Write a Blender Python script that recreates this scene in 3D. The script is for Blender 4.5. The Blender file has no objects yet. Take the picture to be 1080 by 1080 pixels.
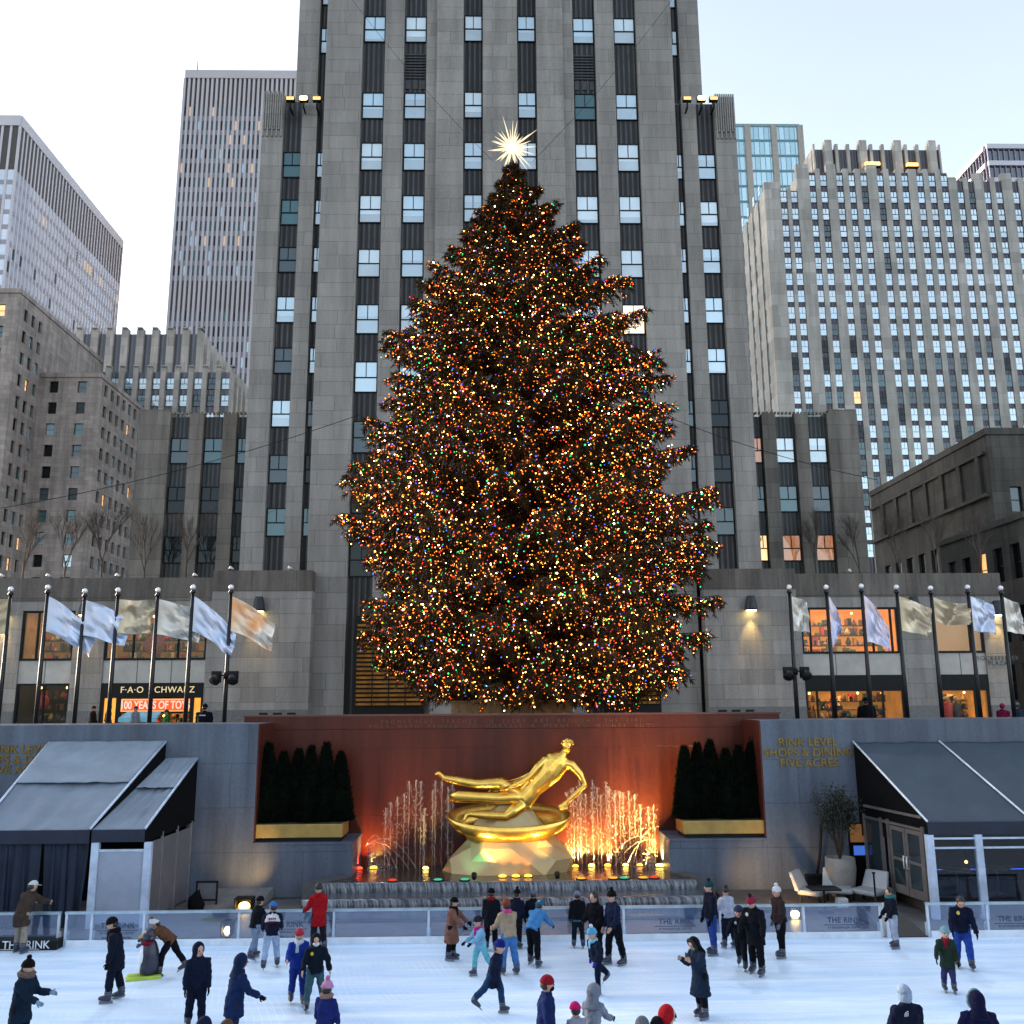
import bpy, math, random
from mathutils import Vector, Matrix, noise as mnoise
R = math.radians
PI = math.pi
random.seed(7)
SC = bpy.context.scene
COL = SC.collection

# ------------------------------------------------------------------ camera
F_PX, PITCH, YAW, ROLL = 985.0, 11.37, 1.15, -0.36      # focal length in photo pixels, degrees
CAM = Vector((-0.5, 0.0, 6.0))
CROT = Matrix.Rotation(R(-YAW), 3, 'Z') @ Matrix.Rotation(R(90 + PITCH), 3, 'X') @ Matrix.Rotation(R(ROLL), 3, 'Z')
cd = bpy.data.cameras.new('camera')
cd.sensor_width = 36.0
cd.lens = F_PX / 1080.0 * 36.0
cd.clip_start, cd.clip_end = 0.3, 3000.0
cam = bpy.data.objects.new('camera', cd)
cam.matrix_world = Matrix.Translation(CAM) @ CROT.to_4x4()
COL.objects.link(cam)
SC.camera = cam


def ray(px, py):
    return CROT @ Vector(((px - 540) / F_PX, (540 - py) / F_PX, -1.0))


def P(px, py, Y):                    # the point of the real plane Y seen at a photo pixel
    d = ray(px, py)
    return CAM + d * ((Y - CAM.y) / d.y)


def PX(px, py, Y): return P(px, py, Y).x
def PZ(px, py, Y): return P(px, py, Y).z


def G(px, py, z=0.0):                # the same on a level plane
    d = ray(px, py)
    return CAM + d * ((z - CAM.z) / d.z)


EXPO = 2.25                      # view exposure; lamps are scaled to it
KL = 2.0 ** -EXPO * 2.4
# ------------------------------------------------------------------ materials
MATS = {}


def lin(h):
    c = [int(h[i:i + 2], 16) / 255 for i in (0, 2, 4)]
    return tuple(x / 12.92 if x <= .04045 else ((x + .055) / 1.055) ** 2.4 for x in c)


def new_mat(name):
    m = bpy.data.materials.new(name)
    m.use_nodes = True
    nt = m.node_tree
    b = nt.nodes['Principled BSDF']
    MATS[name] = m
    return m, nt, b


def N(nt, t, **kw):
    n = nt.nodes.new(t)
    for k, v in kw.items():
        if k in n.inputs:
            n.inputs[k].default_value = v
        else:
            setattr(n, k, v)
    return n


def mixrgb(nt, blend, fac, a, b):
    n = nt.nodes.new('ShaderNodeMix')
    n.data_type = 'RGBA'
    n.blend_type = blend
    for sock, v in ((n.inputs[0], fac), (n.inputs[6], a), (n.inputs[7], b)):
        if hasattr(v, 'is_output'):
            nt.links.new(v, sock)
        elif isinstance(v, (int, float)):
            sock.default_value = v
        else:
            sock.default_value = (v[0], v[1], v[2], 1)
    return n.outputs[2]


def pm(name, col, rough=.6, metal=0.0, var=.25, scale=3.0, bump=0.0, emit=None, estr=0.0, spec=.5, col2=None, world=False, coat=0.0):
    """plain material with noise mottling; col may be hex (sRGB) or linear"""
    if name in MATS:
        return MATS[name]
    if isinstance(col, str):
        col = lin(col)
    m, nt, b = new_mat(name)
    b.inputs['Roughness'].default_value = rough
    b.inputs['Metallic'].default_value = metal
    b.inputs['Specular IOR Level'].default_value = spec
    b.inputs['Coat Weight'].default_value = coat
    vec = (N(nt, 'ShaderNodeNewGeometry').outputs['Position'] if world else N(nt, 'ShaderNodeTexCoord').outputs['Object'])
    nz = N(nt, 'ShaderNodeTexNoise', Scale=scale, Detail=5.0, Roughness=.6)
    nt.links.new(vec, nz.inputs['Vector'])
    mr = N(nt, 'ShaderNodeMapRange')
    mr.inputs['From Min'].default_value = .3
    mr.inputs['From Max'].default_value = .7
    mr.inputs['To Min'].default_value = 0
    mr.inputs['To Max'].default_value = 1
    nt.links.new(nz.outputs['Fac'], mr.inputs['Value'])
    c2 = col2 if col2 is not None else tuple(x * (1 - var) for x in col)
    if isinstance(c2, str):
        c2 = lin(c2)
    c1 = col if col2 is not None else tuple(min(1, x * (1 + var * .5)) for x in col)
    out = mixrgb(nt, 'MIX', mr.outputs['Result'], c1, c2)
    nt.links.new(out, b.inputs['Base Color'])
    if bump:
        bp = N(nt, 'ShaderNodeBump', Strength=bump, Distance=.02)
        nz2 = N(nt, 'ShaderNodeTexNoise', Scale=scale * 6, Detail=4.0)
        nt.links.new(vec, nz2.inputs['Vector'])
        nt.links.new(nz2.outputs['Fac'], bp.inputs['Height'])
        nt.links.new(bp.outputs['Normal'], b.inputs['Normal'])
    if emit is not None:
        e = lin(emit) if isinstance(emit, str) else emit
        b.inputs['Emission Color'].default_value = (*e, 1)
        b.inputs['Emission Strength'].default_value = estr * KL
    return m


def wall_uv(nt):
    """u along the wall (x+y), v up, from world position"""
    g = N(nt, 'ShaderNodeNewGeometry')
    s = N(nt, 'ShaderNodeSeparateXYZ')
    nt.links.new(g.outputs['Position'], s.inputs[0])
    a = N(nt, 'ShaderNodeMath', operation='ADD')
    nt.links.new(s.outputs['X'], a.inputs[0])
    nt.links.new(s.outputs['Y'], a.inputs[1])
    c = N(nt, 'ShaderNodeCombineXYZ')
    nt.links.new(a.outputs[0], c.inputs['X'])
    nt.links.new(s.outputs['Z'], c.inputs['Y'])
    return g.outputs['Position'], c.outputs[0], a.outputs[0], s.outputs['Z']


def stone(name, c, bw=1.9, rh=.95, mortar=.014, var=.16, stain=.35, rough=.85, joint=.55, topstain=None):
    if isinstance(c, str):
        c = lin(c)
    m, nt, b = new_mat(name)
    pos, uv, u, z = wall_uv(nt)
    br = N(nt, 'ShaderNodeTexBrick', Scale=1.0)
    br.offset = .5
    br.squash = 1.45; br.squash_frequency = 3; br.offset_frequency = 2
    br.inputs['Mortar Size'].default_value = mortar
    br.inputs['Mortar Smooth'].default_value = .2
    br.inputs['Brick Width'].default_value = bw
    br.inputs['Row Height'].default_value = rh
    br.inputs['Bias'].default_value = -.1
    br.inputs['Color1'].default_value = (*[x * (1 + var) for x in c], 1)
    br.inputs['Color2'].default_value = (*[x * (1 - var) for x in c], 1)
    br.inputs['Mortar'].default_value = (*[x * joint for x in c], 1)
    nt.links.new(uv, br.inputs['Vector'])
    # rain streaks: noise stretched up the wall, and broad stains
    mp = N(nt, 'ShaderNodeMapping')
    mp.inputs['Scale'].default_value = (1.4, .12, 1)
    nt.links.new(uv, mp.inputs['Vector'])
    n1 = N(nt, 'ShaderNodeTexNoise', Scale=1.0, Detail=6.0, Roughness=.65)
    nt.links.new(mp.outputs[0], n1.inputs['Vector'])
    n2 = N(nt, 'ShaderNodeTexNoise', Scale=.16, Detail=4.0)
    nt.links.new(pos, n2.inputs['Vector'])
    n3 = N(nt, 'ShaderNodeTexNoise', Scale=9.0, Detail=6.0, Roughness=.7)
    nt.links.new(pos, n3.inputs['Vector'])
    def rng(s, lo, hi, a=.35, bb=.7):
        r = N(nt, 'ShaderNodeMapRange')
        r.inputs['From Min'].default_value = a
        r.inputs['From Max'].default_value = bb
        r.inputs['To Min'].default_value = lo
        r.inputs['To Max'].default_value = hi
        nt.links.new(s, r.inputs['Value'])
        return r.outputs['Result']
    k1 = rng(n1.outputs['Fac'], 1.06, 1 - stain)
    k2 = rng(n2.outputs['Fac'], 1.06, 1 - stain * .6)
    k3 = rng(n3.outputs['Fac'], 1.1, .86)
    mu = N(nt, 'ShaderNodeMath', operation='MULTIPLY')
    nt.links.new(k1, mu.inputs[0]); nt.links.new(k2, mu.inputs[1])
    mu2 = N(nt, 'ShaderNodeMath', operation='MULTIPLY')
    nt.links.new(mu.outputs[0], mu2.inputs[0]); nt.links.new(k3, mu2.inputs[1])
    fac = mu2.outputs[0]
    vm = N(nt, 'ShaderNodeVectorMath', operation='SCALE')
    nt.links.new(br.outputs['Color'], vm.inputs[0])
    nt.links.new(fac, vm.inputs['Scale'])
    nt.links.new(vm.outputs[0], b.inputs['Base Color'])
    b.inputs['Roughness'].default_value = rough
    b.inputs['Specular IOR Level'].default_value = .25
    bp = N(nt, 'ShaderNodeBump', Strength=.5, Distance=.02)
    nt.links.new(br.outputs['Fac'], bp.inputs['Height'])
    bp.invert = True
    nt.links.new(bp.outputs['Normal'], b.inputs['Normal'])
    return m


def ribbed(name, dark, light, period=.36, rough=.45, metal=.3):
    """vertical fluted metal / corrugated panels"""
    m, nt, b = new_mat(name)
    pos, uv, u, z = wall_uv(nt)
    mp = N(nt, 'ShaderNodeMapping')
    mp.inputs['Scale'].default_value = (1 / period, .06, 1)
    nt.links.new(uv, mp.inputs['Vector'])
    w = N(nt, 'ShaderNodeTexWave', Scale=.318, Distortion=1.2, Detail=2.0)
    w.wave_type = 'BANDS'; w.bands_direction = 'X'
    w.inputs['Detail Scale'].default_value = 2.0
    nt.links.new(mp.outputs[0], w.inputs['Vector'])
    pw = N(nt, 'ShaderNodeMath', operation='POWER')
    pw.inputs[1].default_value = 3.0
    nt.links.new(w.outputs['Fac'], pw.inputs[0])
    n = N(nt, 'ShaderNodeTexNoise', Scale=.9, Detail=4.0)
    nt.links.new(pos, n.inputs['Vector'])
    mu = N(nt, 'ShaderNodeMath', operation='MULTIPLY')
    nt.links.new(pw.outputs[0], mu.inputs[0]); nt.links.new(n.outputs['Fac'], mu.inputs[1])
    out = mixrgb(nt, 'MIX', mu.outputs[0], dark, light)
    nt.links.new(out, b.inputs['Base Color'])
    b.inputs['Roughness'].default_value = rough
    b.inputs['Metallic'].default_value = metal
    bp = N(nt, 'ShaderNodeBump', Strength=.6, Distance=.05)
    nt.links.new(w.outputs['Fac'], bp.inputs['Height'])
    nt.links.new(bp.outputs['Normal'], b.inputs['Normal'])
    return m


def glassy(name, col, refl=.35, rough=.04, emit=None, estr=0.0, var=.3, scale=.6, blind=False):
    """window pane coloured as blinds, a dark room or mirrored dark surroundings: diffuse under a mirror-like film"""
    m, nt, b = new_mat(name)
    if isinstance(col, str):
        col = lin(col)
    pos = N(nt, 'ShaderNodeNewGeometry').outputs['Position']
    n = N(nt, 'ShaderNodeTexNoise', Scale=scale, Detail=3.0)
    nt.links.new(pos, n.inputs['Vector'])
    oi = N(nt, 'ShaderNodeObjectInfo')
    ad = N(nt, 'ShaderNodeMath', operation='ADD')
    nt.links.new(n.outputs['Fac'], ad.inputs[0]); nt.links.new(oi.outputs['Random'], ad.inputs[1])
    hf = N(nt, 'ShaderNodeMath', operation='MULTIPLY'); hf.inputs[1].default_value = .5
    nt.links.new(ad.outputs[0], hf.inputs[0])
    out = mixrgb(nt, 'MIX', hf.outputs[0], tuple(x * (1 + var) for x in col), tuple(x * (1 - var) for x in col))
    if blind:                                                # blinds drawn down to a height of their own in each window
        sp = N(nt, 'ShaderNodeSeparateXYZ')
        nt.links.new(N(nt, 'ShaderNodeTexCoord').outputs['Object'], sp.inputs[0])
        ml = N(nt, 'ShaderNodeMath', operation='MULTIPLY'); ml.inputs[1].default_value = 1.5
        nt.links.new(oi.outputs['Random'], ml.inputs[0])
        gt = N(nt, 'ShaderNodeMath', operation='GREATER_THAN')
        nt.links.new(sp.outputs['Z'], gt.inputs[0]); nt.links.new(ml.outputs[0], gt.inputs[1])
        wv = N(nt, 'ShaderNodeTexWave', Scale=6.0); wv.bands_direction = 'Z'
        nt.links.new(N(nt, 'ShaderNodeTexCoord').outputs['Object'], wv.inputs['Vector'])
        dk = mixrgb(nt, 'MIX', n.outputs['Fac'], tuple(x * .30 for x in col), tuple(x * .75 for x in col))
        lt = mixrgb(nt, 'MULTIPLY', .12, out, wv.outputs['Color'])
        out = mixrgb(nt, 'MIX', gt.outputs[0], dk, lt)
    nt.links.new(out, b.inputs['Base Color'])
    b.inputs['Roughness'].default_value = .5
    b.inputs['Specular IOR Level'].default_value = 0.0
    gl = N(nt, 'ShaderNodeBsdfGlossy', Roughness=rough)
    gl.inputs['Color'].default_value = (.86, .95, 1, 1)
    bw = N(nt, 'ShaderNodeBump', Strength=.04, Distance=.05)
    n2 = N(nt, 'ShaderNodeTexNoise', Scale=1.3, Detail=1.0)
    nt.links.new(pos, n2.inputs['Vector'])
    nt.links.new(n2.outputs['Fac'], bw.inputs['Height'])
    nt.links.new(bw.outputs['Normal'], gl.inputs['Normal'])
    mx = N(nt, 'ShaderNodeMixShader'); mx.inputs[0].default_value = refl
    nt.links.new(b.outputs[0], mx.inputs[1]); nt.links.new(gl.outputs[0], mx.inputs[2])
    nt.links.new(mx.outputs[0], nt.nodes['Material Output'].inputs['Surface'])
    if emit is not None:
        e = lin(emit) if isinstance(emit, str) else emit
        em = mixrgb(nt, 'MIX', n.outputs['Fac'], tuple(x * .5 for x in e), tuple(x * 1.5 for x in e))
        nt.links.new(em, b.inputs['Emission Color'])
        b.inputs['Emission Strength'].default_value = estr * KL
    return m


def clear(name, tint=(.8, .9, 1), refl=.12, rough=.03, milk=0.0, milkcol=(.5, .6, .8)):
    """thin clear sheet: see-through plus a reflection (and a little diffuse milkiness)"""
    m, nt, b = new_mat(name)
    tr = N(nt, 'ShaderNodeBsdfTransparent'); tr.inputs['Color'].default_value = (*tint, 1)
    gl = N(nt, 'ShaderNodeBsdfGlossy', Roughness=rough)
    mx = N(nt, 'ShaderNodeMixShader'); mx.inputs[0].default_value = refl
    nt.links.new(tr.outputs[0], mx.inputs[1]); nt.links.new(gl.outputs[0], mx.inputs[2])
    last = mx.outputs[0]
    if milk:
        df = N(nt, 'ShaderNodeBsdfDiffuse'); df.inputs['Color'].default_value = (*milkcol, 1)
        m2 = N(nt, 'ShaderNodeMixShader'); m2.inputs[0].default_value = milk
        nt.links.new(last, m2.inputs[1]); nt.links.new(df.outputs[0], m2.inputs[2])
        last = m2.outputs[0]
    nt.links.new(last, nt.nodes['Material Output'].inputs['Surface'])
    return m


def glow(name, col, s, sample=True):
    m, nt, b = new_mat(name)
    if isinstance(col, str):
        col = lin(col)
    e = N(nt, 'ShaderNodeEmission', Strength=s * KL)
    e.inputs['Color'].default_value = (*col, 1)
    nt.links.new(e.outputs[0], nt.nodes['Material Output'].inputs['Surface'])
    if not sample:
        m.cycles.emission_sampling = 'NONE'
    return m


# ------------------------------------------------------------------ objects
def tag(o, label=None, cat=None, group=None, kind=None):
    if label: o['label'] = label
    if cat: o['category'] = cat
    if group: o['group'] = group
    if kind: o['kind'] = kind
    return o


def thing(name, label, cat, loc=(0, 0, 0), rz=0.0, group=None):
    o = bpy.data.objects.new(name, None)
    COL.objects.link(o)
    o.empty_display_size = .2
    o.location = loc
    o.rotation_euler.z = rz
    return tag(o, label, cat, group)


WLOC = {}


def wloc(o):
    v = Vector((0, 0, 0))
    while o is not None:
        v += o.location
        o = o.parent
    return v


class MB:
    """collects shapes, builds ONE mesh object"""
    def __init__(s):
        s.v, s.f, s.m, s.sm = [], [], [], []
        s.cur = 0
        s.smooth = False
        s.T = None

    def add(s, vs, fs):
        b = len(s.v)
        s.v.extend([tuple(s.T(*v)) for v in vs] if s.T else [tuple(v) for v in vs])
        for f in fs:
            s.f.append([b + i for i in f])
            s.m.append(s.cur)
            s.sm.append(s.smooth)
        return s

    def quad(s, a, b, c, d): return s.add([a, b, c, d], [(0, 1, 2, 3)])
    def tri(s, a, b, c): return s.add([a, b, c], [(0, 1, 2)])

    def box(s, x0, x1, y0, y1, z0, z1):
        if x0 > x1: x0, x1 = x1, x0
        if y0 > y1: y0, y1 = y1, y0
        if z0 > z1: z0, z1 = z1, z0
        v = [(x0, y0, z0), (x1, y0, z0), (x1, y1, z0), (x0, y1, z0), (x0, y0, z1), (x1, y0, z1), (x1, y1, z1), (x0, y1, z1)]
        return s.add(v, [(0, 3, 2, 1), (4, 5, 6, 7), (0, 1, 5, 4), (1, 2, 6, 5), (2, 3, 7, 6), (3, 0, 4, 7)])

    def hexa(s, b, t):
        """b, t: four bottom and four top corners, counter-clockwise from above"""
        return s.add(list(b) + list(t), [(0, 3, 2, 1), (4, 5, 6, 7), (0, 1, 5, 4), (1, 2, 6, 5), (2, 3, 7, 6), (3, 0, 4, 7)])

    def loft(s, pts, radii, n=10, side=None, cap=True, smooth=True):
        """rings of (rx along side, ry) radii along pts"""
        sm = s.smooth
        s.smooth = smooth
        pts = [Vector(p) for p in pts]
        rad = [(r, r) if isinstance(r, (int, float)) else r for r in radii]
        vs, fs = [], []
        up = None
        for i, p in enumerate(pts):
            t = (pts[min(i + 1, len(pts) - 1)] - pts[max(i - 1, 0)])
            if t.length < 1e-9: t = Vector((0, 0, 1))
            t.normalize()
            if side is not None:
                a = Vector(side) - t * Vector(side).dot(t)
                if a.length < .05: a = t.orthogonal()
            elif up is None:
                a = t.orthogonal()
            else:
                a = up - t * up.dot(t)
                if a.length < 1e-4: a = t.orthogonal()
            a.normalize()
            up = a
            b = t.cross(a)
            for k in range(n):
                an = 2 * PI * k / n
                vs.append(p + a * math.cos(an) * rad[i][0] + b * math.sin(an) * rad[i][1])
        for i in range(len(pts) - 1):
            for k in range(n):
                k2 = (k + 1) % n
                fs.append((i * n + k, i * n + k2, (i + 1) * n + k2, (i + 1) * n + k))
        if cap:
            fs.append(tuple(range(n - 1, -1, -1)))
            fs.append(tuple(range((len(pts) - 1) * n, len(pts) * n)))
        s.add(vs, fs)
        s.smooth = sm
        return s

    def tube(s, a, b, r, r2=None, n=8): return s.loft([a, b], [r, r2 if r2 is not None else r], n)

    def lathe(s, prof, c=(0, 0, 0), n=20, smooth=True):
        """prof: (radius, z)"""
        sm = s.smooth; s.smooth = smooth
        vs, fs = [], []
        for r, z in prof:
            for k in range(n):
                a = 2 * PI * k / n
                vs.append((c[0] + r * math.cos(a), c[1] + r * math.sin(a), c[2] + z))
        for i in range(len(prof) - 1):
            for k in range(n):
                k2 = (k + 1) % n
                fs.append((i * n + k, i * n + k2, (i + 1) * n + k2, (i + 1) * n + k))
        fs.append(tuple(range(n - 1, -1, -1)))
        fs.append(tuple(range((len(prof) - 1) * n, len(prof) * n)))
        s.add(vs, fs)
        s.smooth = sm
        return s

    def ball(s, c, r, nu=12, nv=8, cut=None):
        """ellipsoid; r number or triple; cut: start latitude (-1..1) for a cap"""
        if isinstance(r, (int, float)): r = (r, r, r)
        sm = s.smooth; s.smooth = True
        lo = -PI / 2 if cut is None else math.asin(cut)
        vs, fs = [], []
        for j in range(nv + 1):
            la = lo + (PI / 2 - lo) * j / nv
            la = max(-PI / 2 + .02, min(PI / 2 - .02, la))
            for k in range(nu):
                a = 2 * PI * k / nu
                vs.append((c[0] + r[0] * math.cos(la) * math.cos(a), c[1] + r[1] * math.cos(la) * math.sin(a), c[2] + r[2] * math.sin(la)))
        for j in range(nv):
            for k in range(nu):
                k2 = (k + 1) % nu
                fs.append((j * nu + k, j * nu + k2, (j + 1) * nu + k2, (j + 1) * nu + k))
        fs.append(tuple(range(nu - 1, -1, -1)))
        fs.append(tuple(range(nv * nu, (nv + 1) * nu)))
        s.add(vs, fs)
        s.smooth = sm
        return s

    def mesh(s, name, mats, off=None):
        me = bpy.data.meshes.new(name)
        v = s.v if off is None else [(a - off[0], b - off[1], c - off[2]) for a, b, c in s.v]
        me.from_pydata(v, [], s.f)
        for m in (mats if isinstance(mats, (list, tuple)) else [mats]):
            me.materials.append(m)
        me.polygons.foreach_set('material_index', s.m)
        me.polygons.foreach_set('use_smooth', s.sm)
        me.update()
        return me

    def build(s, name, mats, parent=None, local=False):
        """vertices are in world coordinates unless local (then in the parent's)"""
        off = wloc(parent) if (parent is not None and not local) else None
        o = bpy.data.objects.new(name, s.mesh(name, mats, off))
        COL.objects.link(o)
        if parent is not None:
            o.parent = parent
        return o


def struct(name, mb, mats):
    o = mb.build(name, mats)
    o['kind'] = 'structure'
    return o


def single(name, mb, mats, label, cat, group=None, kind=None):
    return tag(mb.build(name, mats), label, cat, group, kind)


def bevel(o, w=.01, seg=2):
    md = o.modifiers.new('bevel', 'BEVEL')
    md.width = w; md.segments = seg; md.limit_method = 'ANGLE'
    return o


def text_mesh(txt, size, depth=.01, spacing=1.0, align='CENTER', bold=0.0, font_scale_x=1.0):
    cu = bpy.data.curves.new('letters', 'FONT')
    cu.body = txt
    cu.size = size
    cu.align_x = align
    cu.extrude = depth
    cu.space_character = spacing
    cu.offset = bold
    ob = bpy.data.objects.new('letters', cu)
    COL.objects.link(ob)
    dg = bpy.context.evaluated_depsgraph_get()
    me = bpy.data.meshes.new_from_object(ob.evaluated_get(dg))
    bpy.data.objects.remove(ob)
    for v in me.vertices:
        v.co.x *= font_scale_x
    return me


def letters(name, txt, size, m, loc, parent=None, rot=(R(90), 0, 0), **kw):
    me = text_mesh(txt, size, **kw)
    me.materials.clear()
    me.materials.append(m)
    o = bpy.data.objects.new(name, me)
    COL.objects.link(o)
    if parent is not None:
        o.parent = parent
        loc = Vector(loc) - wloc(parent)
    o.location = loc
    o.rotation_euler = rot
    return o


def lamp(name, kind, loc, energy, col, size=.2, target=None, spot=60, blend=.5):
    l = bpy.data.lights.new(name, kind)
    l.energy = energy * KL
    l.color = col
    if kind == 'AREA':
        l.size = size
    else:
        l.shadow_soft_size = size
    if kind == 'SPOT':
        l.spot_size = R(spot); l.spot_blend = blend
    o = bpy.data.objects.new(name, l)
    COL.objects.link(o)
    o.location = loc
    if target is not None:
        o.rotation_euler = (Vector(target) - Vector(loc)).to_track_quat('-Z', 'Y').to_euler()
    return o
# ------------------------------------------------------------------ shared materials
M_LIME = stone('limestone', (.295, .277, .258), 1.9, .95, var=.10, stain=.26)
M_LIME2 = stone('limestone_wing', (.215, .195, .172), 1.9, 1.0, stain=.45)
M_PODIUM = stone('podium_stone', (.275, .255, .24), 2.0, .85, mortar=.012, stain=.32)
M_CAP = stone('stained_coping_stone', (.165, .145, .13), 2.6, 3.0, stain=.55)
M_SPAN = ribbed('fluted_metal', (.006, .006, .007), (.13, .13, .14), .36, rough=.6, metal=.0)
M_SPAN2 = ribbed('fluted_metal_grey', (.014, .018, .020), (.10, .115, .12), .30, rough=.6, metal=.0)
M_FRAME = pm('dark_bronze', (.008, .013, .015), .5, .0, spec=.15)
M_BLACK = pm('black_metal', (.008, .008, .009), .55, .0, spec=.2)
M_WSKY = glassy('pane_blinds', (.36, .58, .70), .36, blind=True)
M_WPALE = glassy('pane_white_blinds', (.66, .80, .86), .28, blind=True)
M_WTEAL = glassy('pane_teal', (.018, .10, .115), .09)
M_WDIM = glassy('pane_half_dark', (.05, .075, .085), .07)
M_WDARK = glassy('pane_dark', (.008, .011, .013), .03)
M_WLIT = glassy('pane_lit', (.5, .3, .12), .1, emit=(1.0, .55, .2), estr=.55)
M_WLITW = glassy('pane_lit_pale', (.6, .5, .35), .15, emit=(1.0, .75, .45), estr=.7)
M_WORANGE = glassy('pane_curtain', (.30, .13, .05), .12, emit=(.8, .25, .06), estr=.15)
M_MULL = pm('mullion_grey', (.05, .06, .07), .4, .3)

PLAZA = 4.3
# ------------------------------------------------------------------ setting: grounds
M_PAVE = stone('paving', (.20, .195, .185), .9, .9, mortar=.012, stain=.3)
mb = MB().box(-500, 500, 33.55, 900, PLAZA - .3, PLAZA)
struct('plaza_ground', mb, pm('plaza_paving', (.17, .165, .16), .8, scale=1.5))
mb = MB().box(-60, 60, -80, 3.0, PLAZA - .3, PLAZA)
struct('viewing_terrace', mb, pm('terrace_paving', (.2, .195, .19), .8, scale=1.5))
for s in (-1, 1):                                                        # street level either side of the sunken rink
    mb = MB().box(s * 26.3, s * 70, 3.0, 33.54, PLAZA - .3, PLAZA)
    struct('side_plaza', mb, MATS['terrace_paving'])
    mb = MB().box(s * 26.0, s * 26.3, 3.41, 33.5, -.3, PLAZA + .95)
    single('side_wall', mb, M_PAVE, 'long stone side wall of the sunken rink ' + ('on the tent side' if s < 0 else 'on the pavilion side'), 'wall')
mb = MB().box(-60, 60, 3.0, 33.5, -.35, -.02)
struct('lower_plaza_floor', mb, pm('wet_granite_floor', (.13, .125, .125), .45, scale=2.5, var=.4, bump=.2))
mb = MB().box(-60, 60, 2.9, 3.4, -.3, PLAZA + .01)
single('terrace_wall', mb, M_PAVE, 'stone retaining wall under the viewing terrace behind the camera', 'wall')

# ------------------------------------------------------------------ windows
WCACHE = {}


def win_meshes(w, h, style):
    k = (round(w, 2), round(h, 2), style)
    if k in WCACHE: return WCACHE[k]
    f = MB(); p = MB(); t = .06 if style != 'small' else .05
    d0, d1 = -.09, .0                       # local y: -.09 in front
    f.box(-w / 2, -w / 2 + t, d0, d1, 0, h).box(w / 2 - t, w / 2, d0, d1, 0, h)
    f.box(-w / 2 + t, w / 2 - t, d0, d1, 0, t).box(-w / 2 + t, w / 2 - t, d0, d1, h - t, h)
    mid = h * .48
    f.box(-w / 2 + t, w / 2 - t, d0 + .003, d1, mid - t * .55, mid + t * .55)
    if style == 'sash':
        f.box(-.022, .022, d0 + .006, d1, mid + t * .55, h - t)
    p.quad((-w / 2 + t, -.04, t), (w / 2 - t, -.04, t), (w / 2 - t, -.04, h - t), (-w / 2 + t, -.04, h - t))
    WCACHE[k] = (f.mesh('window_frame', M_FRAME), p.mesh('pane', M_WSKY))
    return WCACHE[k]


def add_windows(root, wins, most=100):
    """wins: (weight, x, y, z, angle, w, h, style, material). The `most` of largest weight get objects, the rest one 'stuff' part."""
    wins = sorted(wins, key=lambda a: -a[0])
    off = wloc(root)
    for wt, x, y, z, ang, w, h, style, m in wins[:most]:
        fm, pmsh = win_meshes(w, h, style)
        o = bpy.data.objects.new('window', fm)
        COL.objects.link(o); o.parent = root
        o.location = Vector((x, y, z)) - off
        o.rotation_euler.z = ang
        q = bpy.data.objects.new('pane', pmsh)
        COL.objects.link(q); q.parent = o
        q.material_slots[0].link = 'OBJECT'
        q.material_slots[0].material = m
    rest = wins[most:]
    if rest:
        mats = [M_FRAME]
        mbs = MB()
        for wt, x, y, z, ang, w, h, style, m in rest:
            if m not in mats: mats.append(m)
            ca, sa = math.cos(ang), math.sin(ang)
            mbs.T = lambda a, b, c, x=x, y=y, z=z, ca=ca, sa=sa: (x + a * ca - b * sa, y + a * sa + b * ca, z + c)
            t = .06; mid = h * .48
            mbs.cur = 0
            mbs.quad((-w / 2, -.02, 0), (w / 2, -.02, 0), (w / 2, -.02, h), (-w / 2, -.02, h))
            mbs.cur = mats.index(m)
            mbs.quad((-w / 2 + t, -.05, t), (w / 2 - t, -.05, t), (w / 2 - t, -.05, mid - t * .5), (-w / 2 + t, -.05, mid - t * .5))
            if style == 'sash':
                for a, b in ((-w / 2 + t, -.022), (.022, w / 2 - t)):
                    mbs.quad((a, -.05, mid + t * .5), (b, -.05, mid + t * .5), (b, -.05, h - t), (a, -.05, h - t))
            else:
                mbs.quad((-w / 2 + t, -.05, mid + t * .5), (w / 2 - t, -.05, mid + t * .5), (w / 2 - t, -.05, h - t), (-w / 2 + t, -.05, h - t))
        mbs.T = None
        o = mbs.build('window', mats, root)
        o['kind'] = 'stuff'


class Face:
    """a wall plane: u along it (to the viewer's right when looked at from outside), d outward, z up"""
    def __init__(s, x, y, ang):
        s.o = (x, y); s.a = ang
        s.ux, s.uy = math.cos(ang), math.sin(ang)
        s.nx, s.ny = math.sin(ang), -math.cos(ang)      # ang 0: facing -y

    def __call__(s, u, d, z):
        return (s.o[0] + u * s.ux + d * s.nx, s.o[1] + u * s.uy + d * s.ny, z)


def fbox(mb, F, u0, u1, d0, d1, z0, z1):
    b = [F(u0, d1, z0), F(u1, d1, z0), F(u1, d0, z0), F(u0, d0, z0)]
    t = [F(u0, d1, z1), F(u1, d1, z1), F(u1, d0, z1), F(u0, d0, z1)]
    mb.hexa(b, t)


def piers(mb, F, u0, u1, z0, z1, cols, depth, d=0.0):
    """wall strips between window columns"""
    last = u0
    for a, b in cols:
        if a - last > .02: fbox(mb, F, last, a, d - depth, d, z0, z1)
        last = b
    if u1 - last > .02: fbox(mb, F, last, u1, d - depth, d, z0, z1)


def pick(rng, table):
    r = rng.random() * sum(w for _, w in table)
    for m, w in table:
        r -= w
        if r <= 0: return m
    return table[-1][0]


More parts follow.
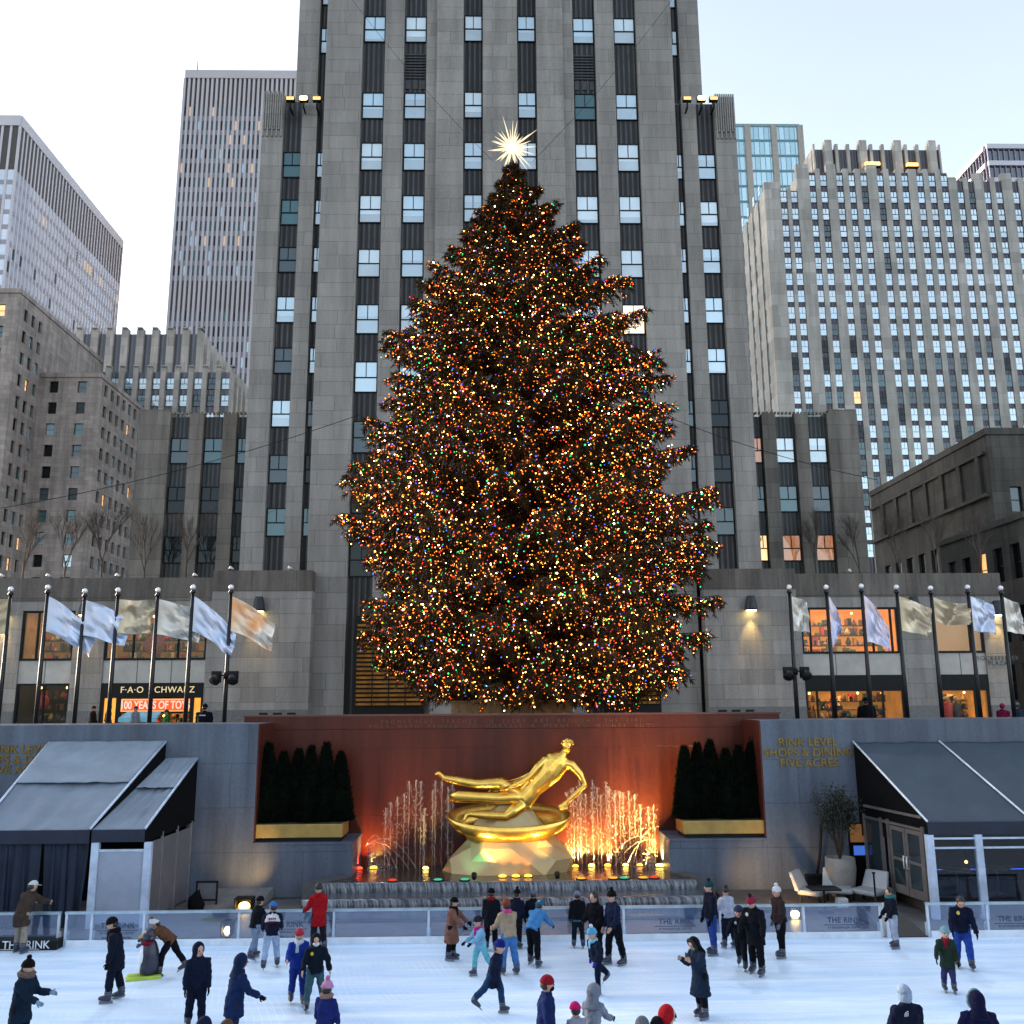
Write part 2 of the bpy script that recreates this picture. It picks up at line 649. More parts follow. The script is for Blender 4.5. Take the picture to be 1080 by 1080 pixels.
# ------------------------------------------------------------------ 1 the central skyscraper
rng = random.Random(3)
Y0 = 56.0
tower = thing('skyscraper', 'tall pale limestone skyscraper with dark vertical window bands rising behind the lit tree', 'skyscraper', (0, Y0, PLAZA))
ztop = 88.0
zof = lambda py, Y=Y0: P(531, py, Y).z
rows_px = [(14, 41.5), (94.6, 122.5), (147.7, 177), (203, 232.6), (260, 290), (318.5, 350), (379, 412), (442, 476), (505, 540), (570, 607)]
rows = [(zof(b), zof(a)) for a, b in rows_px]
zr = rows[0][0]
k = 1
while zr + 3.85 * k + 2.2 < ztop:
    rows.append((zr + 3.85 * k, zr + 3.85 * k + 1.95)); k += 1
FT = Face(0, Y0, 0)
wb = MB()
mainc = [(-9.32, -7.78), (-6.5, -4.97), (4.97, 6.5), (7.78, 9.32)]
midc = [(-2.46, -1.16), (1.16, 2.46)]
# podium-level openings behind the tree are closed with louvres; piers start at the ground
piers(wb, FT, -11.75, -4.25, PLAZA, ztop, mainc[:2], .55)
piers(wb, FT, 4.25, 11.75, PLAZA, ztop, mainc[2:], .55)
piers(wb, FT, -4.25, 4.25, PLAZA, ztop, midc, .95, .40)
wb.box(-11.75, 11.75, Y0 + .75, Y0 + 24, PLAZA, ztop)                    # core
piers(wb, FT, -13.95, -11.752, PLAZA, ztop - .01, [(-12.5, -11.752)], .55, -1.2)
piers(wb, FT, 11.752, 13.95, PLAZA, ztop - .01, [(11.752, 12.5)], .55, -1.2)
wb.box(-13.95, 13.95, Y0 + 1.95, Y0 + 23.5, PLAZA, ztop - .02)
zw = P(531, 105, 57).z
wingc = [(-14.55, -13.3), (-12.3, -11.77)], [(11.77, 12.3), (13.3, 14.55)]
piers(wb, FT, -15.95, -11.77, PLAZA, zw, wingc[0], .55, -.55)
piers(wb, FT, 11.77, 15.95, PLAZA, zw, wingc[1], .55, -.55)
wb.box(-15.95, 15.95, Y0 + 1.3, Y0 + 20, PLAZA, zw - .03)
for s in (-1, 1):                                                        # carved fins on the setback's crown
    for i in range(9):
        x = s * (14.66 + i * .15)
        wb.box(x - .045, x + .045, Y0 + .44, Y0 + .56, zw - 3.2 + (i % 2) * .5, zw + .15)
wb.build('wall', M_LIME, tower)
sp = MB()
for a, b in mainc: fbox(sp, FT, a + .002, b - .002, -.70, -.44, PLAZA, ztop - .1)
for a, b in midc: fbox(sp, FT, a + .002, b - .002, -.70, -.30, PLAZA, ztop - .1)
for s in (-1, 1):
    a, b = sorted((s * 11.77, s * 12.5)); fbox(sp, FT, a, b, -1.9, -1.62, zw, ztop - .1)
for ws in wingc:
    for a, b in ws: fbox(sp, FT, a + .002, b - .002, -1.25, -.98, PLAZA, zw - .3)
o = sp.build('spandrel', M_SPAN, tower)
zl0, zl1 = zof(92), zof(43)                                             # louvres in the tall mechanical bands
for a, b in (mainc[1], mainc[2]):
    vb = MB()
    for i in range(9):
        z = zl0 + .9 + i * .22
        vb.box(a + .08, b - .08, Y0 + .36, Y0 + .43, z, z + .1)
    for i in range(3):
        w = (b - a) / 3
        vb.box(a + w * i + .1, a + w * (i + 1) - .1, Y0 + .38, Y0 + .43, zl0 + .1, zl0 + .75)
    vb.build('louvre', pm('louvre_grey', (.05, .05, .055), .5, .3), tower)
wins = []
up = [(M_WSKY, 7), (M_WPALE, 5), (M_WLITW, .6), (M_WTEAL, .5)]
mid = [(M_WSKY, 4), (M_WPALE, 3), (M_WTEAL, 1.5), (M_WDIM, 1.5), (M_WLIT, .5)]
low = [(M_WTEAL, 3), (M_WDIM, 3), (M_WDARK, 4), (M_WORANGE, .4)]  # darker low panes: reflected dark surroundings put into the pane colour
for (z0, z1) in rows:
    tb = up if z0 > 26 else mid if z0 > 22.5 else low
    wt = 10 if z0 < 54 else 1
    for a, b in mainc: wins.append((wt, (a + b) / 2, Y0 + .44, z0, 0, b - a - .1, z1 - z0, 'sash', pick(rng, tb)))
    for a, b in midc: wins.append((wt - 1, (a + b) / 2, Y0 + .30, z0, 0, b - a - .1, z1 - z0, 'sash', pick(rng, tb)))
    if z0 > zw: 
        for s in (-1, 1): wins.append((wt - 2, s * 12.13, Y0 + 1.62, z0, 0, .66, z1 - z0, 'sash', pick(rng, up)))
wrows_px = [(161, 188), (211, 238), (261, 288), (313, 341), (367, 394.5), (422, 451), (480, 510), (536, 566)]
for a, b in wrows_px:
    z0, z1 = P(300, b, Y0 + 1).z, P(300, a, Y0 + 1).z
    for s in (-1, 1):
        if s < 0: tb = [(M_WTEAL, 5), (M_WDIM, 2), (M_WSKY, 2)] if z0 > 22 else low
        else: tb = up if z0 > 27 else mid if z0 > 23 else low
        wins.append((8, s * 13.925, Y0 + .98, z0, 0, 1.2, z1 - z0, 'sash', pick(rng, tb)))
        wins.append((7, s * 12.035, Y0 + .98, z0, 0, .5, z1 - z0, 'sash', pick(rng, up if z0 > 24 else low)))
add_windows(tower, wins)
# bronze louvred entrance screens behind the tree
M_GOLD_LV = pm('gilded_louvre', (.26, .13, .035), .35, .7, scale=1.6, var=.8, emit=(1, .45, .08), estr=.03)
for s in (-1, 1):
    x0, x1 = (PX(377, 700, Y0), PX(446, 700, Y0)) if s < 0 else (PX(642, 700, Y0), PX(693, 700, Y0))
    z0, z1 = PZ(400, 744, Y0), PZ(400, 657, Y0)
    bk = MB().box(x0 - .1, x1 + .1, Y0 - .42, Y0 - .40, PLAZA, z1 + .4)
    sc = bk.build('entrance_recess', M_BLACK, tower)
    lv = MB()
    nz = 19
    for i in range(nz):
        z = z0 + (z1 - z0) * i / nz
        lv.hexa([(x0, Y0 - .55, z), (x1, Y0 - .55, z), (x1, Y0 - .44, z + .12), (x0, Y0 - .44, z + .12)],
                [(x0, Y0 - .56, z + .03), (x1, Y0 - .56, z + .03), (x1, Y0 - .45, z + .15), (x0, Y0 - .45, z + .15)])
    lv.build('louvre_screen', M_GOLD_LV, sc)
    fr = MB()
    for i in range(5):
        x = x0 + (x1 - x0) * i / 4
        fr.box(x - .03, x + .03, Y0 - .62, Y0 - .57, z0, z1)
    fr.build('louvre_frame', M_FRAME, sc)

# roof-edge floodlights on the two setbacks
M_FLOOD = glow('floodlight_glow', (1.0, .72, .28), 3.2)
M_FLOOD2 = glow('floodlight_soft_glow', (1.0, .60, .22), .8)
for s, pxs in ((-1, (306, 320, 334)), (1, (725, 740, 753))):
    for j, px in enumerate(pxs):
        Yf = Y0 - .25
        p = P(px, 103.5, Yf)
        nm = ('pale', 'brightest', 'warm')[j if s < 0 else 2 - j]
        where = 'on the wing beside the striped tower' if s < 0 else 'on the wing beside the glass tower'
        t = thing('floodlight', f'{("outer pale", "middle and brightest", "inner warm")[j if s < 0 else 2 - j]} rooftop floodlight {where}', 'floodlight', p, 0, 'floodlights on the setback roofs')
        hs = MB().box(p.x - .28, p.x + .28, Yf, Yf + .3, p.z - .15, p.z + .15).box(p.x - .05, p.x + .05, Yf + .1, Yf + .2, p.z - .6, p.z - .15)
        hs.box(p.x - .05, p.x + .05, Yf + .12, Yf + 1.0, p.z - .62, p.z - .52)
        hs.build('housing', M_BLACK, t)
        ln = MB().box(p.x - .25, p.x + .25, Yf - .02, Yf - .004, p.z - .11, p.z + .11)
        if j == 1: ln.box(p.x - .22, p.x + .22, Yf - .03, Yf - .021, p.z - .16, p.z + .16)
        ln.build('lens', M_FLOOD if j == 1 else M_FLOOD2, t)
        if j == 1:                                                       # the pair that light the rink
            l = lamp('rink_beam', 'SPOT', p + Vector((0, -.5, .1)), 9000, (.80, .90, 1.0), .5, target=(s * 3.0, 17.0, 0), spot=34, blend=.8)
            l.parent = t; l.location = Vector((0, -.5, .1))

# ------------------------------------------------------------------ 2 the lower wings either side
for s in (-1, 1):
    Yw = 60.0
    zt = P(860, 436, Yw).z
    side = 'with teal and black windows beside the grey hotel' if s < 0 else 'with a few bright windows below the big office building'
    wg = thing('wing_building', f'low limestone wing of the skyscraper {side}', 'building', (s * 20, Yw, PLAZA))
    F = Face(0, Yw, 0)
    cols = [(16.9, 17.55), (18.45, 19.75), (20.65, 21.95)]
    if s < 0: cols = sorted((-b, -a) for a, b in cols)
    u0, u1 = (15.98, 24.0) if s > 0 else (-24.0, -15.98)
    w = MB()
    piers(w, F, u0, u1, PLAZA, zt, cols, .5)
    w.box(u0, u1, Yw + .7, Yw + 18, PLAZA, zt - .02)
    e0, e1 = (22.1, 24.0) if s > 0 else (-24.0, -22.1)
    w.box(e0, e1, Yw + .02, Yw + 3, zt, zt + .3)
    for i in range(30):                                                  # little crest of bird spikes and fluting
        x = u0 + .1 + i * (u1 - u0 - .2) / 30
        w.box(x, x + .12, Yw + .05, Yw + .3, zt, zt + .14)
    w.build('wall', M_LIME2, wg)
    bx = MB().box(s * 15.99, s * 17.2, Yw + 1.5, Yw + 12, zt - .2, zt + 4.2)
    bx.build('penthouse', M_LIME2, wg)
    spn = MB()
    for a, b in cols: fbox(spn, F, a + .002, b - .002, -.65, -.38, PLAZA, zt - .15)
    spn.build('spandrel', M_SPAN2, wg)
    ws = []
    rr = [(460, 487), (511, 539), (563, 591), (617, 640)]
    tabs = {-1: [[M_WDIM, M_WTEAL, M_WTEAL], [M_WDARK] * 3, [M_WDARK] * 3, [M_WDARK] * 3],
            1: [[M_WORANGE, M_WPALE, M_WPALE], [M_WDIM, M_WTEAL, M_WDIM], [M_WLIT, M_WORANGE, M_WORANGE], [M_WDARK] * 3]}
    for i, (a, b) in enumerate(rr):
        z0, z1 = P(860, b, Yw).z, P(860, a, Yw).z
        for j, (ca, cb) in enumerate(cols):
            ws.append((1, (ca + cb) / 2, Yw + .38, z0, 0, cb - ca - .06, z1 - z0, 'sash', tabs[s][i][j]))
    add_windows(wg, ws)


# ------------------------------------------------------------------ generic tower for the far blocks
def box_face_windows(ws, F, cols, zs, h, tabs, depth, weight, style='small', rng=rng, skip=0.0):
    for (a, b) in cols:
        for z in zs:
            if rng.random() < skip: continue
            p = F((a + b) / 2, -depth, z)
            ws.append((weight(p), p[0], p[1], p[2], F.a, (b - a) - .04, h, style, pick(rng, tabs)))


# 3 grey hotel at the left: side walls facing +x and front walls facing the camera, three stepped blocks
M_HOTEL = stone('hotel_stone', (.36, .315, .29), 1.2, .55, mortar=.01, stain=.4)
hot = thing('hotel_building', 'grey brown stone hotel with rows of small sash windows in stepped blocks', 'building', (-40, 80, PLAZA))
hb, hw = MB(), []
hsp = [(M_WTEAL, 3), (M_WDIM, 4), (M_WDARK, 2), (M_WSKY, 1.6), (M_WLIT, .8)]


def punched(wb, ws, F, u0, u1, z0, z1, cols, zs, h, tab, weight, depth=.3, base=True):
    """wall with punched openings: piers, and bands between the window rows"""
    piers(wb, F, u0, u1, z0, z1, cols, depth)
    for a, b in cols:
        last = z0
        for z in zs:
            if z > last: fbox(wb, F, a, b, -depth, -.004, last, z)
            last = z + h
        if z1 > last: fbox(wb, F, a, b, -depth, -.004, last, z1)
    fbox(wb, F, u0 + .45, u1 - .45, -depth - .35, -depth - .1, z0, z1 - .05)
    box_face_windows(ws, F, cols, zs, h, tab, depth, weight)


def colset(u0, u1, n, w, lead=None):
    st = (u1 - u0) / n
    return [(u0 + st * (i + .5) - w / 2, u0 + st * (i + .5) + w / 2) for i in range(n)]


near = lambda p: -abs(p[1]) - .3 * abs(p[0])
hy1, hy2, hy3 = 105.0, 111.5, 128.0
hx1 = PX(19, 307, hy1) + .3
hx2 = PX(107, 395, hy2)
zA, zB = P(22, 309, hy1).z, P(107, 398, hy2).z
rise = 2.72
zsA = [z for z in (zA - 2.9 - rise * i for i in range(16)) if z > PLAZA + 1][::-1]
zsB = [z for z in (zB - 2.0 - rise * i for i in range(14)) if z > PLAZA + 1][::-1]
# block A: front face from far left to hx1, side face back to the bay
F = Face(hx1 - 16, hy1, 0); punched(hb, hw, F, 0, 16, PLAZA, zA, [(1.2, 2.4), (4.2, 5.4), (7.2, 8.4), (10.2, 11.4), (13.2, 14.4)], zsA, 1.5, hsp, near)
F = Face(hx1, hy1, PI / 2); punched(hb, hw, F, .305, 24, PLAZA, zA, colset(.9, 6.3, 3, .85), zsA, 1.5, hsp, near)
# block B: projecting bay further along
F = Face(hx1 + .01, hy2, 0)
wB = hx2 - hx1 - .01
punched(hb, hw, F, 0, wB, PLAZA, zB, [(wB * .24 - .55, wB * .24 + .55), (wB * .70 - .55, wB * .70 + .55)], zsB, 1.5, hsp, near)
F = Face(hx2, hy2, PI / 2)
punched(hb, hw, F, .305, hy3 - hy2, PLAZA, zB, colset(.8, hy3 - hy2 - .3, 8, .95), zsB, 1.5, hsp, near)
hb.box(hx1 - 15.5, hx1 - .7, hy1 + .7, hy1 + 24, PLAZA, zA - .1)
hb.box(hx1 + .5, hx2 - .7, hy2 + .7, hy3, PLAZA, zB - .1)
for (x0, x1, y0, y1, z) in ((hx1 - 16, hx1 + .12, hy1 - .12, hy1 + .1, zA), (hx1 - .1, hx1 + .12, hy1 + .1, hy1 + 24, zA), (hx1 + .13, hx2 + .12, hy2 - .12, hy2 + .1, zB), (hx2 - .1, hx2 + .12, hy2 + .1, hy3, zB)):
    hb.box(x0, x1, y0, y1, z - .02, z + .55)
hb.box(hx1 - 9, hx1 - 5.5, hy1 + 4, hy1 + 9, zA, zA + 2.3)
hb.build('wall', M_HOTEL, hot)
add_windows(hot, hw)

# 4 stepped pale limestone building behind it
M_LIMEP = stone('pale_far_stone', (.42, .385, .35), 3, 1.4, stain=.3)
YD = 130.0
st = thing('stepped_building', 'pale limestone office building with two crenellated steps between the hotel and the striped tower', 'building', (PX(170, 400, YD), YD, PLAZA))
sb, ss, sw = MB(), MB(), []
xa, xb, zt1 = PX(68, 350, YD + 8), PX(212, 350, YD + 8), P(140, 347, YD + 8).z
F = Face(0, YD + 8, 0)
cols = colset(xa, xb, 9, 1.25)
piers(sb, F, xa, xb, PLAZA, zt1, cols, .8)
for a, b in cols: fbox(ss, F, a, b, -1.2, -.6, PLAZA, zt1 - .6)
sb.box(xa, xb - .8, YD + 9, YD + 40, PLAZA, zt1 - 1)
F2 = Face(xb, YD + 8, PI / 2); piers(sb, F2, .81, 32, PLAZA, zt1, colset(1, 32, 9, 1.6), .5)
for a, b in cols:
    sb.box(b + .1, b + .9, YD + 7.7, YD + 8.6, zt1, zt1 + .22)
xc, xd, zt2 = PX(70, 390, YD), PX(245, 390, YD), P(180, 387, YD).z
F = Face(0, YD, 0)
cols = colset(xc, xd, 12, 1.3)
piers(sb, F, xc, xd, PLAZA, zt2, cols, .8)
for a, b in cols: fbox(ss, F, a, b, -1.2, -.6, PLAZA, zt2 - .6)
for a, b in cols: sb.box(b + .1, b + .8, YD - .25, YD + .6, zt2, zt2 + .2)
sb.box(xc, xd - .8, YD + 1, YD + 38, PLAZA, zt2 - 1)
F2 = Face(xd, YD, PI / 2); piers(sb, F2, .81, 8, PLAZA, zt2, colset(1, 8, 3, 1.5), .5)
sb.build('wall', M_LIMEP, st)
ss.build('spandrel', ribbed('grey_spandrel', (.10, .105, .12), (.22, .23, .25), .8), st)
box_face_windows(sw, F, cols, [P(180, y, YD).z for y in (409.5, 427.5, 446, 464)], 1.75, [(M_WPALE, 5), (M_WSKY, 3), (M_WDIM, 1.5)], .6, near, 'sash')
add_windows(st, sw)


# 5, 6 striped towers: white fins, dark glass, thin floor bands
def striped(root, F, u0, u1, z0, z1, n, finw, find, mats, floors, tab, cap, most=100, band=None):
    fin, gl, ws = MB(), MB(), []
    st_ = (u1 - u0) / n
    for i in range(n + 1):
        u = u0 + st_ * i
        fbox(fin, F, u - finw / 2, u + finw / 2, -.2, find, z0, z1)
    fbox(fin, F, u0, u1, -.2, find + .06, z1, z1 + cap)
    zs = [z0 + (z1 - z0) * i / floors for i in range(floors)]
    fh = (z1 - z0) / floors
    for z in zs:
        fbox(gl, F, u0, u1, -.25, .02, z, z + fh * .36)
    return fin, gl, zs, fh, st_


M_FARLIT = glassy('pane_far_lit', (.4, .3, .2), .15, emit=(1.0, .6, .28), estr=.22)
M_FIN = pm('pale_fin', (.52, .48, .50), .6, var=.1, scale=.1)
M_FINW = pm('white_fin', (.60, .57, .61), .6, var=.1, scale=.1)
M_SPG = pm('grey_band', (.34, .33, .38), .5, var=.15, scale=.2)
far_tab = [(M_WDIM, 5), (M_WDARK, 3), (M_WTEAL, 2), (M_WSKY, 1)]


def far_tower(name, label, faces, z1, mats, finw, find, bandmat, floors, mech, litrows, corebox, tab=far_tab, finmat=M_FIN, most=100, cap=2.0, bandh=.40):
    """faces: (Face, u0, u1, n columns)"""
    c = corebox
    root = thing(name, label, 'skyscraper', ((c[0] + c[1]) / 2, c[2], PLAZA))
    fin, gl, ws = MB(), MB(), []
    mechs = [MB() for _ in mech]
    z0 = PLAZA
    fh = (z1 - z0) / floors
    for F, u0, u1, n in faces:
        st_ = (u1 - u0) / n
        for i in range(n + 1):
            fbox(fin, F, u0 + st_ * i - finw / 2, u0 + st_ * i + finw / 2, 0, find, z0, z1)
        fbox(fin, F, u0, u1, 0, find + .1, z1, z1 + cap)
        for i in range(floors):
            z = z0 + fh * i
            hit = [j for j, (a, b) in enumerate(mech) if a <= (i + .5) / floors < b]
            if hit:
                fbox(mechs[hit[0]], F, u0, u1, 0, .06, z, z + fh)
                continue
            fbox(gl, F, u0, u1, 0, .08, z, z + fh * bandh)
            for k in range(n):
                u = u0 + st_ * (k + .5)
                p = F(u, .07, z + fh * bandh)
                lit = any(a <= (i + .5) / floors < b and rng.random() < pr for a, b, pr in litrows)
                m = M_FARLIT if lit else pick(rng, tab)
                w = st_ - finw
                d = -.03
                ws.append((F, u, z + fh * bandh, w, fh * (1 - bandh), m, near(p)))
    core = MB().box(c[0], c[1], c[2], c[3], z0, z1)
    core.box(c[0] + 4, c[1] - 4, c[2] + 4, c[3] - 4, z1, z1 + cap + 2)
    core.build('wall', pm('far_core_wall', (.16, .16, .18), .6, var=.1, scale=.1), root)
    fin.build('fin', finmat, root)
    gl.build('floor_band', bandmat, root)
    for mech_mb in mechs: mech_mb.build('plant_floor', pm('plant_floor_dark', (.09, .075, .075), .7), root)
    ws.sort(key=lambda a: -a[6])
    off = wloc(root)
    cache = {}
    for F, u, z, w, h, m, _ in ws[:most]:
        k = (round(w, 2), round(h, 2))
        if k not in cache:
            q = MB(); q.quad((-w / 2, 0, 0), (w / 2, 0, 0), (w / 2, 0, h), (-w / 2, 0, h))
            cache[k] = q.mesh('window', M_WDIM)
        o = bpy.data.objects.new('window', cache[k])
        COL.objects.link(o); o.parent = root
        o.location = Vector(F(u, .04, z)) - off
        o.rotation_euler.z = F.a
        o.material_slots[0].link = 'OBJECT'; o.material_slots[0].material = m
    mats_, mbr = [], MB()
    for F, u, z, w, h, m, _ in ws[most:]:
        if m not in mats_: mats_.append(m)
        mbr.cur = mats_.index(m)
        mbr.quad(F(u - w / 2, .04, z), F(u + w / 2, .04, z), F(u + w / 2, .04, z + h), F(u - w / 2, .04, z + h))
    if mbr.f:
        o = mbr.build('window', mats_, root); o['kind'] = 'stuff'
    return root


# tall striped tower left of the skyscraper
YT = 185.0
x0, x1 = PX(184, 250, YT), PX(330, 250, YT)
zt = P(250, 84, YT).z
r = far_tower('striped_tower', 'tall mauve grey office tower of thin vertical stripes standing beside the skyscraper', [(Face(0, YT, 0), x0, x1, 29)], zt, None, .5, .45,
          M_SPG, 40, [(.945, 1.0), (.60, .655)], [(.80, .945, .16), (.69, .72, .2)], (x0, x1, YT + .002, YT + 30), finmat=M_FIN, bandh=.34)
mb = MB(); mb.tube((x0 + 1.2, YT + 4, zt + 2), (x0 + 1, YT + 4, zt + 7.5), .16, .08, 6)
mb.build('antenna', M_BLACK, r)
# slab tower at the far left, front face and long side face
YS = 150.0
xs = PX(22, 129, YS)
zt = P(22, 133, YS).z
M_REFL = glassy('pane_bright_reflection', (.56, .58, .68), .30)  # bright and brown reflections painted in as pane base colours
M_REFB = glassy('pane_brown_reflection', (.24, .17, .14), .12)
far_tower('slab_tower', 'pale slab tower with fine vertical ribs standing beyond the grey brown hotel', [(Face(0, YS, 0), xs - 24, xs, 16), (Face(xs, YS, PI / 2), 0, 46, 36)], zt, None, .40, .16,
          M_SPG, 36, [(.91, 1.0)], [(.86, .9, .03)], (xs - 24, xs - .002, YS + .002, YS + 46), tab=[(M_REFL, 9), (M_WDIM, .3), (M_REFB, .3)], finmat=M_FINW, bandh=.3)

# glass tower, teal
YG = 220.0
x0, x1 = PX(770, 180, YG), PX(846, 180, YG)
zt = P(820, 134, YG).z
M_TEALG = glassy('teal_curtain_glass', (.10, .36, .42), .35)
M_TEALG2 = glassy('light_teal_curtain_glass', (.22, .52, .58), .4)
g = far_tower('glass_tower', 'teal glass office tower with two pale stone ribs beside the skyscraper', [(Face(0, YG, 0), x0, x1, 14)], zt, None, .14, .1,
          pm('teal_band', (.08, .24, .28), .3), 34, [], [], (x0, x1, YG + .002, YG + 26), tab=[(M_TEALG, 5), (M_TEALG2, 3)], finmat=pm('teal_mullion', (.2, .34, .38), .4), bandh=.16, cap=.8)
mb = MB()
for px in (790.5, 818.5, 846.5):
    xx = PX(px, 180, YG)
    mb.box(xx - .75, xx + .75, YG - .5, YG - .12, PLAZA, zt + .4)
mb.build('rib', pm('tan_rib', (.40, .36, .31), .7), g)

# dark tower with white bands at the right edge
YK = 175.0
xk = PX(1040, 153, YK)
zt = P(1060, 153, YK).z
dk = thing('banded_tower', 'dark office tower wrapped in white horizontal bands behind the big office building', 'skyscraper', (xk + 12, YK, PLAZA))
core, bands, fins = MB(), MB(), MB()
core.box(xk, xk + 30, YK, YK + 34, PLAZA, zt - .02)
fh = 3.9
nfl = int((zt - PLAZA) / fh)
for F, L in ((Face(xk, YK, 0), 30), (Face(xk, YK + 34, -PI / 2), 33.4)):
    for i in range(nfl):
        z = zt - fh * i
        fbox(bands, F, -.15, L + .1, .004, .5, z - 1.05, z)
    nn = int(L / 1.15)
    for j in range(nn + 1):
        fbox(fins, F, L * j / nn - .07, L * j / nn + .07, .003, .3, PLAZA, zt - 1.06)
core.build('wall', glassy('dark_ribbon_glass', (.02, .02, .035), .12), dk)
bands.build('floor_band', pm('white_band', (.58, .58, .66), .5, var=.08), dk)
fins.build('mullion', pm('pale_mullion', (.3, .28, .36), .5), dk)

# ------------------------------------------------------------------ 7 big limestone office building at the right
YB = 120.0
big = thing('office_building', 'big grey limestone office building with a stepped crown and a grid of pale windows', 'building', (PX(940, 300, YB), YB, PLAZA))
bw_, bs, bwin = MB(), MB(), []
M_BIG = stone('big_block_stone', (.45, .425, .39), 3, 1.6, stain=.3)
M_SPB = ribbed('plum_spandrel', (.055, .05, .06), (.17, .155, .18), .5)
FB = Face(0, YB, 0)
def bx(px, py=330): return PX(px, py, YB)
# columns by photo pixel at y=330 (groups of two and three)
cpx = [(831.5, 839), (843, 850.5), (864, 871), (876, 883.5), (893.5, 901), (907, 914), (920, 927.5), (938, 945), (951, 958.5), (964.5, 972), (981, 988.5), (994, 1001.5), (1007.5, 1015), (1024, 1031), (1036, 1043), (1053, 1060), (1065.5, 1073), (1084, 1091), (1097, 1104), (1115, 1122)]
bc = [(bx(a), bx(b)) for a, b in cpx]
xl = bx(814.5)
xr = bx(1140)
zlow = P(830, 199, YB).z      # shoulder at the outer columns
zmid = P(920, 180, YB).z
zcr = P(920, 152, YB + 6).z
nb = len(bc)
for i, (a, b) in enumerate(bc):
    pa = xl if i == 0 else bc[i - 1][1]
    zt = zlow if i < 2 else zmid if i < 13 else zlow + 1.6
    fbox(bw_, FB, pa, a, -.7, 0, PLAZA, zt + (1.0 if a - pa > 1.3 else .3))
    fbox(bs, FB, a, b, -.68, -.2, PLAZA, zt - .2)
fbox(bw_, FB, bc[-1][1], xr, -.7, 0, PLAZA, zlow + 2)
bw_.box(xl + 1.0, xr, YB + .9, YB + 45, PLAZA, zlow - 1)
bw_.box(bc[1][1] + .2, bc[12][1] + 1, YB + .9, YB + 38, PLAZA, zmid - .5)
# crown
xc0, xc1 = PX(858, 160, YB + 6), PX(992, 160, YB + 6)
FC = Face(0, YB + 6, 0)
cc = colset(xc0, xc1, 11, 1.3)
piers(bw_, FC, xc0, xc1, zmid - 6, zcr, cc, .7)
for i, (a, b) in enumerate(cc):
    if i % 3 == 0: bw_.box(b + .1, b + 1.2, YB + 5.7, YB + 6.5, zmid, zcr + .5)
bw_.box(xc0, xc1, YB + 7, YB + 30, zmid - 6, zcr - .4)
for a, b in cc: fbox(bs, FC, a, b, -.9, -.4, zmid - 5, zcr - .7)
FL = Face(xl, YB + 45, -PI / 2)                                        # flank catching the low western light
lc = colset(1.5, 43.5, 14, .95)
piers(bw_, FL, 0, 44.28, PLAZA, zlow, lc, .35)
for a, b in lc: fbox(bs, FL, a, b, -.6, -.22, PLAZA, zlow - .8)
bw_.build('wall', M_BIG, big)
bs.build('spandrel', M_SPB, big)
zs = []
y = 186.5
zrow = [P(920, yy, YB).z for yy in (195.5, 213, 231, 249, 266, 283, 300, 318, 335.5, 353, 371, 389, 407, 425, 443, 461, 479, 497, 515, 533, 551, 569, 587)]
bigup = [(M_WPALE, 7), (M_WSKY, 3), (M_WDIM, .3)]
biglo = [(M_WPALE, 3), (M_WSKY, 4), (M_WTEAL, 2), (M_WDIM, 3), (M_WDARK, 1), (M_WLIT, .25)]
for r_, z in enumerate(zrow):
    for i, (a, b) in enumerate(bc):
        if r_ < 1 and (i < 2 or i > 12): continue
        tab = bigup if r_ < 10 else biglo
        p = FB((a + b) / 2, -.19, z)
        bwin.append((1000 - r_, p[0], p[1], z - .1, 0, b - a - .02, 1.8, 'sash', pick(rng, tab)))
for z in zrow:
    for a, b in lc:
        p = FL((a + b) / 2, -.21, z)
        bwin.append((1, p[0], p[1], z, -PI / 2, b - a - .05, 1.55, 'small', pick(rng, bigup)))
add_windows(big, bwin)
for px, py, nm in ((920.5, 172.5, 'wider'), (962.5, 173.5, 'smaller')):
    p = P(px, py, YB + 5)
    t = thing('crown_lamp', f'{nm} glowing orange roof lamp on the stepped crown of the office building', 'lamp', p, 0, 'roof lamps on the crown')
    k = 1.2 if nm == 'wider' else .9
    MB().box(p.x - k, p.x + k, p.y, p.y + .5, p.z - .5, p.z - .25).build('housing', M_BLACK, t)
    MB().box(p.x - k * .9, p.x + k * .9, p.y - .05, p.y + .4, p.z - .25, p.z + .25).build('lens', glow('amber_glow', (1, .55, .12), 2.2), t)

# ------------------------------------------------------------------ 8 low dark buildings at the right edge
M_DARKST = stone('sooty_stone', (.095, .09, .085), 2.2, .9, stain=.5)
M_DARKW = stone('sooty_stone_front', (.095, .088, .08), 2.2, .9, stain=.5)
lb = thing('low_building', 'dark sooty stone building with a long roofline dropping towards the limestone wing', 'building', (45, 76, PLAZA))
ya, yb2 = 70.0, 93.0
xq = PX(1040, 458, ya)
zq = P(1040, 458, ya).z
wbb, wl = MB(), []
F = Face(xq, yb2, -PI / 2)
L = yb2 - ya - .305
tabd = [(M_WDARK, 5), (M_WDIM, 2), (M_WLIT, .5)]
cols = colset(1.5, L - 1.5, 8, 1.3)
zz = [PLAZA + 2 + 3.4 * i for i in range(4)]
punched(wbb, wl, F, 0, L, PLAZA, zq, cols, zz, 2.2, tabd, near)
wbb.box(xq + .5, xq + 22, ya + .8, yb2, PLAZA, zq - .02)
wbb.box(xq - .12, xq + 22, ya - .1, ya + .2, zq - .02, zq + .5)
wbb.box(xq - .12, xq + .2, ya + .2, yb2, zq - .02, zq + .5)
F = Face(xq, ya, 0)
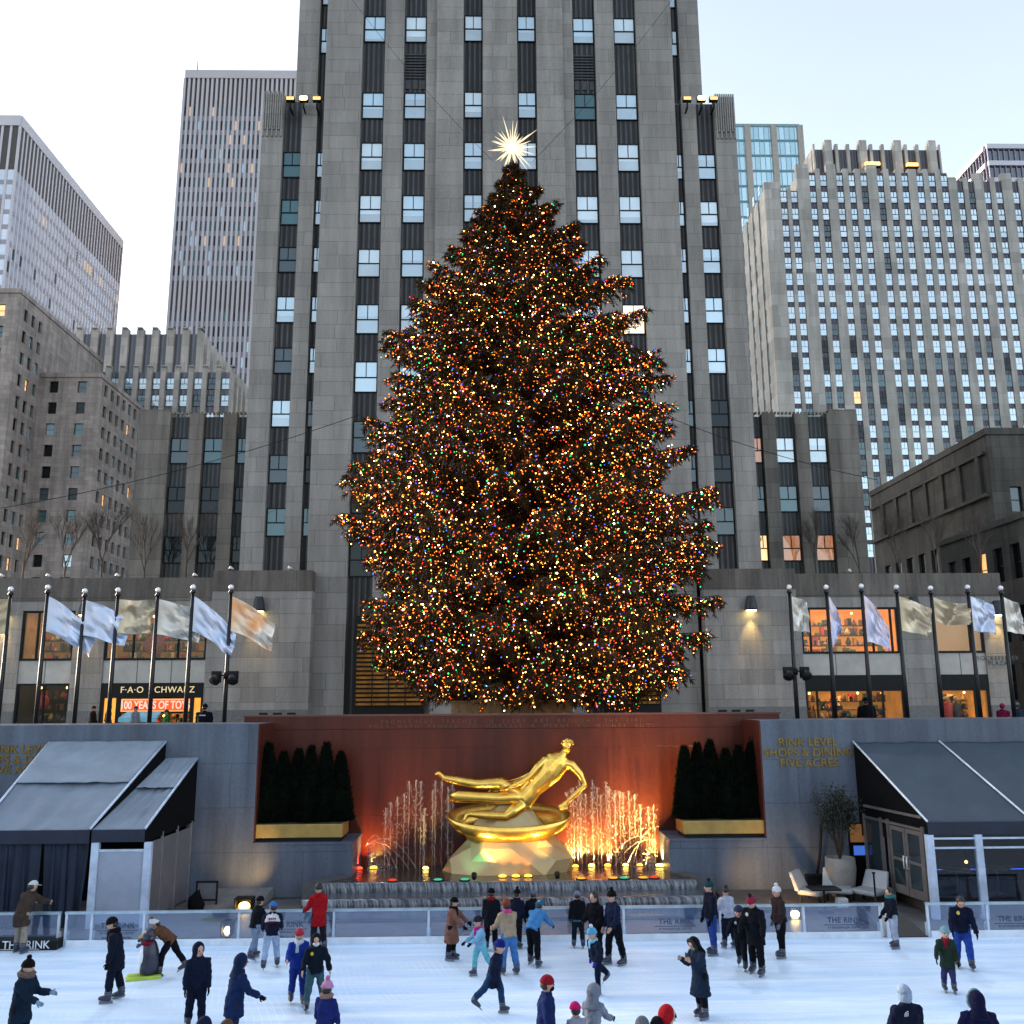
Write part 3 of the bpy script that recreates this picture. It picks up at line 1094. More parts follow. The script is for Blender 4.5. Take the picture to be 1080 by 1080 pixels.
punched(wbb, wl, F, 0, 22, PLAZA, zq, [(1.4, 2.3), (3.2, 4.1), (5, 5.9)], [PLAZA + 3, PLAZA + 6.5, zq - 6.2], 2.0, tabd, near)
wbb.box(xq - .35, xq - .004, ya + .4, yb2, zq - 4.9, zq - 4.6)                    # string courses and shallow buttresses
wbb.box(xq - .25, xq - .004, ya + .4, yb2, zq - 1.5, zq - 1.3)
for i in range(7):
    wbb.box(xq - .22, xq - .004, ya + 1.2 + i * 3.1, ya + 1.75 + i * 3.1, zq - 4.6, zq - 1.5)
wbb.build('wall', M_DARKW, lb)
add_windows(lb, wl)
lb2 = thing('corner_building', 'dark low corner building with tall windows just beyond the last storefront pier', 'building', (44, 60, PLAZA))
ya2, yb3 = 58.0, 69.6
xq2 = PX(1080, 546, ya2)
zq2 = P(1080, 546, ya2).z
wb2, wl2 = MB(), []
F = Face(xq2, yb3, -PI / 2)
punched(wb2, wl2, F, 0, yb3 - ya2 - .69, PLAZA, zq2, colset(.6, yb3 - ya2 - .4, 5, 1.2), [PLAZA + 1.5, PLAZA + 5.2, PLAZA + 9.2], 2.3, [(M_WDARK, 5), (M_WDIM, 1), (M_WLIT, 1)], near)
wb2.box(xq2 + .5, xq2 + 18, ya2 + .7, yb3, PLAZA, zq2 - .02)
wb2.box(xq2, xq2 + 18, ya2, ya2 + .68, PLAZA, zq2)
wb2.box(xq2 - .15, xq2 + 18, ya2 - .12, ya2 + .15, zq2, zq2 + .4)
wb2.box(xq2 - .15, xq2 + .15, ya2 + .15, yb3, zq2, zq2 + .4)
wb2.build('wall', M_DARKW, lb2)
add_windows(lb2, wl2)
# ------------------------------------------------------------------ podium storefronts
YP = 55.2
FP = Face(0, YP, 0)
def px_(x, y=690): return PX(x, y, YP)
def pz_(y, x=540): return P(x, y, YP).z
M_PANEL = pm('pale_panel', (.42, .40, .37), .5, var=.2, scale=1.2, world=True)
M_PLINTH = pm('plinth_granite', (.13, .13, .135), .5, var=.3, scale=8, world=True)
M_SHOPGLASS = clear('shop_glass', (.97, .96, .94), .06)
M_WARMWALL = pm('warm_interior', (.24, .12, .04), .8, var=.85, scale=1.0, emit=(1, .40, .05), estr=.05)  # wall emission stands in for lamplight on the shop walls
M_WARMWALL2 = pm('tan_blind', (.40, .23, .11), .8, var=.15, scale=.8, emit=(1, .45, .15), estr=.07)
M_DARKROOM = pm('dark_interior', (.03, .025, .02), .8)
GOODS = [pm('goods_' + n, c, .6, var=.4, scale=5) for n, c in (('red', (.5, .03, .02)), ('brown', (.16, .07, .03)), ('green', (.04, .18, .05)), ('cream', (.6, .5, .3)), ('black', (.02, .02, .02)), ('gold', (.6, .35, .06)))]
M_LAMPW = glow('shop_lamp_glow', (1.0, .62, .22), 3)


def room(root, x0, x1, z0, z1, depth, m, lamp_w, seed, shelves=True, dark=False):
    rg = random.Random(seed)
    y0 = YP + .30
    mb = MB()
    mb.quad((x0, y0 + depth, z0), (x1, y0 + depth, z0), (x1, y0 + depth, z1), (x0, y0 + depth, z1))
    mb.quad((x0, y0, z0), (x0, y0 + depth, z0), (x0, y0 + depth, z1), (x0, y0, z1))
    mb.quad((x1, y0 + depth, z0), (x1, y0, z0), (x1, y0, z1), (x1, y0 + depth, z1))
    mb.quad((x0, y0, z0), (x1, y0, z0), (x1, y0 + depth, z0), (x0, y0 + depth, z0))
    mb.quad((x0, y0 + depth, z1), (x1, y0 + depth, z1), (x1, y0, z1), (x0, y0, z1))
    rm = mb.build('shop_interior', m, root)
    if shelves:
        sh, gd = MB(), MB()
        n = int((x1 - x0) / .5)
        for lv in range(1, 4):
            z = z0 + (z1 - z0) * lv / 4.4
            ys = y0 + depth - .5
            sh.box(x0 + .1, x1 - .1, ys, ys + .45, z - .05, z)
        for i in range(n * 13):
            lv = rg.choice((0, 1, 2, 3))
            z = z0 + (z1 - z0) * lv / 4.4 + .002
            y = y0 + (depth - .45 if lv else rg.uniform(.4, depth - .8))
            x = rg.uniform(x0 + .2, x1 - .2)
            w, h = rg.uniform(.1, .42), rg.uniform(.15, .55)
            gd.cur = rg.choice((0, 1, 1, 2, 3, 4, 4, 5, 1))
            if rg.random() < .5: gd.box(x - w / 2, x + w / 2, y, y + .25, z, z + h)
            else: gd.lathe([(w * .3, 0), (w * .6, h * .3), (w * .35, h * .7), (w * .15, h)], (x, y + .1, z), 8)
        sh.build('shelf', M_FRAME, rm)
        o = gd.build('goods', GOODS, rm); o['kind'] = 'stuff'
    if lamp_w:
        lm = MB()
        n = max(2, int((x1 - x0) / 1.3))
        for i in range(n):
            x = x0 + (x1 - x0) * (i + .5) / n
            lm.ball((x, y0 + depth * .45, z1 - .22), .07, 8, 6)
        lm.build('ceiling_lamp', M_LAMPW, rm)
        l = lamp('shop_light', 'AREA', ((x0 + x1) / 2, y0 + depth * .5, z1 - .1), lamp_w, (1, .62, .26), min(x1 - x0, depth) * .7)
        l.parent = rm; l.location = Vector(l.location) - wloc(rm)
    return rm


def framed(root, name, x0, x1, z0, z1, bars, t=.12, y=None, rails=()):
    y = YP + .06 if y is None else y
    f = MB()
    f.box(x0, x0 + t, y, y + .16, z0, z1).box(x1 - t, x1, y, y + .16, z0, z1)
    f.box(x0 + t, x1 - t, y, y + .16, z0, z0 + t).box(x0 + t, x1 - t, y, y + .16, z1 - t, z1)
    for b in bars: f.box(b - .05, b + .05, y + .01, y + .15, z0 + t, z1 - t)
    for r_ in rails: f.box(x0 + t, x1 - t, y + .02, y + .14, r_ - .05, r_ + .05)
    o = f.build(name, M_FRAME, root)
    g = MB(); g.quad((x0 + t, y + .08, z0 + t), (x1 - t, y + .08, z0 + t), (x1 - t, y + .08, z1 - t), (x0 + t, y + .08, z1 - t))
    g.build('pane', M_SHOPGLASS, o)
    return o


def podium(name, label, x0, x1, ztop, bays, extra=()):
    """bays: (u0, u1) full openings from the ground to zwin_top"""
    root = thing(name, label, 'building', ((x0 + x1) / 2, YP, PLAZA))
    w = MB()
    last = x0
    for (a, b, zu) in bays:
        fbox(w, FP, last, a, -.6, 0, PLAZA, ztop - 1.35)
        fbox(w, FP, a, b, -.6, 0, zu, ztop - 1.35)
        last = b
    fbox(w, FP, last, x1, -.6, 0, PLAZA, ztop - 1.35)
    w.build('wall', M_PODIUM, root)
    c = MB()
    fbox(c, FP, x0, x1, -3.8, .05, ztop - 1.35, ztop)
    o = c.build('coping', M_CAP, root)
    last = x0
    for (a, b, zu) in list(bays) + [(x1, x1, 0)]:
        pl = MB(); fbox(pl, FP, last, a, .003, .06, PLAZA, pz_(747))
        pl.build('plinth', M_PLINTH, root)
        last = b
    return root


ztl, zth = pz_(608), pz_(601)
XL0, XL1, XL2 = px_(-60), px_(221), px_(327)
XR0, XR1, XR2 = px_(745), px_(843), px_(1063)
A0, A1, B0, B1 = px_(20), px_(76), px_(109), px_(217)
C0, C1, D0, D1 = px_(847), px_(951), px_(986), px_(1040)
zup = pz_(642)
pod_l = podium('storefront_building', 'two storey limestone storefront with the toy shop and its orange banner', XL0, XL1 - .01, ztl, [(A0, A1, zup), (B0, B1, zup)])
pod_r = podium('storefront_building', 'two storey limestone storefront with amber lit display windows and no banner', XR1 + .01, XR2, ztl + .1, [(C0, C1, zup), (D0, D1, zup)])
for s, (a, b) in ((-1, (XL1, XL2)), (1, (XR0, XR1))):
    t = thing('blank_wall_bay', 'windowless limestone bay with a lit sconce ' + ('beside the toy shop' if s < 0 else 'beside the amber display windows'), 'wall', ((a + b) / 2, YP - .1, PLAZA))
    w = MB(); fbox(w, FP, a, b, -.9, .1, PLAZA, zth - 1.2); w.build('wall', M_PODIUM, t)
    w = MB(); fbox(w, FP, a - .0, b, -3.8, .15, zth - 1.2, zth); w.build('coping', M_CAP, t)
    w = MB(); fbox(w, FP, a, b, .105, .16, PLAZA, pz_(747)); w.build('plinth', M_PLINTH, t)
    for i in range(3):
        w = MB()
        c = (a + b) / 2 + s * (-1.2) + (i - 1) * .8
        w.box(c - .25, c + .25, YP - .175, YP - .163, pz_(755), pz_(750))
        w.build('vent', M_BLACK, t)
# little roof-edge lamps
M_WHITEP = pm('white_paint', (.75, .75, .76), .4, var=.08)

zpl, zph = pz_(718), pz_(694)
for root, a, b, z_lo, z_hi in ((pod_l, A0, A1, zpl, zph), (pod_l, B0, B1, zpl, zph), (pod_r, C0, C1, pz_(714), pz_(691)), (pod_r, D0, D1, pz_(714), pz_(690))):
    p = MB(); p.box(a + .005, b - .005, YP + .12, YP + .4, z_lo, z_hi)
    n = 3 if b - a > 4 else 2
    for i in range(1, n):
        pass
    pn = p.build('spandrel_panel', M_PANEL, root)
    j = MB()
    for i in range(1, n): j.box(a + (b - a) * i / n - .015, a + (b - a) * i / n + .015, YP + .105, YP + .119, z_lo, z_hi)
    j.build('joint', M_MULL, pn)
# upper windows
u0, u1 = pz_(694), zup
framed(pod_l, 'shop_window', A0, A1, u0, u1, [(A0 + A1) / 2 - .6])
room(pod_l, A0, A1, u0, u1, 2.6, M_WARMWALL, 12, 5)
framed(pod_l, 'shop_window', B0, B1, u0, u1, [B0 + (B1 - B0) * .28, B0 + (B1 - B0) * .72])
room(pod_l, B0, B1, u0, u1, 2.8, M_WARMWALL, 16, 6)
mb = MB(); mb.loft([(B0 + (B1 - B0) * .45, YP + .7, u0 + .9 + .0), (B0 + (B1 - B0) * .45, YP + .78, u0 + .9)], [.62, .62], 24, side=(1, 0, 0))
mb.build('round_wreath', pm('wreath_red', (.28, .05, .03), .8, var=.6, scale=9), pod_l)
u0r = pz_(691)
framed(pod_r, 'shop_window', C0, C1, u0r, zup, [C0 + .55, C0 + (C1 - C0) * .73, C1 - .45])
room(pod_r, C0, C1, u0r, zup, 2.8, pm('amber_interior', (.60, .22, .025), .8, var=.7, scale=.9, emit=(1, .30, .02), estr=.26), 30, 7)  # amber walls emit to imitate a lamp-lit room
framed(pod_r, 'shop_window', D0, D1, u0r, zup, [D0 + (D1 - D0) * .74])
mb = MB(); mb.box(D0 + .01, D1 - .01, YP + .35, YP + .4, u0r, zup); mb.build('window_blind', M_WARMWALL2, pod_r)
# ground-floor shops
g1 = pz_(733)
framed(pod_l, 'shop_window', A0, A1, PLAZA, zpl, [A0 + (A1 - A0) * .52])
room(pod_l, A0, A1, PLAZA, zpl, 2.6, M_DARKROOM, 4, 8)
mb = MB(); x = px_(37, 750)
mb.ball((x, YP + .9, PLAZA + 1.75), (.33, .3, .4), 12, 8)
mb.build('red_balloon', GOODS[0], pod_l)
# toy shop front
fas = MB(); fas.box(B0, B1, YP + .04, YP + .3, g1, zpl); fa = fas.build('shop_fascia', M_BLACK, pod_l)
letters('gold_lettering', 'F·A·O  SCHWARZ', .50, pm('gold_letters', (.55, .42, .2), .4, .5, emit=(1, .75, .4), estr=.25), ((B0 + B1) / 2 + .3, YP + .02, g1 + .26), fa, depth=.015, spacing=1.1)
fr = MB()
for a, b in ((0, .035), (.155, .20), (.87, .905), (.975, 1.0)):
    fr.box(B0 + (B1 - B0) * a, B0 + (B1 - B0) * b, YP + .05, YP + .25, PLAZA, g1)
fr.box(B0 + (B1 - B0) * .20, B0 + (B1 - B0) * .87, YP + .06, YP + .24, pz_(749.5), pz_(748))
fr.build('shop_frame', M_BLACK, pod_l)
bz0, bz1 = pz_(748), pz_(734.3)
ba = MB(); ba.box(B0 + (B1 - B0) * .205, B0 + (B1 - B0) * .865, YP + .08, YP + .2, bz0, bz1 - .02)
bo = ba.build('lit_banner', pm('banner_orange', (.75, .08, .012), .6, var=.3, scale=1.2, emit=(1, .10, .015), estr=.30), pod_l)
rim = MB(); xa, xb = B0 + (B1 - B0) * .205, B0 + (B1 - B0) * .865
rim.box(xa, xb, YP + .06, YP + .08, bz1 - .1, bz1 - .02).box(xa, xb, YP + .06, YP + .08, bz0, bz0 + .06)
rim.box(xa, xa + .08, YP + .06, YP + .08, bz0 + .06, bz1 - .1).box(xb - .08, xb, YP + .06, YP + .08, bz0 + .06, bz1 - .1)
rim.build('lit_rim', glow('banner_rim_glow', (1, .45, .15), .55), bo)
letters('banner_lettering', '100 YEARS OF TOYS', .62, glow('banner_letter_glow', (1, .80, .66), .42), ((xa + xb) / 2, YP + .055, bz0 + .16), bo, depth=.01, bold=.012, font_scale_x=.72)
for a, b in ((.04, .15), (.91, .97)):
    sd = MB()
    xa2, xb2 = B0 + (B1 - B0) * a, B0 + (B1 - B0) * b
    sd.box(xa2, xb2, YP + .12, YP + .2, PLAZA, g1 - .05)
    sd.build('lit_side_panel', pm('side_panel_glow', (.8, .3, .05), .6, var=.7, scale=1.1, emit=(1, .36, .04), estr=.42), pod_l)
zr0 = pz_(749)
room(pod_l, B0 + (B1 - B0) * .2, B0 + (B1 - B0) * .87, PLAZA, zr0, 3.0, M_WARMWALL, 34, 9)
aw = MB()
xa3, xb3 = px_(134, 752), px_(170, 752)
aw.hexa([(xa3 - .1, YP - .95, PLAZA + .78), (xb3 + .1, YP - .95, PLAZA + .78), (xb3, YP - .01, PLAZA + 1.10), (xa3, YP - .01, PLAZA + 1.10)],
        [(xa3 - .1, YP - .95, PLAZA + .83), (xb3 + .1, YP - .95, PLAZA + .83), (xb3, YP - .01, PLAZA + 1.15), (xa3, YP - .01, PLAZA + 1.15)])
aw.box(xa3 - .1, xb3 + .1, YP - .97, YP - .951, PLAZA + .6, PLAZA + .83)
aw.build('awning', pm('awning_blue', (.18, .50, .66), .6), pod_l)
# right-hand shops
for (a, b, seed) in ((C0, C1, 11), (D0, D1, 12)):
    zf0, zf1 = pz_(729), pz_(714)
    f = MB(); f.box(a, b, YP + .04, YP + .3, zf0, zf1); f.build('shop_fascia', M_BLACK, pod_r)
    bars = [a + (b - a) * k for k in ((.12, .27, .63, .78) if b - a > 4 else (.72,))]
    framed(pod_r, 'shop_window', a, b, PLAZA, zf0, bars)
    room(pod_r, a, b, PLAZA, zf0, 2.8, pm('honey_interior', (.42, .21, .06), .8, var=.8, scale=1, emit=(1, .38, .06), estr=.11), 26, seed)  # honey walls given a glow of their own for the lit shop
# mannequins in the last shop
for dx, m_ in ((.28, GOODS[0]), (.44, GOODS[4])):
    x = D0 + (D1 - D0) * dx
    mb = MB(); mb.lathe([(.24, 0), (.2, .5), (.26, .9), (.30, 1.25), (.12, 1.42), (.07, 1.5)], (x, YP + .8, PLAZA), 12)
    mn = mb.build('mannequin', m_, pod_r)
    mb = MB(); mb.ball((x, YP + .8, PLAZA + 1.62), (.1, .11, .13), 10, 8); mb.build('mannequin_head', GOODS[3], mn)
letters('carved_lettering', 'ROCKEFELLER', .36, M_MULL, (px_(1052, 696), YP - .02, pz_(699)), pod_r, depth=.01, spacing=1.15)
letters('carved_lettering', 'PLAZA', .36, M_MULL, (px_(1052, 696), YP - .02, pz_(704.5)), pod_r, depth=.01, spacing=1.15)
# warm window at the corner building behind
mb = MB(); mb.box(px_(1070, 680) , px_(1090, 680), YP + 4, YP + 4.2, pz_(728), pz_(690))
single('lit_shopfront', mb, M_WARMWALL, 'narrow glowing amber shopfront beyond the last storefront pier', 'shopfront')

# ------------------------------------------------------------------ sconces
M_SCGLOW = glow('sconce_glow', (1.0, .80, .30), 9)
for px, py, on, lab, yw in ((90, 641, 1, 'lit wall sconce between the two shop bays under a silver flag', YP), (273, 637, 1, 'lit dark cone wall sconce beside the orange tinted flag', YP - .1),
                        (792, 636, 1, 'lit wall sconce beside the wide tree on the blank bay', YP - .1), (964, 637, 0, 'unlit dark wall sconce half behind a gold flag', YP),
                        (1052, 641, 1, 'lit wall sconce above the carved plaza name', YP), (2, 641, 1, 'lit wall sconce at the very edge of the toy shop storefront', YP)):
    c = P(px, py, yw - .32)
    t = thing('wall_sconce', lab, 'wall lamp', c, 0, 'cone sconces on the storefronts')
    MB().lathe([(.36, -.42), (.36, -.30), (.30, .05), (.24, .40), (.21, .42)], c, 16).build('shade', pm('sconce_metal', (.03, .035, .04), .5, .4), t)
    mb = MB(); mb.box(c.x - .06, c.x + .06, c.y, yw + .0, c.z - .05, c.z + .1); mb.build('bracket', M_BLACK, t)
    if on:
        MB().lathe([(.1, -.50), (.30, -.46), (.30, -.428)], c, 14).build('bulb', M_SCGLOW, t)
        l = lamp('sconce_light', 'SPOT', (c.x, c.y - .05, c.z - .5), 330, (1, .66, .22), .12, target=(c.x, yw + .05, c.z - 2.6), spot=62, blend=.9)
        l.parent = t; l.location = Vector(l.location) - c
    else:
        MB().lathe([(.1, -.50), (.30, -.46), (.30, -.428)], c, 14).build('bulb', M_MULL, t)

# ------------------------------------------------------------------ granite walls round the sunken plaza
M_GRAN = pm('blue_grey_granite', (.175, .19, .225), .5, var=.35, scale=14, world=True, col2=(.115, .125, .15))
def granite(name, c, c2, bw=2.6, rh=1.35, rough=.4):
    m = stone(name, c, bw, rh, mortar=.008, var=.07, stain=.42, rough=rough, joint=.6)
    return m
M_GRAN = granite('blue_granite', (.105, .127, .172), None)
M_REDG = granite('red_granite', (.080, .018, .012), None, 2.6, 2.2, .3)
YW = 31.0
zW = P(540, 761.5, YW).z
xwl, xwr = PX(271, 800, YW), PX(804, 800, YW)
for s in (-1, 1):
    a, b = (-25.98, xwl) if s < 0 else (xwr, 25.98)
    t = thing('granite_wall', 'tall blue grey granite wall ' + ('behind the pale grey tent' if s < 0 else 'behind the dark awning pavilion'), 'wall', ((a + b) / 2, YW, 0))
    MB().box(a, b, YW, 33.5, 0, zW).build('wall', M_GRAN, t)
    xr_ = b if s < 0 else a
    mb = MB(); mb.box(xr_, xr_ + (.05 if s < 0 else -.05), YW + .01, 33.0, P(300, 888, YW).z, zW - .01)
    rv = mb.build('red_reveal', M_REDG, t)
    mb = MB()
    for zz_ in (zW - .75, zW - 1.55):
        for k in (0, 1):
            xx = xr_ + (.055 if s < 0 else -.055)
            mb.box(xx - .004, xx + .004, YW + .75 + k * .3, YW + .95 + k * .3, zz_ - .2, zz_ + .2)
    mb.build('vent', M_BLACK, rv)
    zlw = P(310, 888.5, YW).z
    x_in = PX(372, 890, YW) if s < 0 else PX(706, 890, YW)
    lo = thing('granite_ledge', 'low granite ledge under the gold planter ' + ('beside the pale tent' if s < 0 else 'beside the black pipe frame'), 'wall', ((xr_ + x_in) / 2, YW, 0))
    q0, q1 = sorted((xr_ + (.005 if s < 0 else -.005), x_in))
    MB().box(q0, q1, YW, 32.95, 0, zlw - .06).build('wall', M_GRAN, lo)
    MB().box(q0, q1 if s > 0 else q1 + .03, YW - .03, 32.95, zlw - .06, zlw).build('coping', M_GRAN, lo)
    # sign lettering
    tx = px_s = PX(22 if s < 0 else 853, 797, YW - .02)
    sg = thing('wall_sign', 'gold lettered shops and dining sign ' + ('cut off beside the pale tent' if s < 0 else 'above the black pipe frame'), 'sign', (tx, YW, P(540, 797, YW).z), 0, 'lettered signs on the granite walls')
    ml = pm('brass_letters', (.20, .13, .025), .45, .5, var=.3)
    for j, line in enumerate(('RINK LEVEL', 'SHOPS & DINING', 'FIVE ACRES')):
        y = 786.5 + j * 10.9 if s > 0 else 794 + j * 10.8
        letters('lettering', line, .345, ml, (tx, YW - .012, P(853 if s > 0 else 22, y + (0 if s > 0 else 0), YW).z), sg, depth=.02, bold=.008, font_scale_x=1.1)

# red fountain wall
YR = 33.0
zR = P(540, 754.5, YR).z
fw = thing('fountain_wall', 'long polished red granite wall behind the gold statue with two lines of small letters', 'wall', (0, YR, 0))
xr0, xr1 = PX(258, 757, YR), PX(822, 757, YR)
zband = P(540, 768.3, YR).z
MB().box(xr0, xr1, YR, 33.5, 0, zband).build('wall', M_REDG, fw)
MB().box(xr0, xr1, YR - .02, 33.5, zband + .012, zR).build('inscription_band', M_REDG, fw)
MB().box(xr0 - .05, xr1 + .05, YR - .05, 33.52, zR, zR + .06).build('coping', pm('dark_red_coping', (.09, .028, .022), .4), fw)
mi = pm('inscription_gilding', (.13, .05, .028), .5, .3)
ia = 'PROMETHEUS  TEACHER  IN  EVERY  ART  BROUGHT  THE  FIRE'
ib = 'THAT  HATH  PROVED  TO  MORTALS  A  MEANS  TO  MIGHTY  ENDS'
for s_, yy in ((ia, 762.3), (ib, 767.6)):
    letters('inscription', s_, .185, mi, (PX(540, yy, YR), YR - .026, P(540, yy, YR).z), fw, depth=.004, spacing=1.75)

# ------------------------------------------------------------------ planters with clipped evergreens
M_GILT = pm('gilt_paint', (.40, .26, .07), .4, .35, var=.25, scale=3)
M_EVER = pm('evergreen_needles', (.0045, .008, .0045), .9, spec=.05, var=.6, scale=5)
ever_mb = []
def evergreen_mesh(seed, h, r0):
    rg = random.Random(seed)
    mb = MB()
    mb.loft([(0, 0, 0), (0, 0, h * .4), (0, 0, h * .8), (0, 0, h * .97)], [r0 * .8, r0 * .72, r0 * .3, .02], 9)
    for i in range(3400):
        t = rg.random() ** 1.2
        z = t * h
        rr = r0 * (1 - t) ** .62 * (.75 + .35 * rg.random()) + .01
        a = rg.random() * 2 * PI
        c = Vector((rr * math.cos(a), rr * math.sin(a), z))
        d = Vector((math.cos(a) * .55, math.sin(a) * .55, rg.uniform(.5, 1.3))).normalized()
        l = rg.uniform(.08, .17)
        w = d.cross(Vector((rg.uniform(-1, 1), rg.uniform(-1, 1), rg.uniform(-1, 1)))).normalized() * rg.uniform(.015, .03)
        mb.tri(c - w, c + w, c + d * l)
    return mb.mesh('foliage', M_EVER)
EVM = [evergreen_mesh(i, 2.3, .43) for i in range(3)]
tk = MB().loft([(0, 0, -.1), (0, 0, .3)], [.05, .04], 8).mesh('trunk', pm('shrub_bark', (.06, .04, .025), .9))
ORD = ('first', 'second', 'third', 'fourth', 'fifth', 'sixth')
zlw = P(310, 888.5, YW).z
for s in (-1, 1):
    a, b = (PX(268, 880, 31.1), PX(361, 880, 31.1)) if s < 0 else (PX(721, 876, 31.1), PX(811, 876, 31.1))
    z1 = P(310, 869.5, 31.1).z
    t = thing('planter_box', 'long gold planter box of dark evergreens ' + ('next to the pale tent' if s < 0 else 'next to the gold shops sign'), 'planter', ((a + b) / 2, 31.7, zlw), 0, 'gold planters by the fountain')
    mb = MB().box(a, b, 31.1, 32.4, zlw + .12, z1)
    bevel(mb.build('box', M_GILT, t), .02)
    MB().box(a + .06, b - .06, 31.16, 32.34, zlw, zlw + .12).build('foot_rail', M_BLACK, t)
    MB().box(a + .06, b - .06, 31.16, 32.34, z1, z1 + .02).build('soil', pm('soil', (.03, .02, .015), .95), t)
    for i in range(6):
        x = a + (b - a) * (i + .5) / 6
        k = 5 - i if s > 0 else i
        sh = thing('evergreen_shrub', f'dark conical evergreen, {ORD[k]} from the granite wall in the planter ' + ('by the pale tent' if s < 0 else 'by the gold shops sign'), 'shrub', (x, 31.75 + .12 * ((i * 7) % 3 - 1), z1 + .02), i * 1.3, 'evergreens in the gold planters')
        for me, nm in ((EVM[i % 3], 'foliage'), (tk, 'trunk')):
            o = bpy.data.objects.new(nm, me); COL.objects.link(o); o.parent = sh
            if nm == 'foliage': o.scale = (1, 1, .93 + .12 * ((i * 5 + s) % 4) / 3)

# ------------------------------------------------------------------ flagpoles, flags
M_POLE = pm('pole_black', (.015, .015, .018), .35, .5)
M_BALL = pm('silver_ball', (.75, .75, .75), .3, .3, var=.05)
YF = 33.9
zpt = lambda px, py: P(px, py, YF)


def flag_mat(name, c1, c2, metal=.65, rough=.32, tint=None):
    m, nt, b = new_mat(name)
    tc = N(nt, 'ShaderNodeTexCoord')
    n = N(nt, 'ShaderNodeTexNoise', Scale=.9, Detail=1.0)
    nt.links.new(tc.outputs['Object'], n.inputs['Vector'])
    mr = N(nt, 'ShaderNodeMapRange')
    mr.inputs['From Min'].default_value = .38; mr.inputs['From Max'].default_value = .62
    nt.links.new(n.outputs['Fac'], mr.inputs['Value'])
    nt.links.new(mixrgb(nt, 'MIX', mr.outputs[0], c1, c2), b.inputs['Base Color'])
    b.inputs['Metallic'].default_value = metal
    b.inputs['Roughness'].default_value = rough
    return m


M_FSIL = flag_mat('flag_silver', (.62, .59, .55), (.40, .36, .31), .55)
M_FGOLD = flag_mat('flag_champagne', (.58, .48, .34), (.36, .29, .20), .6)
M_FBLUE = flag_mat('flag_iridescent_blue', (.42, .50, .66), (.52, .53, .64), .5)
M_FORA = flag_mat('flag_orange_white', (.70, .62, .52), (.70, .30, .10), .35)
M_FPINK = flag_mat('flag_pink_blue', (.42, .47, .66), (.56, .44, .50), .5)


def flag_mesh(name, m, w, h, droop, seed, swing, sag, wave=.12):
    """w x h cloth hanging from the pole at local x=0, top at z=0, flying to +x"""
    rg = random.Random(seed)
    nx, nz = 44, 26
    ph = rg.random() * 6
    vs, fs = [], []
    for i in range(nx + 1):
        u = i / nx
        for j in range(nz + 1):
            v = j / nz
            x = u * w * math.cos(swing) * (1 - .10 * v * u)
            y = u * w * math.sin(swing) * .4 + wave * u * math.sin(u * 6.5 + v * 2.4 + ph) + .05 * u * math.sin(v * 9 + ph * 2 + u * 3)
            z = -v * h * (1 - .35 * u * droop) - droop * w * (u ** 1.25) - sag * u * (1 - u) + .04 * u * math.sin(u * 8 + ph)
            y += .10 * u ** .6 * mnoise.noise((u * 3.2 + v * 1.2 + seed * 3.1, v * 3.6 - u * 2.4, seed)) + .035 * u * mnoise.noise((u * 9 + seed, v * 11 - u * 7, seed + 9))
            vs.append((x, y, z))
    for i in range(nx):
        for j in range(nz):
            a = i * (nz + 1) + j
            fs.append((a, a + 1, a + nz + 2, a + nz + 1))
    mb = MB(); mb.smooth = True
    mb.add(vs, fs)
    o = mb.mesh(name, m)
    return o


polesL = [(12, 619, 'champagne and silver', M_FGOLD, -1, None), (51, 617, 'pale blue', M_FBLUE, 1.75, .72), (90, 621, 'broad blue', M_FBLUE, 1.6, .36), (125, 620, 'shining gold', M_FGOLD, 1.3, .04), (167, 620, 'crumpled silver', M_FSIL, 1.65, .26), (204, 617, 'lilac blue', M_FBLUE, 1.6, .85), (244, 617, 'orange and white', M_FORA, 1.6, .62)]
polesR = [(832, 617, 'small limp silver', M_FSIL, .62, .3), (871, 617, 'narrow furled pink and blue', M_FPINK, .28, 2.2), (908, 616, 'long hanging lilac', M_FPINK, .82, 1.5), (945, 617, 'champagne', M_FGOLD, 1.15, .35), (981, 618, 'twisted gold', M_FGOLD, 1.2, .1), (1020, 617, 'folded steel blue', M_FBLUE, .85, .3), (1055, 618, 'dull grey', M_FSIL, .7, .5)]
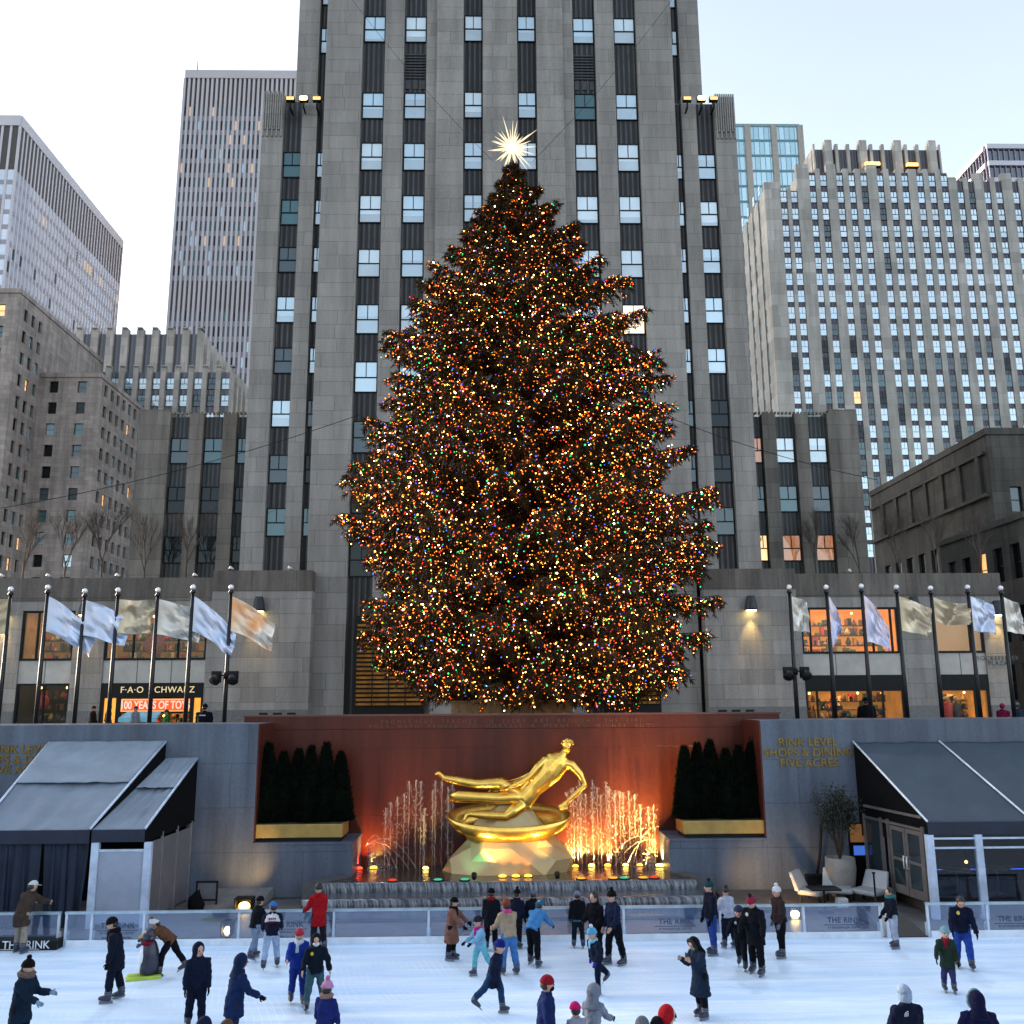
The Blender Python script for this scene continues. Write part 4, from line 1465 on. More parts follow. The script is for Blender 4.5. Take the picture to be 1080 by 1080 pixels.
for k, (px, py, look, m, w, droop) in enumerate(polesL + polesR):
    top = zpt(px, py)
    t = thing('flagpole', f'black flagpole with a silver ball flying the {look} flag', 'flagpole', (top.x, YF, PLAZA), 0, 'flagpoles along the plaza edge')
    mb = MB(); mb.loft([(top.x, YF, PLAZA), (top.x, YF, PLAZA + 2.5), (top.x, YF, top.z - .2)], [.085, .075, .055], 12); mb.build('pole', M_POLE, t)
    mb = MB(); mb.ball((top.x, YF, top.z - .08), .095, 12, 8); mb.build('finial', M_BALL, t)
    mb = MB(); mb.lathe([(.09, -.3), (.1, -.26), (.06, -.2), (.07, -.17)], (top.x, YF, top.z), 12); mb.build('truck', M_POLE, t)
    h = 1.25
    if w == -1: w, droop, sw = 1.25, .05, PI
    elif look.startswith('shining'): sw, h = 0, 1.2
    else: sw = 0.15
    if look.startswith('narrow'): me = flag_mesh('flag', m, .42, 1.9, 2.2, k, .1, 0, .06)
    elif look.startswith('long'): me = flag_mesh('flag', m, .85, 1.7, 1.25, k, .2, 0, .14)
    elif look.startswith('twisted'): me = flag_mesh('flag', m, 1.35, .85, .12, k, .2, .5, .3)
    else: me = flag_mesh('flag', m, w, h, droop, k, sw, .08)
    f = bpy.data.objects.new('flag', me); COL.objects.link(f)
    f.location = (top.x + .07, YF - .02, top.z - .42)
    tag(f, f'{look} metallic flag blowing from its black pole', 'flag', 'metallic flags along the plaza edge')
    f['label'] = f'{look} metallic flag ' + ('above the toy shop side of the plaza' if k < 7 else 'before the amber shop windows side')
for px, py, lab in ((240, 714, 'pair of black floodlight heads on the pole of the orange and white flag'), (836, 709.5, 'pair of black floodlight heads on the pole of the small limp silver flag')):
    pole_px = polesL[6][0] if px < 500 else polesR[0][0]
    x0 = zpt(pole_px, 617).x
    z = zpt(px, py).z
    t = thing('floodlight_pair', lab, 'floodlight', (x0, YF, z), 0, 'unlit floodlights on the poles')
    MB().box(x0 - .42, x0 + .42, YF - .14, YF - .09, z + .02, z + .08).lathe([(.12, -.08), (.12, .16)], (x0, YF, z), 12).build('bracket', M_BLACK, t)
    for sx in (-1, 1):
        mb = MB(); c = Vector((x0 + sx * .30, YF - .22, z))
        mb.loft([c + Vector((-sx * .05, .08, .1)), c + Vector((sx * .02, -.1, -.12)), c + Vector((sx * .03, -.14, -.16))], [.10, .19, .19], 12)
        mb.box(c.x - .16, c.x + .16, c.y - .05, c.y + .1, c.z - .2, c.z + .2)
        mb.build('lamp_head', M_BLACK, t)

# ------------------------------------------------------------------ bare street trees on the terrace behind
M_TWIG = pm('bare_bark', (.085, .065, .052), .9, var=.3)


def bare_tree(seed, h):
    rg = random.Random(seed)
    tr, br = MB(), MB()
    def grow(p, d, l, r, lv):
        q = p + d * l
        (tr if lv == 0 else br).loft([p, q], [r, r * .68], 5 if lv > 1 else 7, cap=False)
        if lv >= 5: return
        n = 4 if lv in (1, 2) else 3
        for i in range(n):
            a = rg.uniform(0, 2 * PI)
            sp = rg.uniform(.18, .48)
            nd = (d + Vector((math.cos(a), math.sin(a), rg.uniform(-.1, .25))) * sp).normalized()
            grow(p + d * l * rg.uniform(.55, 1), nd, l * rg.uniform(.6, .85), r * .58, lv + 1)
    grow(Vector((0, 0, 0)), Vector((rg.uniform(-.04, .04), 0, 1)).normalized(), h * .28, h * .010, 0)
    return tr.mesh('trunk', M_TWIG), br.mesh('branch', M_TWIG)
BT = [bare_tree(40 + i, 7.0) for i in range(3)]
zroof = ztl - .5
mb = MB().box(XL0, XL2, YP + 3.85, 59.9, zroof - .4, zroof)
struct('roof_terrace', mb, M_CAP)
mb = MB().box(XR0, XR2, YP + 3.85, 59.9, zroof - .4, zroof)
struct('roof_terrace', mb, M_CAP)
tl = [(24, 'in front of the hotel corner near the picture edge', 1.0), (68, 'in front of the hotel beside the recessed hotel bay', 1.0), (107, 'in front of the hotel side wall', 1.05), (152, 'where the hotel meets the dark windowed wing', 1.0), (196, 'before the stone pier between two dark window bands', 1.0), (272, 'short and bent before the skyscraper pier', .75), (311, 'short at the foot of the teal windowed wing', .75),
      (789, 'short before the pale skyscraper pier beside the tree', .75), (861, 'before the wing with bright windows', .95), (907, 'before the plain end pier of the wing', 1.0), (950, 'in front of the sooty low building', 1.0), (988, 'in front of the roof step of the sooty low building', 1.0), (1036, 'at the corner building near the last sconce', 1.05)]
for i, (px, lab, sc_) in enumerate(tl):
    p = P(px, 608, 58.2)
    t = thing('bare_tree', 'bare thin tree ' + lab, 'tree', (p.x, 58.2, zroof), i * 1.7, 'leafless trees behind the storefronts')
    for me, nm in zip(BT[i % 3], ('trunk', 'branch')):
        o = bpy.data.objects.new(nm, me); COL.objects.link(o); o.parent = t; o.scale = (sc_ * .9, sc_ * .9, sc_)

# small white spotlights on the coping edges
for i, (px, lab) in enumerate([(3, 'edge of the toy shop storefront'), (52, 'coping above the first shop bay'), (125, 'coping above the toy shop bay'), (207, 'coping end beside the blank bay'), (245, 'coping of the blank bay beside the orange flag'), (307, 'coping beside the skyscraper pier'), (899, 'coping above the amber display window')]):
    p = P(px, 606 if px < 230 or px > 800 else 600, YP - .1)
    zc = (ztl if px < 230 else zth) if px < 500 else ztl + .1
    t = thing('roof_spotlight', 'little white spotlight on the ' + lab, 'spotlight', (p.x, YP, zc), 0, 'little spotlights on the copings')
    MB().loft([(p.x, YP + .1, zc + .12), (p.x - .16, YP - .08, zc + .2)], [.06, .09], 10).build('lamp_head', M_WHITEP, t)
    MB().box(p.x - .03, p.x + .03, YP + .06, YP + .14, zc, zc + .1).build('bracket', M_BLACK, t)

# cables strung across
def cable(pts, lab, r=.018):
    mb = MB()
    a, b = Vector(pts[0]), Vector(pts[1])
    q = []
    for i in range(25):
        t = i / 24
        v = a.lerp(b, t); v.z -= pts[2] * 4 * t * (1 - t)
        q.append(v)
    mb.loft(q, [r] * 25, 6)
    single('cable', mb, pm('cable_grey', (.03, .03, .03), .95, spec=0.0), lab, 'cable')
cable((P(-5, 537, 50), P(380, 437, 50), .5), 'thin black cable sagging from the hotel towards the tree')
cable((P(705, 440, 50), P(925, 506, 50), .3), 'thin black cable running down from the tree to the wing with bright windows')
cable((P(368, -5, 54.5), P(520, 170, 42), .4), 'thin cable slanting from the skyscraper down to the star on the hotel side', .011)
cable((P(712, -5, 54.5), P(562, 170, 42), .4), 'thin cable slanting from the skyscraper down to the star on the glass tower side', .011)
# ------------------------------------------------------------------ fountain
M_BASIN = pm('basin_granite', (.085, .085, .09), .35, var=.3, scale=9, world=True)
def water_mat(name, col, rough, bump, scale):
    m, nt, b = new_mat(name)
    b.inputs['Base Color'].default_value = (*col, 1)
    b.inputs['Roughness'].default_value = rough
    b.inputs['Specular IOR Level'].default_value = .6
    pos = N(nt, 'ShaderNodeNewGeometry').outputs['Position']
    n = N(nt, 'ShaderNodeTexNoise', Scale=scale, Detail=3.0)
    nt.links.new(pos, n.inputs['Vector'])
    bp = N(nt, 'ShaderNodeBump', Strength=bump, Distance=.05)
    nt.links.new(n.outputs['Fac'], bp.inputs['Height'])
    nt.links.new(bp.outputs['Normal'], b.inputs['Normal'])
    return m
M_WATER = water_mat('pool_water', (.035, .025, .018), .06, .5, 5)
M_WATER2 = water_mat('cascade_pool_water', (.05, .06, .075), .08, .7, 6)


def cascade_mat(name, c_dark, c_light):
    m, nt, b = new_mat(name)
    pos, uv, u, z = wall_uv(nt)
    mp = N(nt, 'ShaderNodeMapping'); mp.inputs['Scale'].default_value = (13, 1.6, 1)
    nt.links.new(uv, mp.inputs['Vector'])
    n = N(nt, 'ShaderNodeTexNoise', Scale=1.0, Detail=6.0, Roughness=.7)
    nt.links.new(mp.outputs[0], n.inputs['Vector'])
    mr = N(nt, 'ShaderNodeMapRange'); mr.inputs['From Min'].default_value = .42; mr.inputs['From Max'].default_value = .72
    nt.links.new(n.outputs['Fac'], mr.inputs['Value'])
    nt.links.new(mixrgb(nt, 'MIX', mr.outputs[0], c_dark, c_light), b.inputs['Base Color'])
    b.inputs['Roughness'].default_value = .15
    bp = N(nt, 'ShaderNodeBump', Strength=.5, Distance=.02)
    nt.links.new(n.outputs['Fac'], bp.inputs['Height'])
    nt.links.new(bp.outputs['Normal'], b.inputs['Normal'])
    return m
M_CASC = cascade_mat('cascade_water', (.025, .03, .042), (.34, .36, .40))

ft = thing('fountain', 'wide stepped granite fountain with thin sheets of falling water under the gold statue', 'fountain', (0, 30, 0))
xl_, xr_ = PX(373, 905, 31.2), PX(706, 905, 31.2)
Z1, Z2, Z3 = .62, .36, .05
Y1, Y2, Y3 = 29.95, 28.85, 28.1
f1 = (PX(338, 934, Y1), PX(735, 934, Y1))
f2 = (PX(318, 952, Y2), PX(752, 952, Y2))
mb = MB()
mb.hexa([(f1[0], Y1, 0), (f1[1], Y1, 0), (xr_, YR, 0), (xl_, YR, 0)], [(f1[0], Y1, Z1 - .06), (f1[1], Y1, Z1 - .06), (xr_, YR, Z1 - .06), (xl_, YR, Z1 - .06)])
mb.hexa([(f2[0], Y2, 0), (f2[1], Y2, 0), (f1[1] + .05, Y1 - .005, 0), (f1[0] - .05, Y1 - .005, 0)], [(f2[0], Y2, Z2 - .05), (f2[1], Y2, Z2 - .05), (f1[1] + .05, Y1 - .005, Z2 - .05), (f1[0] - .05, Y1 - .005, Z2 - .05)])
mb.hexa([(f2[0] - .6, Y3 - .5, -.02), (f2[1] + .6, Y3 - .5, -.02), (f2[1] + .3, Y2 - .005, -.02), (f2[0] - .3, Y2 - .005, -.02)], [(f2[0] - .6, Y3 - .5, Z3), (f2[1] + .6, Y3 - .5, Z3), (f2[1] + .3, Y2 - .005, Z3), (f2[0] - .3, Y2 - .005, Z3)])
mb.build('basin', M_BASIN, ft)
# sloping copings at both ends
for s, a, b, c in ((-1, xl_, f1[0], f2[0]), (1, xr_, f1[1], f2[1])):
    mb = MB()
    w = .55 * s
    mb.hexa([(a, 31.0, 0), (a + w, 31.0, 0), (b + w, Y1, 0), (b, Y1, 0)][::-1] if s < 0 else [(b, Y1, 0), (b + w, Y1, 0), (a + w, 31.0, 0), (a, 31.0, 0)],
            [(a, 31.0, Z1 + .04), (a + w, 31.0, Z1 + .04), (b + w, Y1, Z1 + .04), (b, Y1, Z1 + .04)][::-1] if s < 0 else [(b, Y1, Z1 + .04), (b + w, Y1, Z1 + .04), (a + w, 31.0, Z1 + .04), (a, 31.0, Z1 + .04)])
    mb.build('coping', M_BASIN, ft)
# foam along the foot of the red wall and lips of the cascades
casc = MB()
def sheet(xa, xb, y, z0, z1, bulge):
    n = 60
    vs, fs = [], []
    rg = random.Random(int(xa * 10))
    for i in range(n + 1):
        x = xa + (xb - xa) * i / n
        k = 1 + .05 * math.sin(i * 1.7) + rg.uniform(-.04, .04)
        vs += [(x, y + .12, z1 + .012), (x, y - .03, z1 + .0), (x, y - bulge * k, z0 + (z1 - z0) * .55), (x, y - bulge * 1.25 * k, z0)]
    for i in range(n):
        for j in range(3):
            a = i * 4 + j
            fs.append((a, a + 1, a + 5, a + 4))
    casc.smooth = True
    casc.add(vs, fs)
sheet(f1[0], f1[1], Y1, Z2 - .03, Z1 - .03, .06)
sheet(f2[0], f2[1], Y2, Z3 + .01, Z2 - .03, .06)
casc.build('falling_water', M_CASC, ft)
mb = MB(); mb.quad((f1[0] + .1, Y1 + .1, Z1 - .02), (f1[1] - .1, Y1 + .1, Z1 - .02), (xr_ - .02, YR - .01, Z1 - .02), (xl_ + .02, YR - .01, Z1 - .02))
struct('pool_water', mb, M_WATER)
mb = MB(); mb.quad((f2[0] + .05, Y2 + .1, Z2 - .02), (f2[1] - .05, Y2 + .1, Z2 - .02), (f1[1] + .04, Y1 - .03, Z2 - .02), (f1[0] - .04, Y1 - .03, Z2 - .02))
struct('step_water', mb, M_WATER2)
mb = MB(); mb.quad((f2[0] - .55, Y3 - .45, Z3 + .012), (f2[1] + .55, Y3 - .45, Z3 + .012), (f2[1] + .28, Y2 - .02, Z3 + .012), (f2[0] - .28, Y2 - .02, Z3 + .012))
struct('step_water', mb, M_WATER2)

# jets
M_JET = clear('jet_water', (.98, .95, .92), .10, .15, milk=.10, milkcol=(.92, .90, .88))
rg = random.Random(21)
jets = MB()
jetx = []
for px in list(range(406, 480, 6)) + [446, 471] + list(range(600, 668, 4)) + [611, 645, 672, 677, 684, 690]:
    topy = 822 + rg.choice((0, 2, 4, 7, 12)) + rg.uniform(0, 5)
    if px < 420: topy = 838 + (420 - px)
    if 430 < px < 478 and rg.random() < .2: topy += 20
    if px > 662: topy = 836 + (px - 662) * .5 + rg.uniform(-4, 8)
    jetx.append((px + rg.uniform(-2, 2), topy))
for px, topy in jetx:
    y = YR - rg.uniform(.45, .75)
    b = P(px, 912, y); tp = P(px, topy, y)
    x = b.x; z0 = Z1 - .02; z1 = tp.z
    pts, rad = [], []
    n = 16
    for i in range(n + 1):
        t = i / n
        pts.append((x + rg.uniform(-.012, .012), y + rg.uniform(-.012, .012), z0 + (z1 - z0) * t))
        rad.append(.006 + .007 * rg.random() + (.016 if t > .9 else .014 * max(0, t - .5)))
    jets.loft(pts, rad, 6)
    for i in range(110):
        t = rg.random() ** .6
        sp = .03 + .10 * (1 - abs(t - .6))
        r = rg.uniform(.007, .021)
        c = (x + rg.gauss(0, sp * .5), y + rg.gauss(0, sp * .5), z0 + (z1 - z0) * t)
        jets.add([(c[0] + r, c[1], c[2]), (c[0] - r, c[1], c[2]), (c[0], c[1] + r, c[2]), (c[0], c[1] - r, c[2]), (c[0], c[1], c[2] + 1.6 * r), (c[0], c[1], c[2] - 1.6 * r)],
                 [(0, 2, 4), (2, 1, 4), (1, 3, 4), (3, 0, 4), (2, 0, 5), (1, 2, 5), (3, 1, 5), (0, 3, 5)])
o = jets.build('fountain_jet', M_JET)
tag(o, 'row of thin rising water jets before the red granite wall', 'water jets', None, 'stuff')
# arcs thrown in from the two ends
arc = MB()
for s in (-1, 1):
    for k in range(5):
        x0 = (xl_ + .25) if s < 0 else (xr_ - .25)
        z0 = 1.35
        reach = -s * (.5 + .12 * k + .5 * (k % 3))
        hh = .35 + .1 * (k % 4)
        yy = 32.0 + .08 * k
        pts = []
        for i in range(15):
            t = i / 14
            pts.append((x0 + reach * t, yy - .5 * t, z0 + hh * 4 * t * (1 - t) - (z0 - Z1) * t))
        arc.loft(pts, [.008 + .004 * math.sin(i * 2.1) for i in range(15)], 6)
    for k in range(380):
        x0 = (xl_ + .35) if s < 0 else (xr_ - .35)
        t = rg.random()
        r = rg.uniform(.005, .014)
        c = (x0 - s * rg.uniform(0, 1.0) * t, 31.6 + rg.uniform(0, .9), Z1 + 1.0 * (1 - t) * rg.random())
        arc.box(c[0] - r, c[0] + r, c[1] - r, c[1] + r, c[2] - r, c[2] + r)
tag(arc.build('fountain_spray', M_JET), 'arcs of spray thrown into the pool from both end walls', 'spray', None, 'stuff')

# pool lamps
M_LO = glow('pool_lamp_orange', (1, .40, .04), 2.6)
M_LY = glow('pool_lamp_yellow', (1, .62, .12), 4.0)
M_LR = glow('pool_lamp_red', (1, .05, .02), 2.0)
M_LG = glow('pool_lamp_green', (.10, .85, .50), .3)
M_LA = glow('pool_lamp_amber', (1, .5, .05), .5)
lamps_ = [(379, 913, 32.3, M_LR, 'red pool lamp tight in the corner below the gold planter', (1, .06, .02), 45, .11), (394, 914, 32.4, M_LO, 'orange pool lamp at the foot of the spray', (1, .40, .05), 75, .12), (449, 918, 32.2, M_LY, 'yellow pool lamp under the jets on the tent side', (1, .55, .12), 70, .10),
          (607, 917, 32.3, M_LO, 'orange pool lamp touching the statue mound', (1, .40, .04), 120, .10), (624, 916, 32.4, M_LY, 'yellow pool lamp beside the lamp touching the mound', (1, .5, .08), 120, .11), (641, 917, 32.4, M_LO, 'orange pool lamp under the middle of the jets', (1, .40, .04), 120, .11), (660, 917, 32.4, M_LY, 'yellow pool lamp below the outstretched statue hand', (1, .5, .08), 130, .10), (675, 918, 32.4, M_LO, 'orange pool lamp under the outer jets', (1, .40, .04), 130, .10), (696, 915, 32.3, M_LY, 'brightest yellow pool lamp at the foot of the end spray', (1, .55, .1), 110, .14)]
for px, py, y, m, lab, c, e, r in lamps_:
    p = P(px, py, y); z = Z1
    t = thing('pool_lamp', lab, 'pool lamp', (p.x, y, z), 0, 'bright lamps along the foot of the red wall')
    MB().lathe([(r * 1.2, -.06), (r * 1.25, -.015), (r * 1.05, .0)], (p.x, y, z), 12).build('housing', M_BLACK, t)
    MB().lathe([(r * 1.0, -.01), (r * .95, .03), (r * .6, .06), (.01, .07)], (p.x, y, z), 12).build('lens', m, t)
    hot = px in (449, 660, 675)
    l = lamp('pool_light', 'SPOT', (p.x, y - (.9 if hot else 0), z + .16), e * ((5.5 if px > 500 else 2.6) if hot else (2.4 if px > 500 else 1.7)), (1, .62, .16) if c[1] > .2 else c, .06, target=P(px - 6 if px < 500 else px + 14, 806, YR) if hot else (p.x + .02, YR + .25, z + 3.2), spot=70 if hot else 130, blend=.9)
    l.parent = t; l.location = Vector(l.location) - Vector((p.x, y, z))
for px, py, m, lab, nm in ((460, 934.5, M_LG, 'small floating green light before the mound on the tent side', 0), (490, 929.5, M_LG, 'small floating green light touching the mound', 0), (663, 933, M_LG, 'small floating green light between two amber ones', 0),
                       (616, 933, M_LA, 'small amber light closer to the mound than the other two', 1), (651, 933, M_LA, 'small amber light beside the green one on its mound side', 1), (683, 932, M_LA, 'small amber light beyond the green one', 1), (414, 929, M_LR, 'dull red light floating under the spray', 2), (690, 926, M_LR, 'dull red light floating at the pavilion end', 2)):
    p = G(px, py, Z1)
    if p.y < Y1 + .15: p.y = Y1 + .2
    t = thing('floating_light', lab, 'light', (p.x, p.y, Z1 - .02), 0, 'small coloured lights in the pool')
    MB().lathe([(.16, 0), (.17, .03), (.14, .04)], (p.x, p.y, Z1 - .02), 12).build('housing', M_BLACK, t)
    MB().lathe([(.13, .03), (.13, .055), (.08, .07), (.01, .075)], (p.x, p.y, Z1 - .02), 12).build('lens', glow('pool_red_soft', (1, .08, .03), .4) if nm == 2 else m, t)

# ------------------------------------------------------------------ gilded statue: a plain reclining figure on a mound with a broad bowl
M_STGOLD = pm('gilding', (.95, .56, .11), .24, .95, var=.25, scale=4, bump=.22)
M_STONEG = pm('gilded_mound', (.46, .33, .16), .42, .4, var=.14, scale=1.2, bump=.15)
YS2 = 31.9
sx = lambda px, py, dy=0.0: P(px, py, YS2 + dy)
stt = thing('statue', 'gilded reclining figure on a faceted mound with a broad bowl in the fountain pool', 'statue', (sx(539, 925).x, YS2, Z1 - .02))
cx = sx(539, 925).x
mb = MB(); rgm = random.Random(4)
rings = [(2.10, .0), (1.95, .42), (1.62, .80), (1.30, 1.15), (1.10, 1.5), (.80, 1.85), (.42, 2.05)]
vs, fs = [], []
nn = 12
for j, (r, z) in enumerate(rings):
    for k in range(nn):
        a = 2 * PI * (k + .5 * (j % 2)) / nn
        rr = r * rgm.uniform(.9, 1.08)
        vs.append((cx + rr * math.cos(a), YS2 + .05 + rr * math.sin(a) * .52, Z1 - .05 + z))
for j in range(len(rings) - 1):
    for k in range(nn):
        k2 = (k + 1) % nn
        a, b, c, d = j * nn + k, j * nn + k2, (j + 1) * nn + k2, (j + 1) * nn + k
        if j % 2 == 0: fs += [(a, b, d), (b, c, d)]
        else: fs += [(a, b, c), (a, c, d)]
fs.append(tuple(range((len(rings) - 1) * nn, len(rings) * nn)))
mb.add(vs, fs)
mb.build('mound', M_STONEG, stt)
# plain bowl rim: an open band tilted towards the viewer
mb = MB(); mb.smooth = True
bc_ = sx(537, 862)
vs, fs = [], []
nr, prof = 56, [(1.98, .22), (2.06, .20), (1.90, -.10), (1.45, -.42), (1.40, -.36), (1.84, -.08)]
for k in range(nr):
    a = 2 * PI * k / nr
    for r, h in prof:
        vs.append((bc_.x + r * math.cos(a), YS2 + r * .42 * math.sin(a), bc_.z - .12 + h + .30 * math.sin(a)))
for k in range(nr):
    k2 = (k + 1) % nr
    for j in range(len(prof)):
        j2 = (j + 1) % len(prof)
        fs.append((k * 6 + j, k * 6 + j2, k2 * 6 + j2, k2 * 6 + j))
mb.add(vs, fs)
mb.build('bowl', M_STGOLD, stt)
# figure: joints from the photograph's extents, one continuous surface
fb = MB()
hip = sx(552, 843); wst = sx(562, 831); chs = sx(580, 813); shd = sx(588, 803); nk = sx(594, 796); hd = sx(598, 787)
fb.loft([hip + Vector((-.16, 0, -.05)), hip, wst, chs, shd, nk, nk + Vector((.05, 0, .08))], [(.25, .25), (.37, .32), (.33, .28), (.44, .31), (.43, .27), (.18, .17), (.14, .14)], 14, side=(.7, 0, -.7))
def limb(pts, rad): fb.loft(pts, rad, 12)
legA = [sx(548, 838), sx(528, 826, .05), sx(503, 827, .05), sx(480, 823, .05), sx(466, 820, .05)]
limb(legA, [.25, .22, .165, .15, .085])
limb([sx(467, 819, .05), sx(462, 815, .05), sx(459, 817, -.05)], [.085, .08, .04])
legB = [sx(550, 850, -.1), sx(541, 856, -.35), sx(533, 861, -.4), sx(514, 860, -.38), sx(497, 859, -.35)]
limb(legB, [.24, .22, .17, .15, .085])
limb([sx(498, 858, -.35), sx(492, 860, -.35), sx(489, 866, -.42)], [.085, .08, .04])
armR = [sx(590, 804), sx(603, 807, -.03), sx(612, 817, -.08), sx(617, 828, -.12), sx(606, 838, -.2), sx(598, 846, -.25)]
limb(armR, [.2, .17, .135, .105, .10, .07])
armL = [sx(586, 803), sx(574, 802, -.08), sx(567, 809, -.2), sx(559, 819, -.28), sx(548, 826, -.32), sx(538, 830, -.34)]
limb(armL, [.2, .16, .13, .105, .10, .07])
# hands with fingers
def hand(base, d, up_, s_=1.0):
    d = Vector(d).normalized(); u = Vector(up_).normalized(); w = d.cross(u).normalized()
    fb.loft([base - d * .05, base + d * .08, base + d * .19], [(.06, .05), (.10, .05), (.085, .04)], 10, side=w)
    for i, (o_, l) in enumerate(((-.075, .17), (-.025, .21), (.025, .20), (.07, .15))):
        p0 = base + d * .17 + w * o_
        fb.loft([p0, p0 + d * l * .5 + u * .015 + w * o_ * .3, p0 + d * l - u * .03 + w * o_ * .6], [.028, .026, .02], 6)
    p0 = base + d * .05 + w * -.09
    fb.loft([p0, p0 + d * .08 - w * .05, p0 + d * .16 - w * .06], [.033, .03, .022], 6)
hand(armR[-1], (-.7, -.1, -.6), (0, -1, .2))
hand(armL[-1], (-1, -.05, -.25), (0, -.3, 1))
# head
fb.loft([hd + Vector((-.03, 0, -.2)), hd + Vector((-.01, -.02, -.10)), hd, hd + Vector((.02, 0, .13)), hd + Vector((.02, 0, .20))], [(.1, .12), (.15, .17), (.185, .2), (.15, .17), (.06, .07)], 14, side=(1, 0, 0))
fb.loft([hd + Vector((.03, -.17, .03)), hd + Vector((.04, -.235, -.04)), hd + Vector((.03, -.17, -.06))], [.025, .04, .03], 8)
fig = fb.build('figure', M_STGOLD, stt)
md = fig.modifiers.new('union', 'REMESH'); md.mode = 'VOXEL'; md.voxel_size = .028; md.use_smooth_shade = True
md = fig.modifiers.new('smooth', 'SMOOTH'); md.iterations = 3; md.factor = .5
mb = MB()
for i in range(60):
    a = rgm.uniform(0, 2 * PI); la = rgm.uniform(.1, 1.4)
    c = hd + Vector((.02 + .185 * math.cos(a) * math.cos(la), .02 + .2 * math.sin(a) * math.cos(la), .04 + .18 * math.sin(la)))
    if c.y < hd.y - .1 and c.z < hd.z + .1: continue
    mb.ball(c, .045, 7, 5)
mb.build('hair', M_STGOLD, fig)
# cloth blown behind the hips
mb = MB(); mb.smooth = True
path = [sx(583, 806, .25), sx(572, 812, .3), sx(560, 822, .3), sx(545, 829, .3), sx(530, 832, .3), sx(518, 838, .25), sx(512, 846, .2)]
vs, fs = [], []
for i, p in enumerate(path):
    for j in range(6):
        w = (j / 5 - .5) * (.5 - .02 * i)
        vs.append(p + Vector((.06 * math.sin(j * 2), .07 * math.sin(j * 2.6 + i), w)))
for i in range(len(path) - 1):
    for j in range(5):
        a = i * 6 + j
        fs.append((a, a + 1, a + 7, a + 6))
mb.add(vs, fs)
dr = mb.build('drapery', M_STGOLD, stt)
md = dr.modifiers.new('t', 'SOLIDIFY'); md.thickness = .04
md = dr.modifiers.new('s', 'SUBSURF'); md.levels = 2; md.render_levels = 2
mb = MB(); mb.smooth = True                                                # wrap over the thigh
limbpts = [sx(556, 842, -.05), sx(543, 841, -.08), sx(525, 842, -.05), sx(505, 841, 0), sx(484, 840, .05), sx(474, 842, .05)]
mb.loft(limbpts, [(.20, .24), (.22, .24), (.16, .2), (.13, .18), (.11, .2), (.04, .12)], 12, side=(0, 1, 0))
mb.build('drapery', M_STGOLD, stt)
# support under the figure
mb = MB(); mb.loft([(cx, YS2, Z1 + 1.6), sx(548, 850)], [.3, .24], 10); mb.build('support', M_STGOLD, stt)
# front lamps on the mound and the key light of the statue
for px, lab in ((530, 'outer orange uplight at the foot of the gilded mound on the tent side'), (544, 'middle orange uplight at the foot of the gilded mound'), (557, 'outer orange uplight at the foot of the gilded mound on the pavilion side')):
    p = P(px, 926, YS2 - 1.25)
    t = thing('uplight', lab, 'uplight', (p.x, p.y, Z1), 0, 'uplights at the foot of the mound')
    MB().lathe([(.13, -.06), (.14, .0), (.11, .01)], (p.x, p.y, Z1), 12).build('housing', M_BLACK, t)
    MB().lathe([(.12, .0), (.12, .03), (.06, .06), (.01, .065)], (p.x, p.y, Z1), 12).build('lens', M_LO, t)
    l = lamp('uplight_beam', 'SPOT', (p.x, p.y, Z1 + .15), 20, (1, .34, .05), .06, target=(p.x + .1, YS2, Z1 + 3.4), spot=95, blend=.8)
    l.parent = t; l.location = Vector(l.location) - Vector((p.x, p.y, Z1))
# two theatre spots low on the cascade step light the gold from in front
for px, lab, e, c in ((500, 'squat black spotlight on the lip of the pool on the tent side', 190, (1, .70, .26)), (588, 'squat black spotlight on the lip of the pool on the pavilion side', 260, (1, .56, .12))):
    p = Vector((PX(px, 934, Y1 + .25), Y1 + .25, Z1))
    t = thing('pool_spotlight', lab, 'spotlight', p, 0, 'spotlights on the pool lip')
    MB().loft([p + Vector((0, -.05, .06)), p + Vector((0, .12, .13))], [.07, .09], 12).build('housing', M_BLACK, t)
    MB().loft([p + Vector((0, .121, .131)), p + Vector((0, .125, .134))], [.075, .075], 12).build('lens', M_LY, t)
    l = lamp('spot_beam', 'SPOT', p + Vector((0, .2, .18)), e, c, .05, target=sx(560, 830), spot=75, blend=.7)
    l.parent = t; l.location = Vector(l.location) - p
l = lamp('green_beam', 'SPOT', G(490, 929.5, Z1) + Vector((-.2, -.1, .2)), 28, (.1, 1, .45), .05, target=sx(507, 895), spot=45, blend=.7)
l.parent = stt; l.location = Vector(l.location) - wloc(stt)
